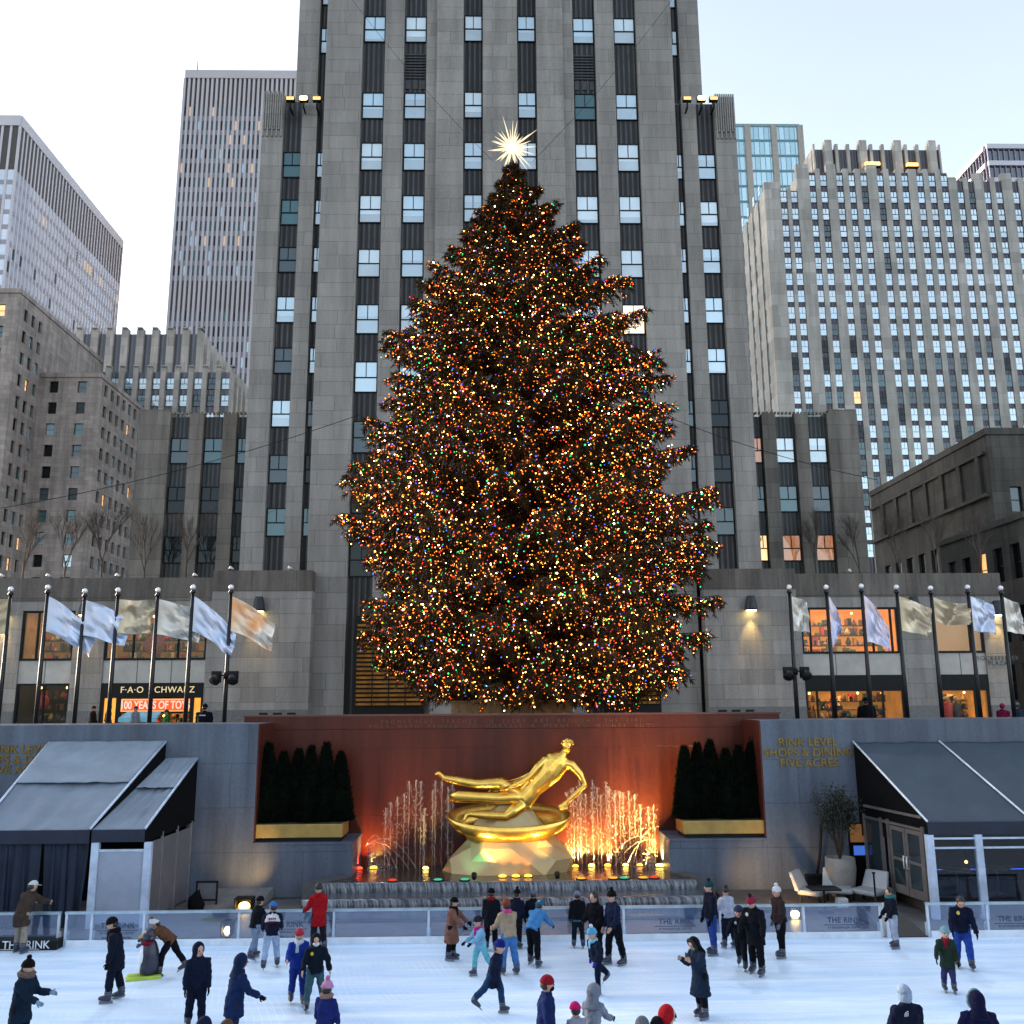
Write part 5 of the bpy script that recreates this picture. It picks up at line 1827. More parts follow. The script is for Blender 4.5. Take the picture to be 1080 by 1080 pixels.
# ------------------------------------------------------------------ ice
def ice_mat():
    m, nt, b = new_mat('rink_ice')
    pos = N(nt, 'ShaderNodeNewGeometry').outputs['Position']
    n = N(nt, 'ShaderNodeTexNoise', Scale=.35, Detail=5.0, Roughness=.6)
    nt.links.new(pos, n.inputs['Vector'])
    mp = N(nt, 'ShaderNodeMapping'); mp.inputs['Scale'].default_value = (.22, 2.6, 1); mp.inputs['Rotation'].default_value = (0, 0, .05)
    nt.links.new(pos, mp.inputs['Vector'])
    n2 = N(nt, 'ShaderNodeTexNoise', Scale=1.0, Detail=8.0, Roughness=.7, Distortion=.6)
    nt.links.new(mp.outputs[0], n2.inputs['Vector'])
    mp2 = N(nt, 'ShaderNodeMapping'); mp2.inputs['Scale'].default_value = (2.2, 9, 1); mp2.inputs['Rotation'].default_value = (0, 0, -.15)
    nt.links.new(pos, mp2.inputs['Vector'])
    n3 = N(nt, 'ShaderNodeTexNoise', Scale=2.0, Detail=6.0, Roughness=.75, Distortion=1.2)
    nt.links.new(mp2.outputs[0], n3.inputs['Vector'])
    r0 = N(nt, 'ShaderNodeMapRange'); r0.inputs['From Min'].default_value = .34; r0.inputs['From Max'].default_value = .66
    nt.links.new(n2.outputs['Fac'], r0.inputs['Value'])
    a = mixrgb(nt, 'MIX', r0.outputs[0], (.36, .58, .88), (.84, .93, 1.0))  # blue of the rink lighting painted into the ice tones
    nf = N(nt, 'ShaderNodeMath', operation='MULTIPLY'); nf.inputs[1].default_value = .8
    nt.links.new(n.outputs['Fac'], nf.inputs[0])
    a = mixrgb(nt, 'MIX', nf.outputs[0], a, (.66, .81, .98))
    r = N(nt, 'ShaderNodeMapRange'); r.inputs['From Min'].default_value = .52; r.inputs['From Max'].default_value = .72
    nt.links.new(n3.outputs['Fac'], r.inputs['Value'])
    mu = N(nt, 'ShaderNodeMath', operation='MULTIPLY'); mu.inputs[1].default_value = .5
    nt.links.new(r.outputs[0], mu.inputs[0])
    a = mixrgb(nt, 'MIX', mu.outputs[0], a, (.93, .96, .99))
    for k, (cx_, cy_, sc_) in enumerate(((3, 10, 2.6), (-9, 17, 3.3), (11, 26, 2.2))):      # long curved blade marks
        mpr = N(nt, 'ShaderNodeMapping'); mpr.inputs['Location'].default_value = (-cx_, -cy_, 0)
        nt.links.new(pos, mpr.inputs['Vector'])
        wv = N(nt, 'ShaderNodeTexWave', Scale=sc_, Distortion=5.0, Detail=2.0)
        wv.wave_type = 'RINGS'; wv.rings_direction = 'Z'
        wv.inputs['Detail Scale'].default_value = .35
        nt.links.new(mpr.outputs[0], wv.inputs['Vector'])
        th = N(nt, 'ShaderNodeMapRange'); th.inputs['From Min'].default_value = .965; th.inputs['From Max'].default_value = 1.0
        nt.links.new(wv.outputs['Fac'], th.inputs['Value'])
        nm = N(nt, 'ShaderNodeTexNoise', Scale=.5 + .2 * k, Detail=3.0)
        nt.links.new(mpr.outputs[0], nm.inputs['Vector'])
        mk = N(nt, 'ShaderNodeMapRange'); mk.inputs['From Min'].default_value = .48; mk.inputs['From Max'].default_value = .62
        nt.links.new(nm.outputs['Fac'], mk.inputs['Value'])
        mm = N(nt, 'ShaderNodeMath', operation='MULTIPLY'); nt.links.new(th.outputs[0], mm.inputs[0]); nt.links.new(mk.outputs[0], mm.inputs[1])
        m3 = N(nt, 'ShaderNodeMath', operation='MULTIPLY'); m3.inputs[1].default_value = .7; nt.links.new(mm.outputs[0], m3.inputs[0])
        a = mixrgb(nt, 'MIX', m3.outputs[0], a, (.97, .98, 1.0) if k != 1 else (.42, .56, .74))
    nt.links.new(a, b.inputs['Base Color'])
    r2 = N(nt, 'ShaderNodeMapRange'); r2.inputs['To Min'].default_value = .22; r2.inputs['To Max'].default_value = .5
    nt.links.new(n2.outputs['Fac'], r2.inputs['Value'])
    nt.links.new(r2.outputs[0], b.inputs['Roughness'])
    bp = N(nt, 'ShaderNodeBump', Strength=.12, Distance=.01)
    nt.links.new(n3.outputs['Fac'], bp.inputs['Height'])
    nt.links.new(bp.outputs['Normal'], b.inputs['Normal'])
    return m
YFN = 25.3
mb = MB(); mb.quad((-24, 5.0, 0), (24, 5.0, 0), (24, YFN + .02, 0), (-24, YFN + .02, 0))
struct('rink_ice', mb, ice_mat())

# ------------------------------------------------------------------ the glass rink fence
M_RAIL = pm('rail_white', (.55, .62, .70), .35, .2)
M_RAILTOP = pm('rail_steel', (.40, .50, .56), .3, .6)
M_FGLASS = clear('rink_glass', (.86, .92, 1.0), .10, .05, milk=.05, milkcol=(.22, .38, .85))  # blue cast of the rink lighting put into the glass colour
M_KICK = pm('kick_white', (.72, .78, .84), .4, var=.15)
M_RLET = pm('rink_letters', (.03, .06, .13), .5)
zf = P(520, 958, YFN).z
fx = lambda px: PX(px, 975, YFN)


def fence(label, posts, gate_ends, signs):
    x0, x1 = posts[0], posts[-1]
    t = thing('rink_fence', label, 'fence', ((x0 + x1) / 2, YFN, 0), 0, 'glass fences round the ice')
    for p in posts:
        mb = MB().box(p - .028, p + .028, YFN - .03, YFN + .03, .0, zf - .03)
        mb.box(p - .06, p + .06, YFN + .031, YFN + .07, .0, .35)
        mb.build('post', M_RAIL, t)
    MB().box(x0 - .04, x1 + .04, YFN - .045, YFN + .045, zf - .03, zf + .03).build('top_rail', M_RAILTOP, t)
    MB().box(x0 + .04, x1 - .04, YFN - .055, YFN - .031, 0, .16).build('kick_board', M_KICK, t)
    for a, b in zip(posts, posts[1:]):
        mb = MB(); mb.box(a + .036, b - .036, YFN - .006, YFN + .006, .17, zf - .031)
        mb.build('glass_panel', M_FGLASS, t)
    for px in signs:
        for s_, sz, yy, bo in (('THE RINK', .185, 973.6, .003), ('AT ROCKEFELLER CENTER', .068, 979.8, .0006), ('ROCKEFELLER CENTER', .068, 984.8, .0006)):
            if s_ == 'THE RINK':
                for w_, al, gx in (('THE', 'RIGHT', -.38), ('RINK', 'LEFT', -.02)):
                    letters('lettering', w_, sz, M_RLET, (fx(px) + gx * sz, YFN - .010, P(px, yy + (530 - px) * .008, YFN).z - .05), t, depth=.001, bold=bo, spacing=1.05, align=al)
                continue
            letters('lettering', s_, sz, M_RLET, (fx(px), YFN - .010, P(px, yy + (530 - px) * .008, YFN).z - .05), t, depth=.001, bold=bo, spacing=1.05)
        zl = P(px, 976.3 + (530 - px) * .008, YFN).z - .05
        mb = MB(); mb.box(fx(px) - .52, fx(px) + .52, YFN - .012, YFN - .0095, zl, zl + .015); mb.build('sign_line', M_RLET, t)
    return t


fence('long glass rink fence in front of the fountain, ending at the pavilion gap', [fx(p) for p in (70, 97, 152, 252, 352, 452, 556, 658, 760, 848, 929)], None, (124, 302, 505, 712, 890))
fence('short glass rink fence before the dark curtained tent', [fx(p) for p in (-70, -10, 62)], None, ())
fence('glass rink fence in front of the glazed pavilion', [fx(p) for p in (979, 1042, 1100, 1160)], None, (1070,))
# gate post pair
mb = MB().box(fx(936) - .05, fx(936) + .05, YFN - .06, YFN + .2, 0, zf)
single('gate_post', mb, M_RAIL, 'white gate post at the gap in the glass fence by the pavilion doors', 'post')
mb = MB()
a, b = fx(938), fx(977)
mb.hexa([(a, YFN - .02, 0), (b, YFN - .02, 0), (b, YFN + 2.2, 0), (a, YFN + 2.2, 0)], [(a, YFN - .02, .03), (b, YFN - .02, .03), (b, YFN + 2.2, .38), (a, YFN + 2.2, .38)])
single('ramp', mb, pm('dark_rubber', (.035, .032, .03), .7, scale=9), 'dark rubber ramp from the ice up to the pavilion doors', 'ramp')

# dark step with the rink name by the left edge
p0, p1 = G(-12, 1003), G(58, 1003)
st_ = thing('step_box', 'black step box lettered with the rink name at the picture edge', 'step', ((p0.x + p1.x) / 2, p0.y, 0))
MB().box(p0.x, p1.x, p0.y, p0.y + .45, 0, .22).build('box', M_BLACK, st_)
for w_, al, gx in (('THE', 'RIGHT', -.38), ('RINK', 'LEFT', -.02)):
    letters('lettering', w_, .26, M_KICK, (G(30, 1003).x - .1 + gx * .26, p0.y - .006, .045), st_, depth=.002, bold=.002, align=al)
MB().box(G(0, 1003).x, G(40, 1003).x, p0.y - .006, p0.y - .001, .022, .034).build('sign_line', M_KICK, st_)

# ------------------------------------------------------------------ tents
M_CANV = pm('grey_canvas', (.155, .195, .25), .7, var=.18, scale=1.2, bump=.5)
M_CANVD = pm('dark_canvas', (.034, .052, .075), .7, var=.2, scale=1.2, bump=.3)
M_VAL = pm('navy_valance', (.009, .015, .034), .7, var=.3)
M_NAVY = pm('navy_curtain', (.007, .015, .036), .75, var=.35, scale=2)
M_BLK = pm('black_fabric', (.004, .004, .005), .95, var=.3, spec=.1)
M_POST = pm('white_post', (.50, .58, .72), .4, .1)
M_FROST = pm('frosted_sheet', (.30, .34, .43), .35, var=.12, scale=2)
M_TAUPE = pm('taupe_sheet', (.135, .125, .135), .4, var=.2, scale=2)
YTF, YTB = 27.2, 30.95
ez = P(50, 876, YTF).z


def canvas(mb, e0, e1, b0, b1, thick=.03, nu=40, nv=36, wr=.035, seed=1):
    """roof cloth from eave e0-e1 up to back edge b0-b1, sagging a little"""
    e0, e1, b0, b1 = map(Vector, (e0, e1, b0, b1))
    vs, fs = [], []
    for i in range(nu + 1):
        for j in range(nv + 1):
            u, v = i / nu, j / nv
            p = e0.lerp(e1, u).lerp(b0.lerp(b1, u), v)
            s = 4 * u * (1 - u)
            p.z -= .09 * s * math.sin(PI * v) + wr * s ** .4 * (1.4 * mnoise.noise((u * 9 + seed, v * 2.2 + u * 2, seed)) + .9 * mnoise.noise((u * 3 + seed, v * 16 - u * 5, seed + 4)) * (.3 + v))
            vs.append(p)
    for i in range(nu):
        for j in range(nv):
            a = i * (nv + 1) + j
            fs.append((a, a + nv + 1, a + nv + 2, a + 1))
    sm = mb.smooth; mb.smooth = True
    mb.add(vs, fs)
    mb.smooth = sm


def beam(mb, a, b, r=.035): mb.tube(a, b, r, r, 8)


tent = thing('tent', 'pale grey canvas tent of two bays with navy curtains beside the shops sign', 'tent', (PX(60, 900, 29), 29, 0))
x1l, x1r = PX(-25, 876, YTF), PX(95, 876, YTF)
b1l, b1r = PX(82, 783, YTB), PX(175, 783, YTB)
rz1 = P(130, 783.5, YTB).z
x2r, b2r = PX(153, 876, YTF), PX(208, 801, YTB)
rz2 = P(185, 801, YTB).z
mb = MB(); canvas(mb, (x1l, YTF, ez), (x1r, YTF, ez), (x1l + .05, YTB, rz1), (b1r, YTB, rz1), seed=2)
o = mb.build('roof', M_CANV, tent); md = o.modifiers.new('t', 'SOLIDIFY'); md.thickness = .02
def flap(e0, e1, b0, b1, v0, parent, seed):
    e0, e1, b0, b1 = map(Vector, (e0, e1, b0, b1))
    mb = MB(); canvas(mb, e0.lerp(b0, v0) + Vector((0, -.02, .03)), e1.lerp(b1, v0) + Vector((0, -.02, .03)), b0 + Vector((0, 0, .045)), b1 + Vector((0, 0, .045)), wr=.022, seed=seed)
    f = mb.build('roof_flap', pm('pale_canvas', (.185, .23, .285), .7, var=.2, scale=1.4, bump=.5), parent)
    md = f.modifiers.new('t', 'SOLIDIFY'); md.thickness = .02; md.offset = 1
flap((x1l + .04, YTF, ez), (x1r - .04, YTF, ez), (x1l + .09, YTB, rz1), (b1r - .04, YTB, rz1), .50, o, 12)
mb = MB(); beam(mb, (x1l, YTF, ez + .03), (x1l + .05, YTB, rz1 + .03)); beam(mb, (x1r, YTF, ez + .03), (b1r, YTB, rz1 + .03)); beam(mb, (x1l + .05, YTB, rz1 + .02), (b1r, YTB, rz1 + .02), .02)
mb.build('roof_bar', M_POST, o)
mb = MB(); canvas(mb, (x1r + .05, YTF, ez), (x2r, YTF, ez), (b1r + .02, YTB, rz2), (b2r, YTB, rz2), wr=.06, seed=5)
o = mb.build('roof', M_CANV, tent); md = o.modifiers.new('t', 'SOLIDIFY'); md.thickness = .02
flap((x1r + .09, YTF, ez), (x2r - .03, YTF, ez), (b1r + .06, YTB, rz2), (b2r - .03, YTB, rz2), .55, o, 15)
mb = MB(); beam(mb, (x2r, YTF, ez + .03), (b2r, YTB, rz2 + .03)); beam(mb, (b1r, YTB, rz2 + .02), (b2r, YTB, rz2 + .02), .02)
mb.build('roof_bar', M_POST, o)
mb = MB().tri((x1r + .03, YTF, ez - .02), (b1r + .01, YTB, rz1 - .02), (b1r + .01, YTB, ez - .02))
mb.build('gable', M_BLK, tent)
vz = P(50, 890, YTF).z
mb = MB().box(x1l, x1r, YTF - .02, YTF + .01, vz, ez + .01).box(x1r + .06, x2r, YTF - .02, YTF + .01, vz + .03, ez + .01)
mb.build('valance', M_VAL, tent)
def drape(mb, xa, xb, y, z0, z1, seed, folds=7, gather=0.0):
    n = folds * 8
    vs, fs = [], []
    nz = 8
    for i in range(n + 1):
        for j in range(nz + 1):
            u, v = i / n, j / nz
            x = xa + (xb - xa) * u + gather * (1 - v) * (.5 - u) * .4 + .05 * math.sin(u * 23 + seed * 2 + v * 2)
            vs.append((x, y + .07 * math.sin(u * folds * 2 * PI + seed + v * 1.5 + 1.6 * math.sin(u * 9 + seed)) * (.4 + .6 * (1 - v)), z0 + (z1 - z0) * v))
    for i in range(n):
        for j in range(nz):
            a = i * (nz + 1) + j
            fs.append((a, a + nz + 1, a + nz + 2, a + 1))
    mb.smooth = True
    mb.add(vs, fs)
xgap = PX(38, 920, YTF)
mb = MB(); drape(mb, x1l, xgap - .02, YTF + .10, 0, vz + .05, 1, 8); mb.build('curtain', M_NAVY, tent)
mb = MB(); drape(mb, xgap + .12, x1r - .1, YTF + .16, 0, vz + .05, 4, 6, .3); mb.build('curtain', M_NAVY, tent)
mb = MB(); mb.box(xgap - .1, xgap + .3, YTF + 1.4, YTF + 1.45, .2, vz); mb.build('inner_sheet', M_FROST, tent)
mb = MB().box(x1l, x2r - .05, YTB - .03, YTB, 0, ez); mb.build('back_cloth', M_BLK, tent)
for px in (98, 154):
    x = PX(px, 930, YTF)
    MB().box(x - .10, x + .10, YTF - .05, YTF + .09, 0, vz + .02).build('post', M_POST, tent)
xa, xb = PX(101, 930, YTF) + .03, PX(151, 930, YTF) - .03
zh = P(125, 897, YTF).z
mb = MB().box(xa, xb, YTF + .01, YTF + .04, .1, zh - .03); mb.build('front_panel', M_FROST, tent)
mb = MB().box(xa, xb, YTF - .01, YTF + .05, zh - .03, zh + .03); mb.build('front_rail', M_POST, tent)
# side: gable cloth and three sheets
mb = MB(); mb.quad((x2r + .02, YTF + .02, ez - .35), (x2r + .02 + (b2r - x2r), YTB, ez - .25), (b2r + .02, YTB, rz2 - .02), (x2r + .02, YTF + .02, ez - .02))
o = mb.build('gable', M_BLK, tent); md = o.modifiers.new('t', 'SOLIDIFY'); md.thickness = .02
n = 3
for i in range(n):
    ya, yb = YTF + .12 + (YTB - YTF - .3) * i / n, YTF + .12 + (YTB - YTF - .3) * (i + 1) / n
    xx = lambda y: x2r + (b2r - x2r) * (y - YTF) / (YTB - YTF)
    mb = MB(); mb.quad((xx(ya), ya + .04, .05), (xx(yb), yb - .04, .05), (xx(yb), yb - .04, ez - .38), (xx(ya), ya + .04, ez - .38))
    mb.build('side_panel', M_TAUPE, tent)
    mb = MB().box(xx(yb) - .03, xx(yb) + .03, yb - .04, yb + .02, 0, ez - .2); mb.build('side_post', pm('side_post', (.26, .24, .25), .4, .3), tent)

pav = thing('pavilion', 'glazed pavilion under a dark sloping awning with double doors on its side', 'pavilion', (PX(1040, 920, 29), 29, 0))
pe = P(1030, 867, YTF).z
xf, xbk = PX(978, 867, YTF), PX(900, 784, YTB)
rz = P(990, 782.5, YTB).z
xd_f, xd_b = PX(1088, 867, YTF), PX(990, 782, YTB)
xe_f = xf + 8.2
for k, (a0, a1, c0, c1) in enumerate(((xf, xd_f, xbk, xd_b), (xd_f + .02, xe_f, xd_b + .02, xe_f - .3))):
    mb = MB(); canvas(mb, (a0, YTF, pe), (a1, YTF, pe), (c0, YTB, rz), (c1, YTB, rz), wr=.018, seed=8 + k)
    o = mb.build('roof', M_CANVD, pav); md = o.modifiers.new('t', 'SOLIDIFY'); md.thickness = .02
    mb = MB(); beam(mb, (a0, YTF, pe + .03), (c0, YTB, rz + .03), .03)
    mb.build('roof_bar', pm('white_bar', (.75, .78, .82), .4), o)
MB().box(xf, xe_f, YTF - .02, YTF + .01, P(1030, 880, YTF).z, pe + .01).build('valance', M_VAL, pav)
mb = MB(); mb.add([(xf + .01, YTF + .02, pe - .02), (xbk + .01, YTB, rz - .02), (xbk + .01, YTB, pe - .85), (xf + .01, YTF + .02, pe - .45)], [(0, 1, 2, 3)])
o = mb.build('gable', M_BLK, pav); md = o.modifiers.new('t', 'SOLIDIFY'); md.thickness = .02
M_PGLASS = clear('pavilion_glass', (.5, .58, .72), .045, .02)
zt1, zt2 = P(1030, 884, YTF).z, P(1030, 894, YTF).z
pxs = [xf + .02, PX(1036, 930, YTF), PX(1036, 930, YTF) + 1.75, xe_f - .1]
for x in pxs: MB().box(x - .10, x + .10, YTF - .05, YTF + .1, 0, P(1030, 880, YTF).z).build('post', M_POST, pav)
mb = MB()
for z in (zt1, zt2):
    mb.box(pxs[0] + .1, pxs[-1] - .1, YTF - .02, YTF + .06, z - .025, z + .025)
mb.build('transom', M_POST, pav)
mb = MB(); mb.quad((pxs[0], YTF + .03, .1), (pxs[-1], YTF + .03, .1), (pxs[-1], YTF + .03, pe - .1), (pxs[0], YTF + .03, pe - .1)); mb.build('front_glass', M_PGLASS, pav)
mb = MB().box(xf - .2, xe_f, YTB - .05, YTB - .02, 0, rz - .1); mb.build('back_cloth', pm('dim_interior', (.010, .011, .018), .9, scale=2), pav)
MB().box(xf + .1, xe_f, YTF + .15, YTB - .1, .02, .34).build('floor_deck', pm('deck_dark', (.05, .04, .035), .6), pav)
for i in range(4):
    x = xf + 1.3 + i * 1.35
    tb = MB(); tb.lathe([(.38, .70), (.40, .73), (.38, .75)], (x, YTF + 1.3 + .3 * (i % 2), .34), 16); tb.lathe([(.2, 0), (.04, .05), (.035, .7)], (x, YTF + 1.3 + .3 * (i % 2), .34), 10)
    q = thing('cafe_table', ('small round cafe table just inside the pavilion behind the corner post', 'small round cafe table inside the pavilion second from its corner post', 'small round cafe table inside the pavilion beyond the middle post', 'small round cafe table deep at the picture edge of the pavilion')[i], 'table', (x, YTF + 1.3, .34), 0, 'tables inside the pavilion')
    tb.build('table_top', pm('table_dark', (.08, .08, .10), .4), q)
mb = MB().box(pxs[1] - 1.0, xe_f - .3, YTB - .6, YTB - .57, .74, .76)
single('light_strip', mb, glow('blue_strip_glow', (.05, .15, 1.0), .8), 'thin blue light strip glowing inside the pavilion', 'light')
p = P(1019, 909, YTB - 1.4)
q = thing('pendant_lamp', 'tiny orange pendant lamp glowing inside the pavilion', 'lamp', p)
MB().ball(p, .045, 10, 6).build('bulb', glow('pendant_glow', (1, .45, .1), 5), q)
MB().box(p.x - .008, p.x + .008, p.y - .008, p.y + .008, p.z + .07, rz - .9).build('cord', M_BLACK, q)
# side wall: posts, transom, pair of glazed doors
M_SIDEF = pm('side_frame', (.20, .175, .165), .4, .4)
sxx = lambda y: xf + (xbk - xf) * (y - YTF) / (YTB - YTF)
M_SGL = glassy('door_glass', (.02, .028, .035), .12)
for y in (YTF + .25, YTF + 2.05, YTF + 2.45, YTB - .35):
    x = sxx(y); MB().box(x - .05, x + .05, y - .045, y + .045, 0, pe - .15).build('side_post', M_SIDEF, pav)
mb = MB()
for z in (2.28, 2.62):
    mb.hexa([(sxx(YTF + .25) - .04, YTF + .3, z), (sxx(YTF + .25) + .04, YTF + .3, z), (sxx(YTB - .35) + .04, YTB - .4, z), (sxx(YTB - .35) - .04, YTB - .4, z)],
            [(sxx(YTF + .25) - .04, YTF + .3, z + .07), (sxx(YTF + .25) + .04, YTF + .3, z + .07), (sxx(YTB - .35) + .04, YTB - .4, z + .07), (sxx(YTB - .35) - .04, YTB - .4, z + .07)])
mb.build('side_rail', M_SIDEF, pav)
for i in range(2):
    ya, yb = YTF + .33 + i * .84, YTF + .33 + i * .84 + .80
    mb = MB()
    def strip(y0, y1, z0, z1, t=.03):
        mb.hexa([(sxx(y0) - t, y0, z0), (sxx(y0) + t, y0, z0), (sxx(y1) + t, y1, z0), (sxx(y1) - t, y1, z0)], [(sxx(y0) - t, y0, z1), (sxx(y0) + t, y0, z1), (sxx(y1) + t, y1, z1), (sxx(y1) - t, y1, z1)])
    strip(ya, ya + .1, .38, 2.25); strip(yb - .1, yb, .38, 2.25); strip(ya + .1, yb - .1, .38, .62); strip(ya + .1, yb - .1, 2.13, 2.25); strip(ya + .1, yb - .1, 1.3, 1.38)
    d = mb.build('door', M_SIDEF, pav)
    mb = MB(); mb.quad((sxx(ya) - .005, ya + .1, .6), (sxx(yb) - .005, yb - .1, .6), (sxx(yb) - .005, yb - .1, 2.15), (sxx(ya) - .005, ya + .1, 2.15)); mb.build('pane', M_SGL, d)
    yh = yb - .06 if i == 0 else ya + .06
    mb = MB(); c = Vector((sxx(yh) - .08, yh, 1.3)); mb.tube(c + Vector((0, 0, -.18)), c + Vector((0, 0, .18)), .02); mb.box(c.x - .01, c.x + .06, c.y - .012, c.y + .012, c.z - .17, c.z - .15).box(c.x - .01, c.x + .06, c.y - .012, c.y + .012, c.z + .15, c.z + .17)
    mb.build('handle', M_BALL, d)
mb = MB(); ya, yb = YTF + 2.5, YTB - .4
mb.quad((sxx(ya), ya, .4), (sxx(yb), yb, .4), (sxx(yb), yb, 2.28), (sxx(ya), ya, 2.28)); mb.build('side_glass', M_SGL, pav)
# dark service doorway behind, with a small blue screen
x0, x1 = PX(897, 900, 30.9), PX(925, 900, 30.9)
t = thing('service_doorway', 'dark doorway with warm wooden head beside the pavilion', 'doorway', ((x0 + x1) / 2, 30.9, 0))
MB().box(x0, x1, 30.88, 30.985, .0, P(910, 868, 30.9).z).build('opening', M_BLK, t)
MB().box(x0 + .02, x1 - .02, 30.86, 30.878, P(910, 888, 30.9).z, P(910, 869, 30.9).z).build('head_panel', pm('warm_wood', (.16, .085, .03), .6, scale=4, emit=(1, .4, .1), estr=.05), t)
mb = MB(); a, b = PX(900, 897, 30.8), PX(913, 897, 30.8)
q = thing('screen', 'small glowing blue screen in the dark doorway by the pavilion', 'screen', ((a + b) / 2, 30.82, P(906, 897, 30.8).z))
MB().box(a, b, 30.815, 30.857, P(906, 903, 30.8).z, P(906, 891, 30.8).z).build('casing', M_BLACK, q)
MB().box(a + .02, b - .02, 30.808, 30.814, P(906, 902, 30.8).z, P(906, 892, 30.8).z).build('display', glow('screen_glow', (.05, .14, .55), .45), q)

# ------------------------------------------------------------------ terrace furniture on the right
M_DECK = pm('deck_boards', (.11, .085, .07), .6, var=.4, scale=2)
a, b = PX(770, 946, 28.9), PX(938, 946, 28.9)
mb = MB()
nb_ = 18
for i in range(nb_):
    y = 28.3 + i * .15
    mb.box(a, b, y, y + .14, -.018, .10)
struct('deck', mb, M_DECK)
c = G(888, 941, .1); c = Vector((PX(888, 935, 29.9), 29.9, .1))
pot = thing('planter_pot', 'tall pale concrete pot beside the pavilion doorway', 'pot', c)
h = P(888, 904, 29.9).z - .1
MB().lathe([(.30, 0), (.40, h * .3), (.46, h * .7), (.44, h), (.38, h), (.36, h - .08), (.02, h - .1)], c, 24).build('pot', pm('concrete', (.22, .205, .19), .8, var=.2, scale=4), pot)
bs = thing('shrub', 'dark leafy shrub growing from the tall concrete pot', 'shrub', (c.x, c.y, .1 + h - .1))
rgb = random.Random(5)
mb, st2 = MB(), MB()
top = P(885, 842, 29.9).z
for i in range(26):
    a_ = rgb.uniform(0, 2 * PI); e = Vector((c.x + .75 * rgb.uniform(.1, 1) * math.cos(a_), c.y - .1 + .4 * rgb.uniform(0, 1) * math.sin(a_), rgb.uniform(top - .75, top + .35)))
    s0 = Vector((c.x, c.y, .1 + h - .1)); md_ = s0.lerp(e, .5) + Vector((0, 0, .15))
    st2.loft([s0, md_, e], [.02, .014, .006], 5)
    for j in range(120):
        q = md_.lerp(e, rgb.uniform(.2, 1.05)) + Vector((rgb.gauss(0, .10), rgb.gauss(0, .10), rgb.gauss(0, .10)))
        d = Vector((rgb.uniform(-1, 1), rgb.uniform(-1, 1), rgb.uniform(-.4, 1))).normalized() * rgb.uniform(.05, .11)
        w = d.cross(Vector((rgb.random(), rgb.random(), rgb.random()))).normalized() * .022
        mb.quad(q, q + d * .5 + w, q + d, q + d * .5 - w)
mb.build('foliage', pm('shrub_leaf', (.022, .028, .018), .7, var=.6, scale=8), bs); st2.build('stem', M_TWIG, bs)
# black pipe frame
mb = MB()
p = [P(904, 853, 30.4), P(867, 856, 30.4), P(865, 900, 30.4), P(862, 921, 30.4)]
mb.loft([p[0], p[1]], [.045, .045], 8).loft([p[1] + Vector((0, 0, .02)), p[2], p[3]], [.045] * 3, 8)
q = thing('pipe_frame', 'black bent heater pipe standing against the granite wall beside the pot', 'pipe', (p[3].x, 30.4, 0))
mb.build('pipe', M_BLACK, q)
a, b = PX(850, 930, 30.4), PX(868, 930, 30.4)
mb = MB(); z1 = P(860, 922, 30.4).z
mb.box(a, a + .05, 30.3, 30.5, 0, z1).box(b - .05, b, 30.3, 30.5, 0, z1).box(a + .05, b - .05, 30.3, 30.5, z1 - .05, z1)
mb.box(a + .05, b - .05, 30.38, 30.42, .05, z1 - .05)
mb.build('base_box', M_BLACK, q)


def lounge(px, py, lab, rz):
    c = G(px, py, .1)
    t = thing('lounge_chair', lab, 'chair', (c.x, c.y, .1), rz, 'white lounge chairs on the deck')
    m = pm('white_shell', (.30, .31, .33), .5, var=.1)
    mb = MB(); mb.box(-.42, .42, -.35, .35, .22, .36); o = mb.build('seat', m, t, True); bevel(o, .05, 3)
    mb = MB(); mb.hexa([(-.42, .28, .30), (.42, .28, .30), (.42, .42, .30), (-.42, .42, .30)], [(-.36, .52, .82), (.36, .52, .82), (.36, .62, .82), (-.36, .62, .82)]); o = mb.build('backrest', m, t, True); bevel(o, .04, 3)
    for sx_, sy in ((-1, -1), (1, -1), (-1, 1), (1, 1)):
        MB().box(sx_ * .34 - .025, sx_ * .34 + .025, sy * .28 - .025, sy * .28 + .025, 0, .22).build('leg', M_BLACK, t, True)
lounge(859, 951, 'long white lounge chair at the end of the deck before the pipe frame', .9)
lounge(884, 949, 'white lounge chair between the black table and the concrete pot', -.3)
lounge(917, 951, 'white lounge chair beside the pavilion doorway', -.9)
c = G(870, 958, .1)
t = thing('side_table', 'small square black table before the white lounge chairs', 'table', c)
o = MB().box(c.x - .42, c.x + .42, c.y - .3, c.y + .3, .62, .66).build('table_top', M_BLACK, t)
MB().box(c.x - .025, c.x + .025, c.y - .025, c.y + .025, .03, .62).box(c.x - .2, c.x + .2, c.y - .2, c.y + .2, 0, .03).build('pedestal', M_BLACK, t)
c = G(888, 957, .1)
mb = MB().box(c.x - .16, c.x + .16, c.y - .12, c.y + .12, .1, .36)
o = single('white_box', mb, pm('box_white', (.55, .55, .58), .6), 'small white box on the deck beside the black table', 'box'); bevel(o, .03)
# stanchion pole by the pavilion
c = G(925, 968, 0)
t = thing('stanchion', 'thin black stanchion post beside the white gate post', 'post', c)
MB().lathe([(.16, 0), (.16, .03), (.03, .05), (.025, 1.15), (.05, 1.17), (.05, 1.2)], c, 12).build('post', M_BLACK, t)

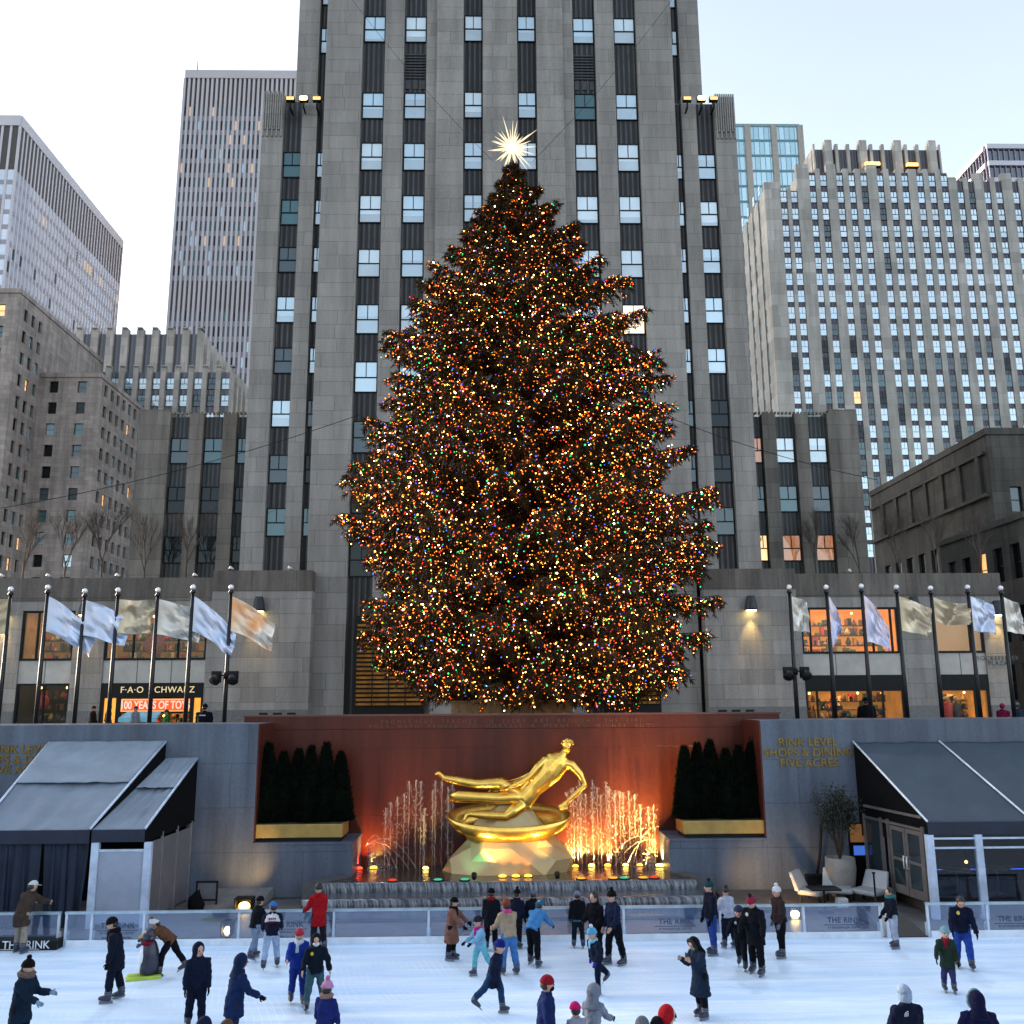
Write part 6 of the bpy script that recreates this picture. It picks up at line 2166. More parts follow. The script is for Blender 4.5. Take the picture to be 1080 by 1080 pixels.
# ------------------------------------------------------------------ left: panels, ramp, lamps
a, b = PX(207, 935, 29.6), PX(230, 935, 29.6)
t = thing('sign_frame', 'thin black framed stand between the pale tent and the fountain', 'stand', ((a + b) / 2, 29.6, 0))
z0, z1 = P(218, 950, 29.6).z, P(218, 929, 29.6).z
MB().box(a, a + .05, 29.57, 29.62, 0, z1).box(b - .05, b, 29.57, 29.62, 0, z1).box(a + .05, b - .05, 29.57, 29.62, z1 - .05, z1).box(a + .05, b - .05, 29.57, 29.62, z0, z0 + .05).build('frame', M_BLACK, t)
MB().box(a + .05, b - .05, 29.585, 29.605, z0 + .05, z1 - .05).build('board', pm('grey_board', (.11, .12, .14), .5), t)
c = G(206, 962, 0)
bg = MB(); bg.loft([(c.x, c.y, .0), (c.x + .02, c.y, .18), (c.x - .03, c.y, .4), (c.x + .03, c.y, .52), (c.x, c.y, .58)], [(.2, .16), (.26, .2), (.2, .15), (.09, .07), (.12, .05)], 12)
single('black_bag', bg, M_BLK, 'black bag slumped against the tent side by the framed stand', 'bag')
mb = MB()
mb.hexa([G(198, 962, 0), G(268, 962, 0), G(300, 938, 0), G(236, 938, 0)], [G(198, 962, 0) + Vector((0, 0, .04)), G(268, 962, 0) + Vector((0, 0, .04)), G(300, 938, 0) + Vector((0, 0, .50)), G(236, 938, 0) + Vector((0, 0, .5))])
struct('ramp_paving', mb, pm('pale_ramp', (.19, .185, .18), .6, scale=3))


def ground_lamp(px, py, y, lab, w, e, aim, strength=16):
    c = P(px, py, y); z = c.z
    t = thing('ground_lamp', lab, 'ground lamp', (c.x, y, max(0, z - .3)), 0, 'warm lamps on the plaza floor')
    hs = MB(); hs.box(c.x - w, c.x - w + .03, y - .2, y + .2, z - .18, z + .18).box(c.x + w - .03, c.x + w, y - .2, y + .2, z - .18, z + .18).box(c.x - w + .03, c.x + w - .03, y - .2, y + .2, z + .15, z + .18).box(c.x - w + .03, c.x + w - .03, y - .2, y + .2, z - .18, z - .15)
    hs.box(c.x - w + .03, c.x + w - .03, y + .17, y + .2, z - .15, z + .15)
    hs.box(c.x - .03, c.x + .03, y - .03, y + .03, 0, z - .18)
    hs.build('housing', M_BLACK, t)
    MB().ball((c.x, y - .02, z - .05), (w * .62, .1, .10), 12, 8).build('lens', glow('ground_lamp_glow%d' % strength, (1, .62, .18), strength), t)
    l = lamp('ground_beam', 'SPOT', (c.x, y + .25, z + .1), e, (1, .60, .22), .08, target=aim, spot=80, blend=.9)
    l.parent = t; l.location = Vector(l.location) - wloc(t)
ground_lamp(258, 953, 29.3, 'boxed lamp throwing amber light on the granite wall beside the fountain ramp', .26, 90, (PX(256, 915, 31), 31.0, 1.3), 7)
ground_lamp(838, 962, 27.6, 'bright orange lamp glaring through the fence glass before the deck', .2, 120, (PX(838, 940, 30), 31.0, .4), 14)
ground_lamp(240, 979, 26.0, 'small white hot lamp low behind the fence beside the fountain ramp', .13, 16, (PX(240, 970, 28), 28, .0), 9)

# ------------------------------------------------------------------ the christmas tree
import numpy as np
YTR = 39.0
rnp = np.random.default_rng(11)
sil = [(172, 530, 553), (186, 522, 560), (210, 509, 583), (235, 490, 604), (262, 470, 622), (300, 448, 650), (345, 422, 682), (385, 402, 690), (430, 396, 722), (470, 384, 732), (505, 374, 738), (548, 350, 752), (580, 372, 764), (610, 384, 758), (650, 372, 756), (685, 386, 742), (712, 412, 716), (730, 440, 690)]
cxt = PX(541, 450, YTR)
zs_ = [P(540, y, YTR).z for y, _, _ in sil]
# the front of the crown stands nearer, so what the picture shows is the outline at the trunk's plane
lw = [cxt - PX(a, y, YTR) for y, a, b in sil]
rw = [PX(b, y, YTR) - cxt for y, a, b in sil]
zarr = np.array(zs_[::-1]); larr = np.array(lw[::-1]); rarr = np.array(rw[::-1])
ztip = zs_[0]
zlow_ = zs_[-1]
xmas = thing('christmas_tree', 'huge spruce covered in multicoloured string lights above the fountain', 'christmas tree', (cxt, YTR, PLAZA))
mb = MB(); mb.loft([(cxt, YTR, PLAZA + .6), (cxt, YTR, PLAZA + 3), (cxt, YTR, PLAZA + 12), (cxt, YTR, ztip - .2)], [.62, .55, .36, .05], 14)
mb.build('trunk', pm('spruce_bark', (.07, .048, .033), .9, var=.4, scale=5, bump=.6), xmas)
bx_ = MB()
xa, xb = PX(476, 748, YTR - 1.5), PX(604, 748, YTR - 1.5)
nbd = 16
for i in range(nbd):
    x0 = xa + (xb - xa) * i / nbd
    bx_.box(x0, x0 + (xb - xa) / nbd - .015, YTR - 1.5, YTR - 1.42, PLAZA, PZ(540, 740.5, YTR - 1.5))
bx_.box(xa - .05, xb + .05, YTR - 1.53, YTR - 1.40, PZ(540, 740.5, YTR - 1.5), PZ(540, 738.5, YTR - 1.5))
bx_.box(xa, xb, YTR - 1.39, YTR + 1.4, PLAZA, PZ(540, 741, YTR - 1.5))
single('tree_stand', bx_, pm('stand_timber', (.30, .19, .095), .7, var=.5, scale=4), 'brown timber boarded box round the foot of the lit tree', 'tree stand')


def radius_at(z, ca):
    l = np.interp(z, zarr, larr); r = np.interp(z, zarr, rarr)
    k = .5 + .5 * ca
    return l * (1 - k) + r * k


H = ztip - zlow_
seg_a, seg_b, seg_r = [], [], []
tips, tdir, twt = [], [], []
NB = 430
for i in range(NB):
    u = (i + .5) / NB
    # branches are denser low down where the tree is wide
    z0 = zlow_ + .4 + H * (1 - (1 - u) ** .60) * .985 if False else zlow_ + .2 + H * .985 * (u ** 1.2)
    az = i * 2.39996 + rnp.normal(0, .15)
    ca, sa = np.cos(az), np.sin(az)
    full = float(radius_at(z0 + (.1 + .05 * H * .3) * (u - .2), ca))
    Rr = full * (1.0 if rnp.random() < .30 else rnp.uniform(.76, .98)) - .15
    Rr = max(.25, Rr)
    dens = max(10, int(Rr * 7))
    p0 = np.array([cxt, YTR, z0])
    d = np.array([ca, sa * .95, 0])
    side = np.array([-sa, ca, 0])
    droop = (.27 + .16 * max(0, .4 - u)) * Rr * (1 - .8 * u) + .15
    rise = .12 * Rr
    def cur(t): return p0 + d * Rr * t + np.array([0, 0, rise * t * 1.5 - droop * t * t + .14 * Rr * t ** 4])
    for k in range(5):
        seg_a.append(cur(k / 5)); seg_b.append(cur((k + 1) / 5)); seg_r.append(.07 * (1 - k / 6) * (Rr / 7 + .25))
    for k in range(dens):
        t = .16 + .84 * ((k + rnp.random()) / dens) ** .8
        base = cur(t)
        wid = (.10 + .34 * np.sin(PI * min(1, t * .92)) ** .8) * min(2.4, .06 + Rr * .38)
        for sgn in (-1, 1):
            L = wid * rnp.uniform(.6, 1.15)
            dd = side * sgn * rnp.uniform(.5, 1) + d * rnp.uniform(.35, .8)
            dd = dd + np.array([0, 0, -rnp.uniform(0, 1.1) * (.25 + .75 * max(0, 1 - 1.6 * u)) * t])
            dd /= np.linalg.norm(dd)
            e = base + dd * L + np.array([0, 0, -(.34 + .5 * max(0, .5 - u)) * L * rnp.uniform(.2, 1.5)])
            seg_a.append(base); seg_b.append(e); seg_r.append(.012)
            tips.append((base, e, L, t))
sa_, sb_, sr_ = map(np.array, (seg_a, seg_b, seg_r))


def tri_tubes(a, b, r):
    n = len(a)
    dv = b - a; dv /= np.linalg.norm(dv, axis=1)[:, None] + 1e-9
    ref = np.where(np.abs(dv[:, 2:3]) < .9, np.array([[0, 0, 1.0]]), np.array([[1.0, 0, 0]]))
    u = np.cross(dv, ref); u /= np.linalg.norm(u, axis=1)[:, None]
    v = np.cross(dv, u)
    V = np.empty((n, 6, 3))
    for k in range(3):
        an = 2 * PI * k / 3
        off = (u * math.cos(an) + v * math.sin(an)) * r[:, None]
        V[:, k] = a + off
        V[:, 3 + k] = b + off * .55
    idx = np.arange(n)[:, None] * 6
    q = np.concatenate([idx + np.array([[k, (k + 1) % 3, 3 + (k + 1) % 3, 3 + k]]) for k in range(3)], 0)
    return V.reshape(-1, 3), q


def np_mesh(name, V, Fq, m, smooth=False):
    me = bpy.data.meshes.new(name)
    nf, k = Fq.shape
    me.vertices.add(len(V)); me.vertices.foreach_set('co', V.astype(np.float32).ravel())
    me.loops.add(nf * k); me.loops.foreach_set('vertex_index', Fq.astype(np.int32).ravel())
    me.polygons.add(nf); me.polygons.foreach_set('loop_start', (np.arange(nf) * k).astype(np.int32))
    me.polygons.foreach_set('loop_total', np.full(nf, k, np.int32))
    for mm in (m if isinstance(m, list) else [m]): me.materials.append(mm)
    me.update(calc_edges=True)
    me.validate()
    return me


def np_obj(name, V, Fq, m, parent):
    off = np.array(wloc(parent))
    o = bpy.data.objects.new(name, np_mesh(name, V - off, Fq, m))
    COL.objects.link(o); o.parent = parent
    return o


V, Fq = tri_tubes(sa_, sb_, sr_)
np_obj('branch', V, Fq, pm('spruce_branch', (.075, .05, .032), .9), xmas)
# needle sprays: thin blades along every twig
B, E, LL = np.array([t[0] for t in tips]), np.array([t[1] for t in tips]), np.array([t[2] for t in tips])
NPT = 26
nt_ = len(B)
tt = rnp.random((nt_, NPT)) ** .8
base = B[:, None] + (E - B)[:, None] * tt[..., None]
tw = (E - B) / (np.linalg.norm(E - B, axis=1)[:, None] + 1e-9)
rd = rnp.normal(0, 1, (nt_, NPT, 3)); rd[..., 2] -= .5
rd = rd / np.linalg.norm(rd, axis=2)[..., None]
dirn = tw[:, None] * .9 + rd * .85
dirn /= np.linalg.norm(dirn, axis=2)[..., None]
ln = rnp.uniform(.12, .30, (nt_, NPT, 1))
wv = np.cross(dirn, rnp.normal(0, 1, (nt_, NPT, 3)))
wv = wv / (np.linalg.norm(wv, axis=2)[..., None] + 1e-9) * rnp.uniform(.018, .036, (nt_, NPT, 1))
base = base + rd * .03
T3 = np.stack([base - wv, base + wv, base + dirn * ln], 2).reshape(-1, 3)
Fq = np.arange(len(T3)).reshape(-1, 3)
M_NEED = pm('spruce_needles', (.026, .022, .008), .8, var=.55, scale=.9, col2=(.060, .030, .010), spec=.15)  # brown needles: warm glow of the bulbs painted into the colour
np_obj('foliage', T3, Fq, M_NEED, xmas)
print('tree tris', len(Fq), 'twigs', nt_)

# string lights
BC = [('amber', (1.0, .25, .02), 31, 5.5), ('orange', (1.0, .13, .01), 22, 5.0), ('red', (1.0, .035, .02), 15, 3.4), ('bright_amber', (1.0, .42, .07), 11, 26.0), ('warm_white', (1.0, .68, .34), 6, 28.0), ('green', (.03, .80, .20), 8, 4.0), ('blue', (.06, .12, 1.0), 5, 3.8), ('violet', (.50, .08, 1.0), 3, 2.4), ('cyan', (.22, .80, 1.0), 2, 3.0)]
BM = [glow('bulb_' + n, c, e / 2.4) for n, c, w, e in BC]
BW = np.array([b_[2] for b_ in BC], float); BW /= BW.sum()
NBULB = 46000
tip_t = np.array([t[3] for t in tips])
wt = (.25 + tip_t ** 2) * LL ** .7
ci = rnp.choice(nt_, NBULB, p=wt / wt.sum())
tpos = rnp.uniform(.25, 1.05, (NBULB, 1))
bp_ = B[ci] + (E[ci] - B[ci]) * tpos + rnp.normal(0, .05, (NBULB, 3)) + np.array([0, 0, .02])
front = bp_[:, 1] < YTR + 2.5
bp_ = np.concatenate([bp_[front], bp_[~front][::2]])
colr = rnp.choice(len(BC), len(bp_), p=BW)
bsz = rnp.choice([.019, .027, .037], len(bp_), p=[.5, .38, .12])
octv = np.array([(1, 0, 0), (-1, 0, 0), (0, 1, 0), (0, -1, 0), (0, 0, 1), (0, 0, -1)], float)
octf = np.array([(0, 2, 4), (2, 1, 4), (1, 3, 4), (3, 0, 4), (2, 0, 5), (1, 2, 5), (3, 1, 5), (0, 3, 5)])
order = np.argsort(bp_[:, 1] - 10 * bsz)
bp_, colr, bsz = bp_[order], colr[order], bsz[order]
bulb_me = []
for k in range(len(BC)):
    mb = MB(); mb.add([tuple(v) for v in octv], [tuple(f) for f in octf]); bulb_me.append(mb.mesh('light_bulb', BM[k]))
for i in range(99):
    o = bpy.data.objects.new('light_bulb', bulb_me[colr[i]]); COL.objects.link(o); o.parent = xmas
    o.location = Vector(bp_[i]) - wloc(xmas); s = float(bsz[i]); o.scale = (s, s, s)
bp2, c2, s2 = bp_[99:], colr[99:], bsz[99:]
V = (bp2[:, None] + octv[None] * s2[:, None, None]).reshape(-1, 3)
Fq = (np.arange(len(bp2))[:, None, None] * 6 + octf[None]).reshape(-1, 3)
o = np_obj('light_bulb', V, Fq, BM, xmas)
o.data.polygons.foreach_set('material_index', np.repeat(c2, 8).astype(np.int32))
o['kind'] = 'stuff'
# star of crystal spikes
sp_ = P(540, 156, YTR - .3)
star = thing('star', 'dazzling white spiked star on the very top of the lit tree', 'star', sp_)
MB().ball(sp_, .24, 16, 10).build('core', glow('star_core_glow', (1.0, .93, .78), 18), star)
rs = random.Random(9)
mb = MB()
ns = 60
for i in range(ns):
    ph = math.acos(1 - 2 * (i + .5) / ns); th = i * 2.39996
    d = Vector((math.sin(ph) * math.cos(th), math.sin(ph) * math.sin(th), math.cos(ph)))
    L = rs.choice((.72, .95, 1.2, 1.42))
    mb.loft([sp_ + d * .2, sp_ + d * L * .45, sp_ + d * L], [.03, .038, .003], 4, smooth=False)
mb.build('spike', glow('star_spike_glow', (1.0, .82, .55), .62), star)
mb = MB(); mb.tube(sp_ + Vector((0, 0, -1.4)), sp_ + Vector((0, 0, -.3)), .06); mb.build('mount', M_BLACK, star)
# ------------------------------------------------------------------ people
M_SKIN = pm('skin', (.42, .24, .17), .55, var=.08)
M_SKIN2 = pm('skin_brown', (.16, .085, .055), .55, var=.08)
M_EYE = pm('eye_dark', (.01, .008, .008), .2)
M_LIP = pm('lips', (.28, .10, .09), .5)
M_BLADE = pm('skate_blade', (.22, .23, .25), .3, .9)
M_BOOT = pm('skate_boot', (.022, .026, .05), .35, var=.3)
M_BOOTW = pm('skate_boot_buckle', (.12, .13, .16), .4)


def cloth(h):
    k = 'cloth_' + h
    if k in MATS: return MATS[k]
    m = pm(k, tuple(x * .68 for x in lin(h)), .9, var=.35, scale=7, spec=.12)
    nt = m.node_tree
    nz = N(nt, 'ShaderNodeTexNoise', Scale=11.0, Detail=3.0, Distortion=1.5)
    nt.links.new(N(nt, 'ShaderNodeTexCoord').outputs['Object'], nz.inputs['Vector'])
    bp = N(nt, 'ShaderNodeBump', Strength=.7, Distance=.03)
    nt.links.new(nz.outputs['Fac'], bp.inputs['Height'])
    nt.links.new(bp.outputs['Normal'], nt.nodes['Principled BSDF'].inputs['Normal'])
    return m


FOLDS = bpy.data.textures.new('cloth_folds', 'CLOUDS')
FOLDS.noise_scale = .085
FOLDS.noise_depth = 2


def folds(o, k=.035):
    md = o.modifiers.new('folds', 'DISPLACE'); md.texture = FOLDS; md.strength = k; md.mid_level = .5; md.texture_coords = 'GLOBAL'


def smooth_union(o, vox=.022, it=3):
    md = o.modifiers.new('union', 'REMESH'); md.mode = 'VOXEL'; md.voxel_size = vox; md.use_smooth_shade = True
    md = o.modifiers.new('smooth', 'SMOOTH'); md.iterations = it; md.factor = .5


def person(label, px, py, hpx=None, H=None, yaw=0, lean=4, legs=((4, 6, 3), (-4, 8, 3)), arms=((8, 10, 15), (4, 10, 15)), head=(0, 5), kid=False,
           jacket='101626', jlen='hip', trousers='14161c', hat='beanie', hatc='101012', pom=None, gloves='121218', scarf=None, mask=None, skin=M_SKIN, hair='1a120c',
           skates=True, back=None, badge=None, base_z=0.0, place=None, group='skaters on the ice', wide=1.0, collar=None, bag=None, glasses=False, hem=None):
    if place is not None: p = Vector(place)
    elif hpx is None: p = G(px, py, H); p.z = base_z
    else: p = G(px, py, base_z)
    if H is None: H = PZ(px, py - hpx, p.y) - base_z
    t = thing('person', label, 'person', p, R(yaw), group)
    bz = .075 if skates else .0
    S = H - bz
    hs = 1.22 if kid else 1.0
    hr = .067 * S * hs
    thigh, shin, ank = .235 * S, .225 * S, .045 * S
    uarm, farm = .165 * S, .150 * S
    tor = .285 * S if not kid else .275 * S
    sw = .101 * S * wide
    up = lambda a: Vector((0, -math.sin(R(a)), math.cos(R(a))))
    def dn(a, o): return Vector((math.sin(R(o)), -math.sin(R(a)) * math.cos(R(o)), -math.cos(R(a)) * math.cos(R(o))))
    # legs relative to the hips, lowest ankle on the ice
    L = []
    for sgn, (a, k, o) in zip((1, -1), legs):
        hj = Vector((sgn * .052 * S, 0, 0))
        kn = hj + dn(a, sgn * o) * thigh
        an = kn + dn(a - k, sgn * o) * shin
        L.append((hj, kn, an, a - k))
    low = min(l[2].z for l in L)
    hz = bz + ank - low
    hipc = Vector((0, 0, hz))
    ax = up(lean)
    sp = lambda f: hipc + ax * tor * f
    L = [(a + hipc, b + hipc, c + hipc, d) for a, b, c, d in L]
    # balance: bring the hips back over the feet when leaning
    A = []
    for sgn, (a, o, e) in zip((1, -1), arms):
        sj = sp(.88) + Vector((sgn * sw, 0, 0))
        el = sj + dn(a, sgn * o) * uarm
        wr = el + dn(a + e, sgn * (o * .4 - (e > 60) * 12)) * farm
        A.append((sj, el, wr, dn(a + e, sgn * (o * .3 - (e > 60) * 12))))
    hy, hp = head
    nk = sp(1.0)
    hdx = up(lean * .5 + hp)
    hc = nk + hdx * (.026 * S + hr * 1.1)
    fr = Matrix.Rotation(R(hy), 3, 'Z') @ Vector((0, -math.cos(R(hp)), -math.sin(R(hp))))
    fs = fr.cross(hdx).normalized()
    # ---- body: one skin surface
    b = MB()
    b.loft([sp(-.14), sp(0), sp(.35), sp(.75), sp(.93), sp(1.0), nk + hdx * .05 * S, hc - hdx * hr * .4], [(.07 * S, .06 * S), (.085 * S, .065 * S), (.07 * S, .055 * S), (.095 * S, .06 * S), (.085 * S, .05 * S), (.035 * S, .035 * S), (.032 * S, .034 * S), (.032 * S, .036 * S)], 12, side=(1, 0, 0))
    b.loft([hc - hdx * hr * 1.2 + fr * hr * .35, hc - hdx * hr * .75 + fr * hr * .18, hc - hdx * hr * .1, hc + hdx * hr * .6, hc + hdx * hr * 1.08, hc + hdx * hr * 1.2], [(hr * .32, hr * .36), (hr * .66, hr * .74), (hr * .82, hr * .98), (hr * .76, hr * .92), (hr * .42, hr * .5), (hr * .1, hr * .12)], 14, side=fs)
    b.loft([hc + fr * hr * .9 + hdx * hr * .15, hc + fr * hr * 1.16 - hdx * hr * .18, hc + fr * hr * .92 - hdx * hr * .28], [hr * .10, hr * .16, hr * .12], 8)
    for q in (-1, 1): b.ball(hc + fs * q * hr * .84 - hdx * hr * .1, (hr * .13, hr * .2, hr * .26), 8, 6)
    for sj, el, wr, d in A: b.loft([sj, el, wr], [.030 * S, .024 * S, .018 * S], 8)
    for hj, kn, an, d in L: b.loft([hj, kn, an], [.05 * S, .036 * S, .024 * S], 8)
    o = b.build('body', skin, t, True); smooth_union(o, .016, 2)
    for q in (-1, 1):
        e = MB(); e.ball(hc + fr * hr * .90 + fs * q * hr * .34 + hdx * hr * .08, hr * .11, 8, 6); e.build('eye', M_EYE, o, True)
    if not mask:
        e = MB(); e.loft([hc + fr * hr * .93 - hdx * hr * .56 - fs * hr * .26, hc + fr * hr * .99 - hdx * hr * .55, hc + fr * hr * .93 - hdx * hr * .56 + fs * hr * .26], [hr * .04, hr * .075, hr * .04], 6); e.build('mouth', M_LIP, o, True)
    else:
        e = MB(); e.ball(hc + fr * hr * .48 - hdx * hr * .55, (hr * .72, hr * .68, hr * .52), 10, 8); e.build('mask', cloth(mask), t, True)
    if glasses:
        e = MB(); e.loft([hc + fr * hr * .98 + hdx * hr * .1 - fs * hr * .8, hc + fr * hr * 1.02 + hdx * hr * .1, hc + fr * hr * .98 + hdx * hr * .1 + fs * hr * .8], [hr * .12] * 3, 6); e.build('glasses', M_EYE, t, True)
    # ---- trousers
    tm = cloth(trousers)
    b = MB()
    b.loft([sp(-.22), sp(-.05), sp(.12), sp(.3)], [(.075 * S, .07 * S), (.098 * S, .082 * S), (.098 * S, .080 * S), (.088 * S, .07 * S)], 12, side=(1, 0, 0))
    for hj, kn, an, d in L: b.loft([hj + Vector((0, 0, .02 * S)), hj.lerp(kn, .45), kn, kn.lerp(an, .5), kn.lerp(an, .93)], [.068 * S, .064 * S, .053 * S, .051 * S, .046 * S], 10)
    o = b.build('trousers', tm, t, True); smooth_union(o, .020); folds(o, .035)
    # ---- jacket
    jm = cloth(jacket)
    jt = .018 * S
    if jlen == 'hip': lowp, lowr = [sp(-.16), sp(.0)], [(.108 * S, .095 * S), (.114 * S, .098 * S)]
    elif jlen == 'thigh':
        q = sp(-.10); lowp, lowr = [hipc * .78 + Vector((0, 0, 0)), q], [(.128 * S, .112 * S), (.118 * S, .104 * S)]
        lowp[0] = hipc + Vector((0, 0, -.17 * S))
    else: lowp, lowr = [hipc + Vector((0, 0, -.27 * S)), hipc + Vector((0, 0, -.12 * S)), sp(.0)], [(.150 * S, .135 * S), (.130 * S, .115 * S), (.112 * S, .10 * S)]
    b = MB()
    b.loft(lowp + [sp(.3), sp(.62), sp(.84), sp(.95), sp(1.03), sp(1.11)], lowr + [(.108 * S * wide, .090 * S), (.118 * S * wide, .094 * S), (.106 * S * wide, .080 * S), (.080 * S * wide, .066 * S), (.060 * S, .060 * S), (.054 * S, .056 * S)], 14, side=(1, 0, 0))
    for sj, el, wr, d in A:
        b.loft([sj - Vector((math.copysign(.03 * S, sj.x), 0, 0)), sj, sj.lerp(el, .5), el, el.lerp(wr, .5), el.lerp(wr, .97)], [.046 * S, .053 * S, .049 * S, .043 * S, .040 * S, .034 * S], 10)
    if jlen == 'hip': b.loft([sp(-.16), sp(-.10)], [(.118 * S, .103 * S), (.118 * S, .103 * S)], 12, side=(1, 0, 0))
    for k_ in ((.25, .45) if jlen != 'knee' else ()):
        b.loft([sp(k_ - .02), sp(k_), sp(k_ + .02)], [(.105 * S * wide, .09 * S), (.121 * S * wide, .101 * S), (.105 * S * wide, .09 * S)], 12, side=(1, 0, 0))
    o = b.build('jacket' if jlen != 'knee' else 'coat', jm, t, True); smooth_union(o, .018, 2); folds(o, .045)
    jk = o
    if badge:
        e = MB(); c = sp(.78) + Vector((-.05 * S, -.095 * S, 0)); e.ball(c, (.022 * S, .01, .026 * S), 10, 6); e.build('badge', cloth(badge), jk, True)
    if back:
        kind, colr_ = back
        e = MB()
        if kind == 'yoke':                                            # pale upper back and shoulders
            e.loft([sp(.56), sp(.66), sp(.86), sp(.99), sp(1.06)], [(.122 * S * wide, .098 * S), (.124 * S * wide, .101 * S), (.118 * S * wide, .085 * S), (.066 * S, .064 * S), (.05 * S, .05 * S)], 14, side=(1, 0, 0))
            e.build('yoke', cloth(colr_), jk, True)
            e = MB()
            for r_ in range(2):
                for w_ in range(4): e.box((w_ - 2) * .030 * S, (w_ - 2) * .030 * S + .022 * S, .103 * S, .108 * S, sp(.80).z - r_ * .05 * S, sp(.80).z - r_ * .05 * S + .03 * S)
            e.build('back_print', cloth('70202a'), jk, True)
        elif kind == 'bar':
            e.box(-.07 * S, .07 * S, .095 * S, .102 * S, sp(.72).z, sp(.80).z); e.build('back_print', cloth(colr_), jk, True)
        elif kind == 'arcs':                                          # quarter-dome of three nested arcs
            c0 = Vector((.055 * S, .094 * S, sp(.78).z))
            for r0_, r1_ in ((.010, .018), (.024, .033), (.039, .048)):
                n = 8
                vs = []
                for i in range(n + 1):
                    a = PI / 2 * i / n
                    for rr in (r0_, r1_): vs.append(c0 + Vector((rr * S * math.cos(a), .004, rr * S * math.sin(a))))
                e.add(vs, [(2 * i, 2 * i + 1, 2 * i + 3, 2 * i + 2) for i in range(n)])
            e.build('emblem', cloth('e8e8ea'), jk, True)
    if hem:
        e = MB(); e.loft([lowp[0] - Vector((0, 0, .03 * S)), lowp[0] + ax * .01 * S], [(.112 * S, .10 * S)] * 2, 12, side=(1, 0, 0)); e.build('hem', cloth(hem), jk, True)
    # ---- skates
    for hj, kn, an, d in L:
        fd = Vector((0, -math.cos(R(min(25, max(-60, d * .8)))), math.sin(R(d * .8)) * .9)).normalized()
        fu = Vector((0, -fd.z, -fd.y)).normalized()
        if fu.z < 0: fu = -fu
        e = MB()
        hl = an - fd * .03 * S - fu * .028 * S
        e.loft([kn.lerp(an, .72), kn.lerp(an, .9), an - fu * .010 * S, an - fu * .035 * S - fd * .012 * S], [.050 * S, .046 * S, .043 * S, .042 * S], 10)
        e.loft([hl - fd * .008 * S, hl + fd * .03 * S, hl + fd * .10 * S, hl + fd * .145 * S], [(.036 * S, .036 * S), (.042 * S, .040 * S), (.040 * S, .031 * S), (.024 * S, .019 * S)], 10, side=(1, 0, 0))
        bo = e.build('skate' if skates else 'boot', M_BOOT, t, True); smooth_union(bo, .014, 2)
        if skates:
            e = MB()
            c = hl - fu * .030 * S
            x = c.x
            w = .006
            p0, p1 = c - fd * .03 * S, c + fd * .135 * S
            q0, q1 = p0 - fu * (.055), p1 - fu * .055
            e.hexa([(x - w, q0.y, q0.z), (x + w, q0.y, q0.z), (x + w, q1.y, q1.z), (x - w, q1.y, q1.z)], [(x - w, p0.y, p0.z), (x + w, p0.y, p0.z), (x + w, p1.y, p1.z), (x - w, p1.y, p1.z)])
            e.build('blade', M_BLADE, bo, True)
            e = MB()
            for f_ in (.80, .90):
                c = kn.lerp(an, f_); e.loft([c - Vector((0, 0, .006)), c + Vector((0, 0, .006))], [.0485 * S] * 2, 10)
            e.build('strap', M_BOOTW, bo, True)
    # ---- hands
    for (sj, el, wr, d), sgn in zip(A, (1, -1)):
        d = d.normalized()
        w = d.cross(Vector((sgn, .2, .1))).normalized()
        n_ = d.cross(w).normalized()
        e = MB()
        k = S / 1.7
        e.loft([wr - d * .01 * k, wr + d * .035 * k, wr + d * .085 * k], [(.030 * k, .022 * k), (.042 * k, .022 * k), (.040 * k, .018 * k)], 8, side=w)
        for of, l in ((-.030, .055), (-.010, .068), (.010, .064), (.029, .048)):
            q0 = wr + d * .078 * k + w * of * k
            e.loft([q0, q0 + d * l * .55 * k + n_ * .006 * k, q0 + d * l * k + n_ * .022 * k], [.0115 * k, .011 * k, .008 * k], 6)
        q0 = wr + d * .03 * k + w * .036 * k
        e.loft([q0, q0 + d * .03 * k + w * .022 * k, q0 + d * .06 * k + w * .024 * k], [.014 * k, .012 * k, .009 * k], 6)
        e.build('glove' if gloves else 'hand', cloth(gloves) if gloves else skin, t, True)
    # ---- head wear
    tiltM = None
    def oriented(mb):
        Mx = Matrix((fs, -fr, hdx)).transposed()
        mb.T = lambda x, y, z: hc + Mx @ Vector((x, y, z))
        return mb
    if hat in ('hair', 'longhair', 'bun', 'beanie', 'pom', 'cap', 'scarfhat') and hair:
        e = oriented(MB()); hm_ = pm('hair_' + hair, hair, .6, var=.3, scale=20)
        if hat in ('hair', 'longhair', 'bun'):
            e.ball((0, .14 * hr, .16 * hr), (.92 * hr, 1.0 * hr, 1.16 * hr), 12, 8, cut=-.35)
            if hat == 'bun': e.ball((0, .5 * hr, 1.3 * hr), .5 * hr, 10, 6)
        if hat == 'longhair' or (hat in ('pom', 'beanie') and hair in ('2a1a10', '4a3018')):
            e.loft([(0, .45 * hr, .3 * hr), (0, .62 * hr, -.6 * hr), (0, .75 * hr, -1.7 * hr), (0, .8 * hr, -2.3 * hr)], [(.75 * hr, .4 * hr), (.85 * hr, .42 * hr), (.8 * hr, .35 * hr), (.5 * hr, .2 * hr)], 10, side=(1, 0, 0))
        elif hat in ('beanie', 'pom', 'cap', 'scarfhat'):
            e.ball((0, .25 * hr, -.15 * hr), (.86 * hr, .86 * hr, .75 * hr), 10, 6)
        e.T = None
        e.build('hair', hm_, t, True)
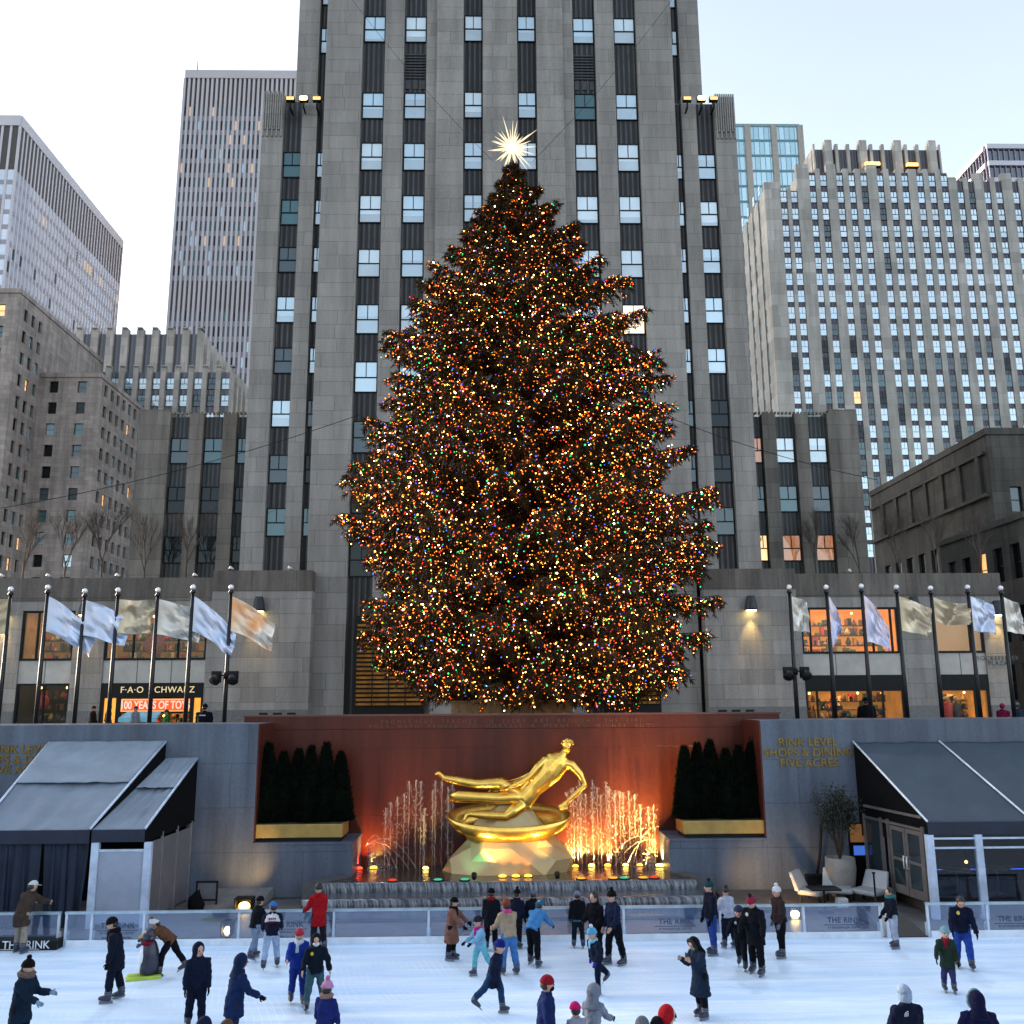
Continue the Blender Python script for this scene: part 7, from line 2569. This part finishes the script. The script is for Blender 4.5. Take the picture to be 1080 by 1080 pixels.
    if hat in ('beanie', 'pom', 'scarfhat'):
        e = oriented(MB())
        e.ball((0, .05 * hr, .22 * hr), (.98 * hr, 1.12 * hr, 1.12 * hr), 14, 8, cut=0.02)
        e.lathe([(.95 * hr, .10 * hr), (1.06 * hr, .14 * hr), (1.08 * hr, .38 * hr), (.98 * hr, .44 * hr)], (0, .05 * hr, 0), 14)
        if hat == 'scarfhat': e.ball((0, .12 * hr, -.2 * hr), (1.02 * hr, 1.0 * hr, 1.3 * hr), 12, 8)
        ho = e.build('hat', cloth(hatc), t, True)
        if pom:
            e = oriented(MB()); e.ball((0, .1 * hr, 1.55 * hr), .42 * hr, 10, 8); e.build('pompom', cloth(pom), ho, True)
    elif hat == 'cap':
        e = oriented(MB())
        e.ball((0, .05 * hr, .22 * hr), (.98 * hr, 1.1 * hr, 1.08 * hr), 14, 8, cut=0.02)
        e.hexa([(-.55 * hr, -1.75 * hr, .22 * hr), (.55 * hr, -1.75 * hr, .22 * hr), (.8 * hr, -.7 * hr, .30 * hr), (-.8 * hr, -.7 * hr, .30 * hr)], [(-.55 * hr, -1.75 * hr, .28 * hr), (.55 * hr, -1.75 * hr, .28 * hr), (.8 * hr, -.7 * hr, .40 * hr), (-.8 * hr, -.7 * hr, .40 * hr)])
        e.build('hat', cloth(hatc), t, True)
    elif hat in ('hood', 'furhood'):
        e = oriented(MB())
        e.ball((0, .28 * hr, .10 * hr), (1.14 * hr, 1.16 * hr, 1.36 * hr), 16, 10)
        e.loft([(0, .45 * hr, -.6 * hr), (0, .50 * hr, -1.5 * hr), (0, .40 * hr, -2.3 * hr)], [(1.0 * hr, .8 * hr), (1.15 * hr, .85 * hr), (1.75 * hr, 1.1 * hr)], 12, side=(1, 0, 0))
        ho = e.build('hood', cloth(hatc), t, True); smooth_union(ho, .02, 2)
        if hat == 'furhood':
            e = oriented(MB())
            vs, fs_ = [], []
            n, m_ = 20, 6
            for i in range(n):
                a = 2 * PI * i / n
                for j in range(m_):
                    b_ = 2 * PI * j / m_
                    r_ = .26 * hr * (1 + .25 * math.sin(i * 5.3 + j))
                    rr = 1.02 * hr + r_ * math.cos(b_)
                    vs.append((rr * math.cos(a), -.42 * hr + r_ * math.sin(b_), .05 * hr + 1.15 * rr * math.sin(a)))
            for i in range(n):
                for j in range(m_):
                    fs_.append((i * m_ + j, i * m_ + (j + 1) % m_, ((i + 1) % n) * m_ + (j + 1) % m_, ((i + 1) % n) * m_ + j))
            e.smooth = True; e.add(vs, fs_)
            e.build('fur_trim', pm('fur_' + (collar or '6a5a4a'), collar or '6a5a4a', .95, var=.5, scale=30), ho, True)
    if scarf:
        e = MB(); c = sp(1.03)
        e.loft([c + ax * -.03 * S, c, c + ax * .035 * S], [(.066 * S, .07 * S), (.075 * S, .082 * S), (.058 * S, .064 * S)], 12, side=(1, 0, 0))
        e.hexa([sp(.55) + Vector((-.05 * S, -.108 * S, 0)), sp(.55) + Vector((.0, -.112 * S, 0)), sp(.55) + Vector((.0, -.095 * S, 0)), sp(.55) + Vector((-.05 * S, -.09 * S, 0))],
               [c + Vector((-.04 * S, -.085 * S, 0)), c + Vector((.0, -.088 * S, 0)), c + Vector((.0, -.05 * S, 0)), c + Vector((-.04 * S, -.05 * S, 0))])
        o = e.build('scarf', cloth(scarf), t, True); smooth_union(o, .016, 2)
    if collar and hat != 'furhood':
        e = MB(); c = sp(1.0); e.loft([c, c + ax * .04 * S, c + ax * .06 * S], [(.085 * S, .085 * S), (.10 * S, .10 * S), (.08 * S, .08 * S)], 14, side=(1, 0, 0))
        e.build('collar', pm('fur_' + collar, collar, .95, var=.5, scale=30), jk, True)
    return t, A, p


ST = ((4, 8, 4), (-4, 8, 4))
STR = ((22, 20, 3), (-20, 12, 3))
STL = ((-22, 14, 3), (20, 18, 3))
A0_ = ((6, 9, 14), (6, 9, 14))
FWD = ((35, 8, 55), (38, 8, 50))
BACKA = ((-22, 10, 25), (-22, 10, 25))
# the near row, cropped by the lower edge
person('person in a dark pompom hat and teal navy parka holding out two grey mittens', 27, 1008, None, 1.66, 80, 6, ST, ((25, 12, 60), (40, 8, 30)), (0, 4), jacket='16283c', jlen='thigh', trousers='141824', hat='pom', hatc='0e0e12', pom='0c0c10', gloves='8fb0c4', hair='2a1a10', collar='5a4c44')
person('person in a black knit hat and long navy coat gliding past the frosted tent panel', 119, 1056, 93, None, -78, 8, ((10, 8, 4), (-6, 10, 4)), ((2, 12, 10), (-8, 12, 20)), (0, 16), jacket='131b2c', jlen='thigh', trousers='121a2c', hat='beanie', hatc='0d0f14', scarf='0d0f16')
person('person in a white pompom hat and tan jacket bending over a skating aid', 172, 1029, None, 1.45, -80, 48, ((30, 25, 4), (-28, 8, 4)), ((52, 6, 6), (58, 6, 6)), (0, 10), place=G(178, 1028), jacket='6e4a36', trousers='12121a', hat='pom', hatc='dfe2ea', pom='7a5a48', gloves='5a6678')
person('person in a navy hooded anorak walking towards the camera with hood up and arms hanging', 205, 1088, 97, None, 18, 3, ((6, 6, 3), (-8, 8, 4)), ((6, 9, 12), (4, 9, 14)), (25, 6), jacket='111c34', jlen='hip', trousers='101a30', hat='hood', hatc='0f1a32', gloves='0d1424')
person('person in a quilted blue hooded jacket seen from behind swinging a dark glove', 250, 1003, None, 1.66, 120, 8, ((8, 14, 4), (-6, 12, 4)), ((0, 14, 24), (28, 10, 30)), (0, 8), jacket='172c56', jlen='thigh', trousers='1c2c4a', hat='hood', hatc='16264a', gloves='101420')
person('person of whom only a navy hood shows at the lower edge beside the hooded pair', 215, 1070, None, 1.60, 175, 4, jacket='121c3c', hat='hood', hatc='141e40')
person('person of whom only a brown beanie shows at the lower edge', 238, 1073, None, 1.56, 170, 4, jacket='4a382c', hat='beanie', hatc='5e4636')
person('child in a pink pompom hat and purple blue jacket with fur collar seen from behind', 344, 1034, None, 1.34, 165, 5, ST, ((10, 14, 20), (4, 16, 14)), (0, 6), kid=True, jacket='1f2c6e', jlen='thigh', trousers='18204a', hat='pom', hatc='c88fb8', pom='b878a8', collar='7a6058')
person('person in a red beanie, black mask and long navy coat standing in profile', 575, 1025, None, 1.68, 92, 2, ST, ((2, 6, 8), (2, 6, 8)), (10, 4), jacket='172a5c', jlen='knee', trousers='141c38', hat='beanie', hatc='94182a', mask='0c0e16')
person('child in a silver and black patterned hooded snowsuit at the lower edge', 624, 1038, None, 1.36, 150, 10, ST, ((30, 18, 40), (30, 18, 40)), (0, 8), kid=True, jacket='8c94a4', jlen='hip', trousers='5a6070', hat='hood', hatc='7c8494')
person('child of whom only a magenta hat and pale patterned shoulders show at the lower edge', 608, 1057, None, 1.20, 200, 6, kid=True, jacket='9aa0b4', hat='beanie', hatc='d0186e')
person('person in a red hood and glasses turned in profile at the lower edge', 698, 1056, None, 1.66, 75, 8, ST, A0_, (10, 4), jacket='a01420', hat='hood', hatc='b01824', glasses=True)
person('person of whom only a black cap shows at the lower edge before the red hood', 692, 1070, None, 1.52, 160, 4, jacket='22222a', hat='beanie', hatc='101018')
person('person of whom only a grey hood shows at the lower edge before the red hood', 677, 1070, None, 1.52, 170, 4, jacket='5a5e68', hat='hood', hatc='6a6e78')
person('person in a pale knit headscarf and dark jacket with a white emblem on the back', 955, 1036, None, 1.66, 190, 5, ST, ((14, 16, 24), (14, 16, 24)), (0, 6), jacket='121a34', hat='scarfhat', hatc='a4b4cc', back=('arcs', ''), wide=1.12)
person('person in a purple navy parka with a thick fur trimmed hood at the lower edge', 1030, 1043, None, 1.66, 172, 5, ST, ((12, 16, 20), (12, 16, 20)), (0, 6), jacket='141640', hat='furhood', hatc='141638', collar='5a7a86', wide=1.15)
# by the fence on the tent side
person('person in a white cap and brown coat leaning on the fence before the curtained tent', 20, 1005, 76, 1.74, 165, 26, ((8, 6, 4), (-2, 4, 4)), ((48, 10, 30), (52, 8, 26)), (-20, 10), jacket='4a3c36', jlen='thigh', trousers='a49a8c', hat='cap', hatc='dfe0e2', gloves=None)
person('person in a black knit hat and dark jacket skating behind the white yoked jacket', 268, 1012, 69, None, 140, 10, ((14, 12, 4), (-12, 18, 4)), ((20, 10, 30), (14, 10, 20)), (0, 6), jacket='14161e', trousers='8496b4', hat='beanie', hatc='0c0c10')
person('person in a blue beanie and white yoked navy jacket gliding away in pale jeans', 285, 1022, 74, None, 190, 16, ((-20, 10, 6), (22, 20, 6)), ((25, 14, 30), (30, 10, 30)), (30, 10), jacket='16182c', trousers='a8bcdc', hat='beanie', hatc='3c74c0', back=('yoke', 'e6e4ec'))
person('person in a long red coat with black hair leaning by the fence before the cascade', 335, 1003, 54, 1.62, 215, 6, ST, ((30, 10, 30), (10, 8, 10)), (0, 4), jacket='a8121c', jlen='thigh', trousers='20202a', hat='hair', hair='0c0a0a')
person('person in a bright blue jacket with a red and white beanie beside a companion', 313, 1060, 84, None, 12, 4, ((12, 14, 4), (-10, 16, 4)), ((30, 14, 60), (34, 14, 50)), (-5, 8), jacket='1a3a9c', trousers='1c3488', hat='beanie', hatc='b03848', scarf='cfd4e4', gloves=None)
person('person in grey green trousers with a yellow badge and a white face covering', 331, 1066, 85, None, 10, 6, ((-14, 8, 9), (12, 16, 7)), ((12, 26, 30), (14, 18, 40)), (5, 8), jacket='101c2a', trousers='3c6068', hat='hood', hatc='0f1822', mask='dfe4ea', badge='e0c030', gloves=None)
# middle cluster
person('person in a long belted tan coat and black hat reaching out to a child', 476, 1013, 69, None, 78, 6, ((4, 4, 2), (-3, 5, 2)), ((46, 6, 4), (40, 6, 8)), (0, 6), jacket='8a5f50', jlen='knee', trousers='14121a', hat='beanie', hatc='0a0a0e', scarf='101016')
person('child in a pale blue jacket and magenta scarf beside the tan coat', 507, 1030, 66, None, -60, 8, STL, ((46, 14, 20), (30, 14, 30)), (0, 4), kid=True, jacket='86b8dc', trousers='6ec4d4', hat='beanie', hatc='2a2036', scarf='c0208c')
person('person in a dark overcoat and black hat standing before the gilded mound behind the cluster', 518, 1003, 68, None, 170, 3, ST, A0_, (0, 5), jacket='111420', jlen='thigh', trousers='0f1018', hat='beanie', hatc='0b0b10', scarf='8c1420')
person('person in a cream fleece, rust beanie and pink scarf skating away in pale blue jeans', 537, 1028, 82, None, 205, 12, ((8, 10, 4), (-6, 10, 4)), ((30, 10, 34), (30, 10, 34)), (-20, 8), jacket='ac9880', trousers='4a80c0', hat='beanie', hatc='8a4430', scarf='c84a8e', gloves=None)
person('person in a light blue jacket and teal hat bending low in black trousers', 560, 1020, None, 1.58, 150, 44, ((20, 16, 5), (4, 10, 5)), ((40, 10, 20), (40, 10, 20)), (0, 6), place=G(562, 1020), jacket='4c8cc8', trousers='10121c', hat='beanie', hatc='2a6a88')
person('person in a black knit hat and navy jacket between the cream fleece and the fountain', 545, 1000, 64, None, 150, 4, ST, A0_, (0, 5), jacket='161c34', trousers='12141e', hat='pom', hatc='0b0b10', pom='0b0b10')
person('person in a grey knit hat and black jacket behind the bending light blue jacket', 563, 1000, 63, None, 185, 6, ST, A0_, (0, 5), jacket='0f1220', trousers='10121c', hat='beanie', hatc='6a6c80')
person('child in a dark blue hat and navy jacket pushing off across the ice', 521, 1070, 82, None, 70, 12, ((20, 14, 3), (-34, 12, 3)), ((-18, 16, 20), (-10, 16, 30)), (0, 8), kid=True, jacket='13203c', trousers='1f4068', hat='beanie', hatc='16287a', jlen='thigh')
# right of the statue
person('person in a grey hat and black jacket watching the fountain in dark trousers', 610, 1000, 62, None, 185, 3, ST, A0_, (0, 5), jacket='0d0f18', trousers='102430', hat='beanie', hatc='7c8498', hem='3a6a88')
person('person with long dark hair in a black padded jacket chatting beside the navy jacket', 629, 1014, 76, None, -40, 3, ST, ((10, 10, 50), (10, 10, 50)), (-20, 5), jacket='0e0f18', jlen='thigh', trousers='10121a', hat='longhair', hair='1c1210')
person('person in a tall black pompom hat and navy jacket gliding with legs apart', 649, 1018, 82, None, -62, 4, ((-10, 4, 4), (14, 14, 4)), ((10, 12, 40), (4, 10, 20)), (0, 4), jacket='14203e', trousers='0d0e16', hat='pom', hatc='0c0c10', pom='0c0c10', gloves=None)
person('child in a pale blue pompom hat and navy snowsuit kicking one leg behind', 630, 1048, 72, None, -55, 12, ((10, 8, 4), (-38, 14, 4)), ((20, 24, 20), (-24, 22, 20)), (0, 8), kid=True, jacket='121e38', trousers='101a34', hat='pom', hatc='58a8d4', pom='dce8f4', gloves='4a2ab0', scarf='8cc4dc')
person('person in a black fur hooded grey blue parka looking down at a phone', 740, 1074, 90, None, -62, 7, ST, ((30, 8, 95), (26, 8, 98)), (0, 26), jacket='1c2c42', jlen='knee', trousers='0f1118', hat='furhood', hatc='0c0e14', collar='14141a', gloves=None)
person('person in a teal pompom hat, dark navy jacket and blue jeans standing in profile', 752, 1007, 80, None, -80, 2, ((3, 5, 3), (-4, 6, 3)), A0_, (0, 3), jacket='11182c', jlen='hip', trousers='2c4a94', hat='pom', hatc='1c4450', pom='182c36')
person('person with a black hair bun in a white and navy jacket behind the blue jeans', 769, 1000, 67, None, 200, 4, ST, ((20, 14, 30), (20, 14, 30)), (0, 4), jacket='c4c8dc', trousers='141a34', hat='bun', hair='14100e')
person('child in a dark helmet and black snowsuit beside the long dark coat', 783, 1022, 70, None, -25, 10, STR, ((30, 20, 20), (40, 20, 10)), (0, 6), kid=True, jacket='12161f', trousers='10141e', hat='beanie', hatc='3a4058', badge='c8ccd4')
person('person in a long dark coat with a red and white striped beanie looking down', 799, 1028, 88, None, -40, 7, ((8, 8, 4), (-4, 8, 4)), ((14, 16, 10), (24, 12, 16)), (-10, 22), jacket='10131e', jlen='thigh', trousers='0d0f16', hat='pom', hatc='8a2c44', pom='2a1c24', badge='e0e0e0')
person('person in a white pompom hat and brown jacket with long fair hair', 825, 1010, 78, None, -75, 4, ((6, 4, 2), (-4, 6, 2)), ((8, 8, 14), (-6, 10, 24)), (0, 4), jacket='382a2c', jlen='hip', trousers='0e0f16', hat='pom', hatc='dcdce4', pom='e6e6ee', hair='4a3018', gloves='7c8494')
person('person in white trousers and a dark jacket with a teal collar in the fence gap', 944, 1000, 66, None, -85, 3, ST, ((14, 8, 30), (10, 8, 30)), (0, 4), jacket='121a28', jlen='hip', trousers='b4bcd4', hat='hair', hair='0e0c0c', collar='1e5a5c')
person('person with cropped hair, navy jacket and yellow badge bending over a child', 1018, 1022, 84, None, -15, 14, ((10, 10, 4), (-4, 10, 4)), ((10, 14, 26), (18, 14, 20)), (0, 30), jacket='141a34', trousers='2a4ca8', hat='hair', hair='0e0c0c', badge='e8dc70')
person('child in a silver helmet, green coat and red plaid scarf out on the ice', 1002, 1047, 71, None, -10, 3, ((6, 6, 2), (-4, 6, 2)), ((8, 12, 14), (24, 28, 10)), (0, 6), kid=True, jacket='26382f', jlen='thigh', trousers='3a3a6a', hat='beanie', hatc='7ca4b0', scarf='8c1428')
# up on the plaza behind the granite walls
G_ = 'people on the plaza above'
def plaza_person(label, px, toppx, H, Y, **k):
    x = PX(px, toppx, Y)
    person(label, 0, 0, None, H, place=(x, Y, PLAZA), skates=False, group=G_, **k)
plaza_person('guard in a black jacket with white lettering on the back standing beside the toy shop', 216, 738, 1.68, 35.6, yaw=178, jacket='0f1220', hat='beanie', hatc='0c0c12', back=('bar', 'c8d0e8'), wide=1.3)
plaza_person('guard in a dark jacket standing before the amber lit shop', 913, 732, 1.76, 35.4, yaw=178, jacket='0c0d14', hat='beanie', hatc='0a0a10', wide=1.3)
plaza_person('person in a pink hat low behind the parapet near the last flagpole', 1057, 744, 1.50, 36.0, yaw=150, jacket='7a1440', hat='beanie', hatc='c01866')
plaza_person('person in a grey hat and blue jacket behind the parapet at the plaza edge', 1073, 742, 1.54, 36.2, yaw=200, jacket='26344a', hat='beanie', hatc='7a828e')
plaza_person('person in a dark brown hat passing the gap between the two shops', 97, 757, 1.58, 47, yaw=90, jacket='28201c', hat='beanie', hatc='3a2018')
plaza_person('person in a grey jacket in front of the lit side panel of the toy shop', 114, 752, 1.66, 48, yaw=120, jacket='4a4a52', hat='hair')
plaza_person('person in a pale coat below the blue awning of the toy shop', 142, 757, 1.55, 48, yaw=60, jacket='9aa0ac', hat='beanie', hatc='3a3a44')
plaza_person('child in a green coat at the doors of the toy shop', 176, 760, 1.35, 46, yaw=-40, jacket='1c6a34', hat='beanie', hatc='1c5a2c', kid=True)

# ---- skating aid: a black and white bird-shaped frame on yellow green runners
p = G(155, 1031)
t = thing('skating_aid', 'black and white bird shaped skating aid on yellow green runners', 'skating aid', p, R(-70), None)
MB().lathe([(.05, .06), (.19, .10), (.22, .30), (.19, .55), (.13, .72), (.10, .76)], (0, .03, 0), 16).build('body', pm('aid_black', (.02, .022, .04), .35), t, True)
mb = MB(); mb.ball((0, -.05, .38), (.16, .17, .30), 14, 10); mb.build('belly', pm('aid_white', (.75, .78, .8), .35), t, True)
mb = MB(); mb.ball((0, .0, .88), (.135, .14, .15), 14, 10); h_ = mb.build('head', MATS['aid_black'], t, True)
mb = MB(); mb.loft([(0, -.12, .88), (0, -.24, .86)], [.04, .008], 8); mb.build('beak', pm('aid_orange', (.6, .28, .03), .4), h_, True)
mb = MB()
for s in (-1, 1): mb.loft([(s * .12, -.02, .80), (s * .24, .06, .86), (s * .30, .10, .86)], [.025, .025, .028], 8)
mb.build('handle', MATS['aid_black'], t, True)
for s in (-1, 1):
    mb = MB(); mb.hexa([(s * .13 - .07, -.45, 0), (s * .13 + .07, -.45, 0), (s * .13 + .07, .30, 0), (s * .13 - .07, .30, 0)], [(s * .13 - .06, -.40, .07), (s * .13 + .06, -.40, .07), (s * .13 + .06, .28, .07), (s * .13 - .06, .28, .07)])
    o = mb.build('runner', pm('aid_lime', (.42, .55, .05), .4), t, True); bevel(o, .012)
mb = MB(); mb.loft([(0, -.02, .70), (0, -.02, .77)], [.15, .13], 14); mb.build('scarf', cloth('8c1c38'), t, True)
# phone in the hooded figure's hands is a thing of its own
pp = G(740, 1074)
c = P(724, 1009, pp.y - .02)
t = thing('phone', 'dark phone held by the person in the black fur hood', 'phone', c, R(-62))
o = MB().box(-.037, .037, -.005, .005, -.07, .07).build('casing', M_BLACK, t, True)
MB().box(-.032, .032, .0052, .0065, -.064, .064).build('display', glow('phone_glow', (.4, .5, .6), .4), t, True)
# ------------------------------------------------------------------ sky, sun, view
SUN_EL, SUN_AZ = 9.0, -62.0          # low in the west, behind the towers on the left; azimuth measured from +y towards +x
w = bpy.data.worlds.new('World')
SC.world = w
w.use_nodes = True
nt = w.node_tree
bg = nt.nodes['Background']
sky = nt.nodes.new('ShaderNodeTexSky')
sky.sky_type = 'NISHITA'
sky.sun_disc = False
sky.sun_elevation = R(SUN_EL)
sky.sun_rotation = R(SUN_AZ)
sky.air_density = 1.0
sky.dust_density = 2.0
sky.ozone_density = 2.0
hs_ = nt.nodes.new('ShaderNodeHueSaturation')
hs_.inputs['Saturation'].default_value = .50
nt.links.new(sky.outputs[0], hs_.inputs['Color'])
nt.links.new(hs_.outputs[0], bg.inputs['Color'])
bg.inputs['Strength'].default_value = .15
sl = bpy.data.lights.new('sun', 'SUN')
sl.energy = .9
sl.angle = R(14)
sl.color = (1, .80, .62)
so = bpy.data.objects.new('sun', sl)
COL.objects.link(so)
a, e = R(SUN_AZ), R(SUN_EL)
sv = Vector((math.sin(a) * math.cos(e), math.cos(a) * math.cos(e), math.sin(e)))
so.rotation_euler = (-sv).to_track_quat('-Z', 'Y').to_euler()
so.location = (-60, 40, 60)
vs = SC.view_settings
vs.view_transform = 'Standard'
vs.look = 'None'
vs.exposure = EXPO
vs.gamma = 1.0
vs.use_curve_mapping = False
SC.render.engine = 'CYCLES'
c = SC.cycles
c.use_denoising = True
c.denoiser = 'OPENIMAGEDENOISE'
c.denoising_input_passes = 'RGB_ALBEDO_NORMAL'
c.max_bounces = 5
c.diffuse_bounces = 2
c.glossy_bounces = 3
c.transmission_bounces = 3
c.transparent_max_bounces = 10
c.sample_clamp_indirect = 4.0
c.caustics_reflective = False
c.caustics_refractive = False
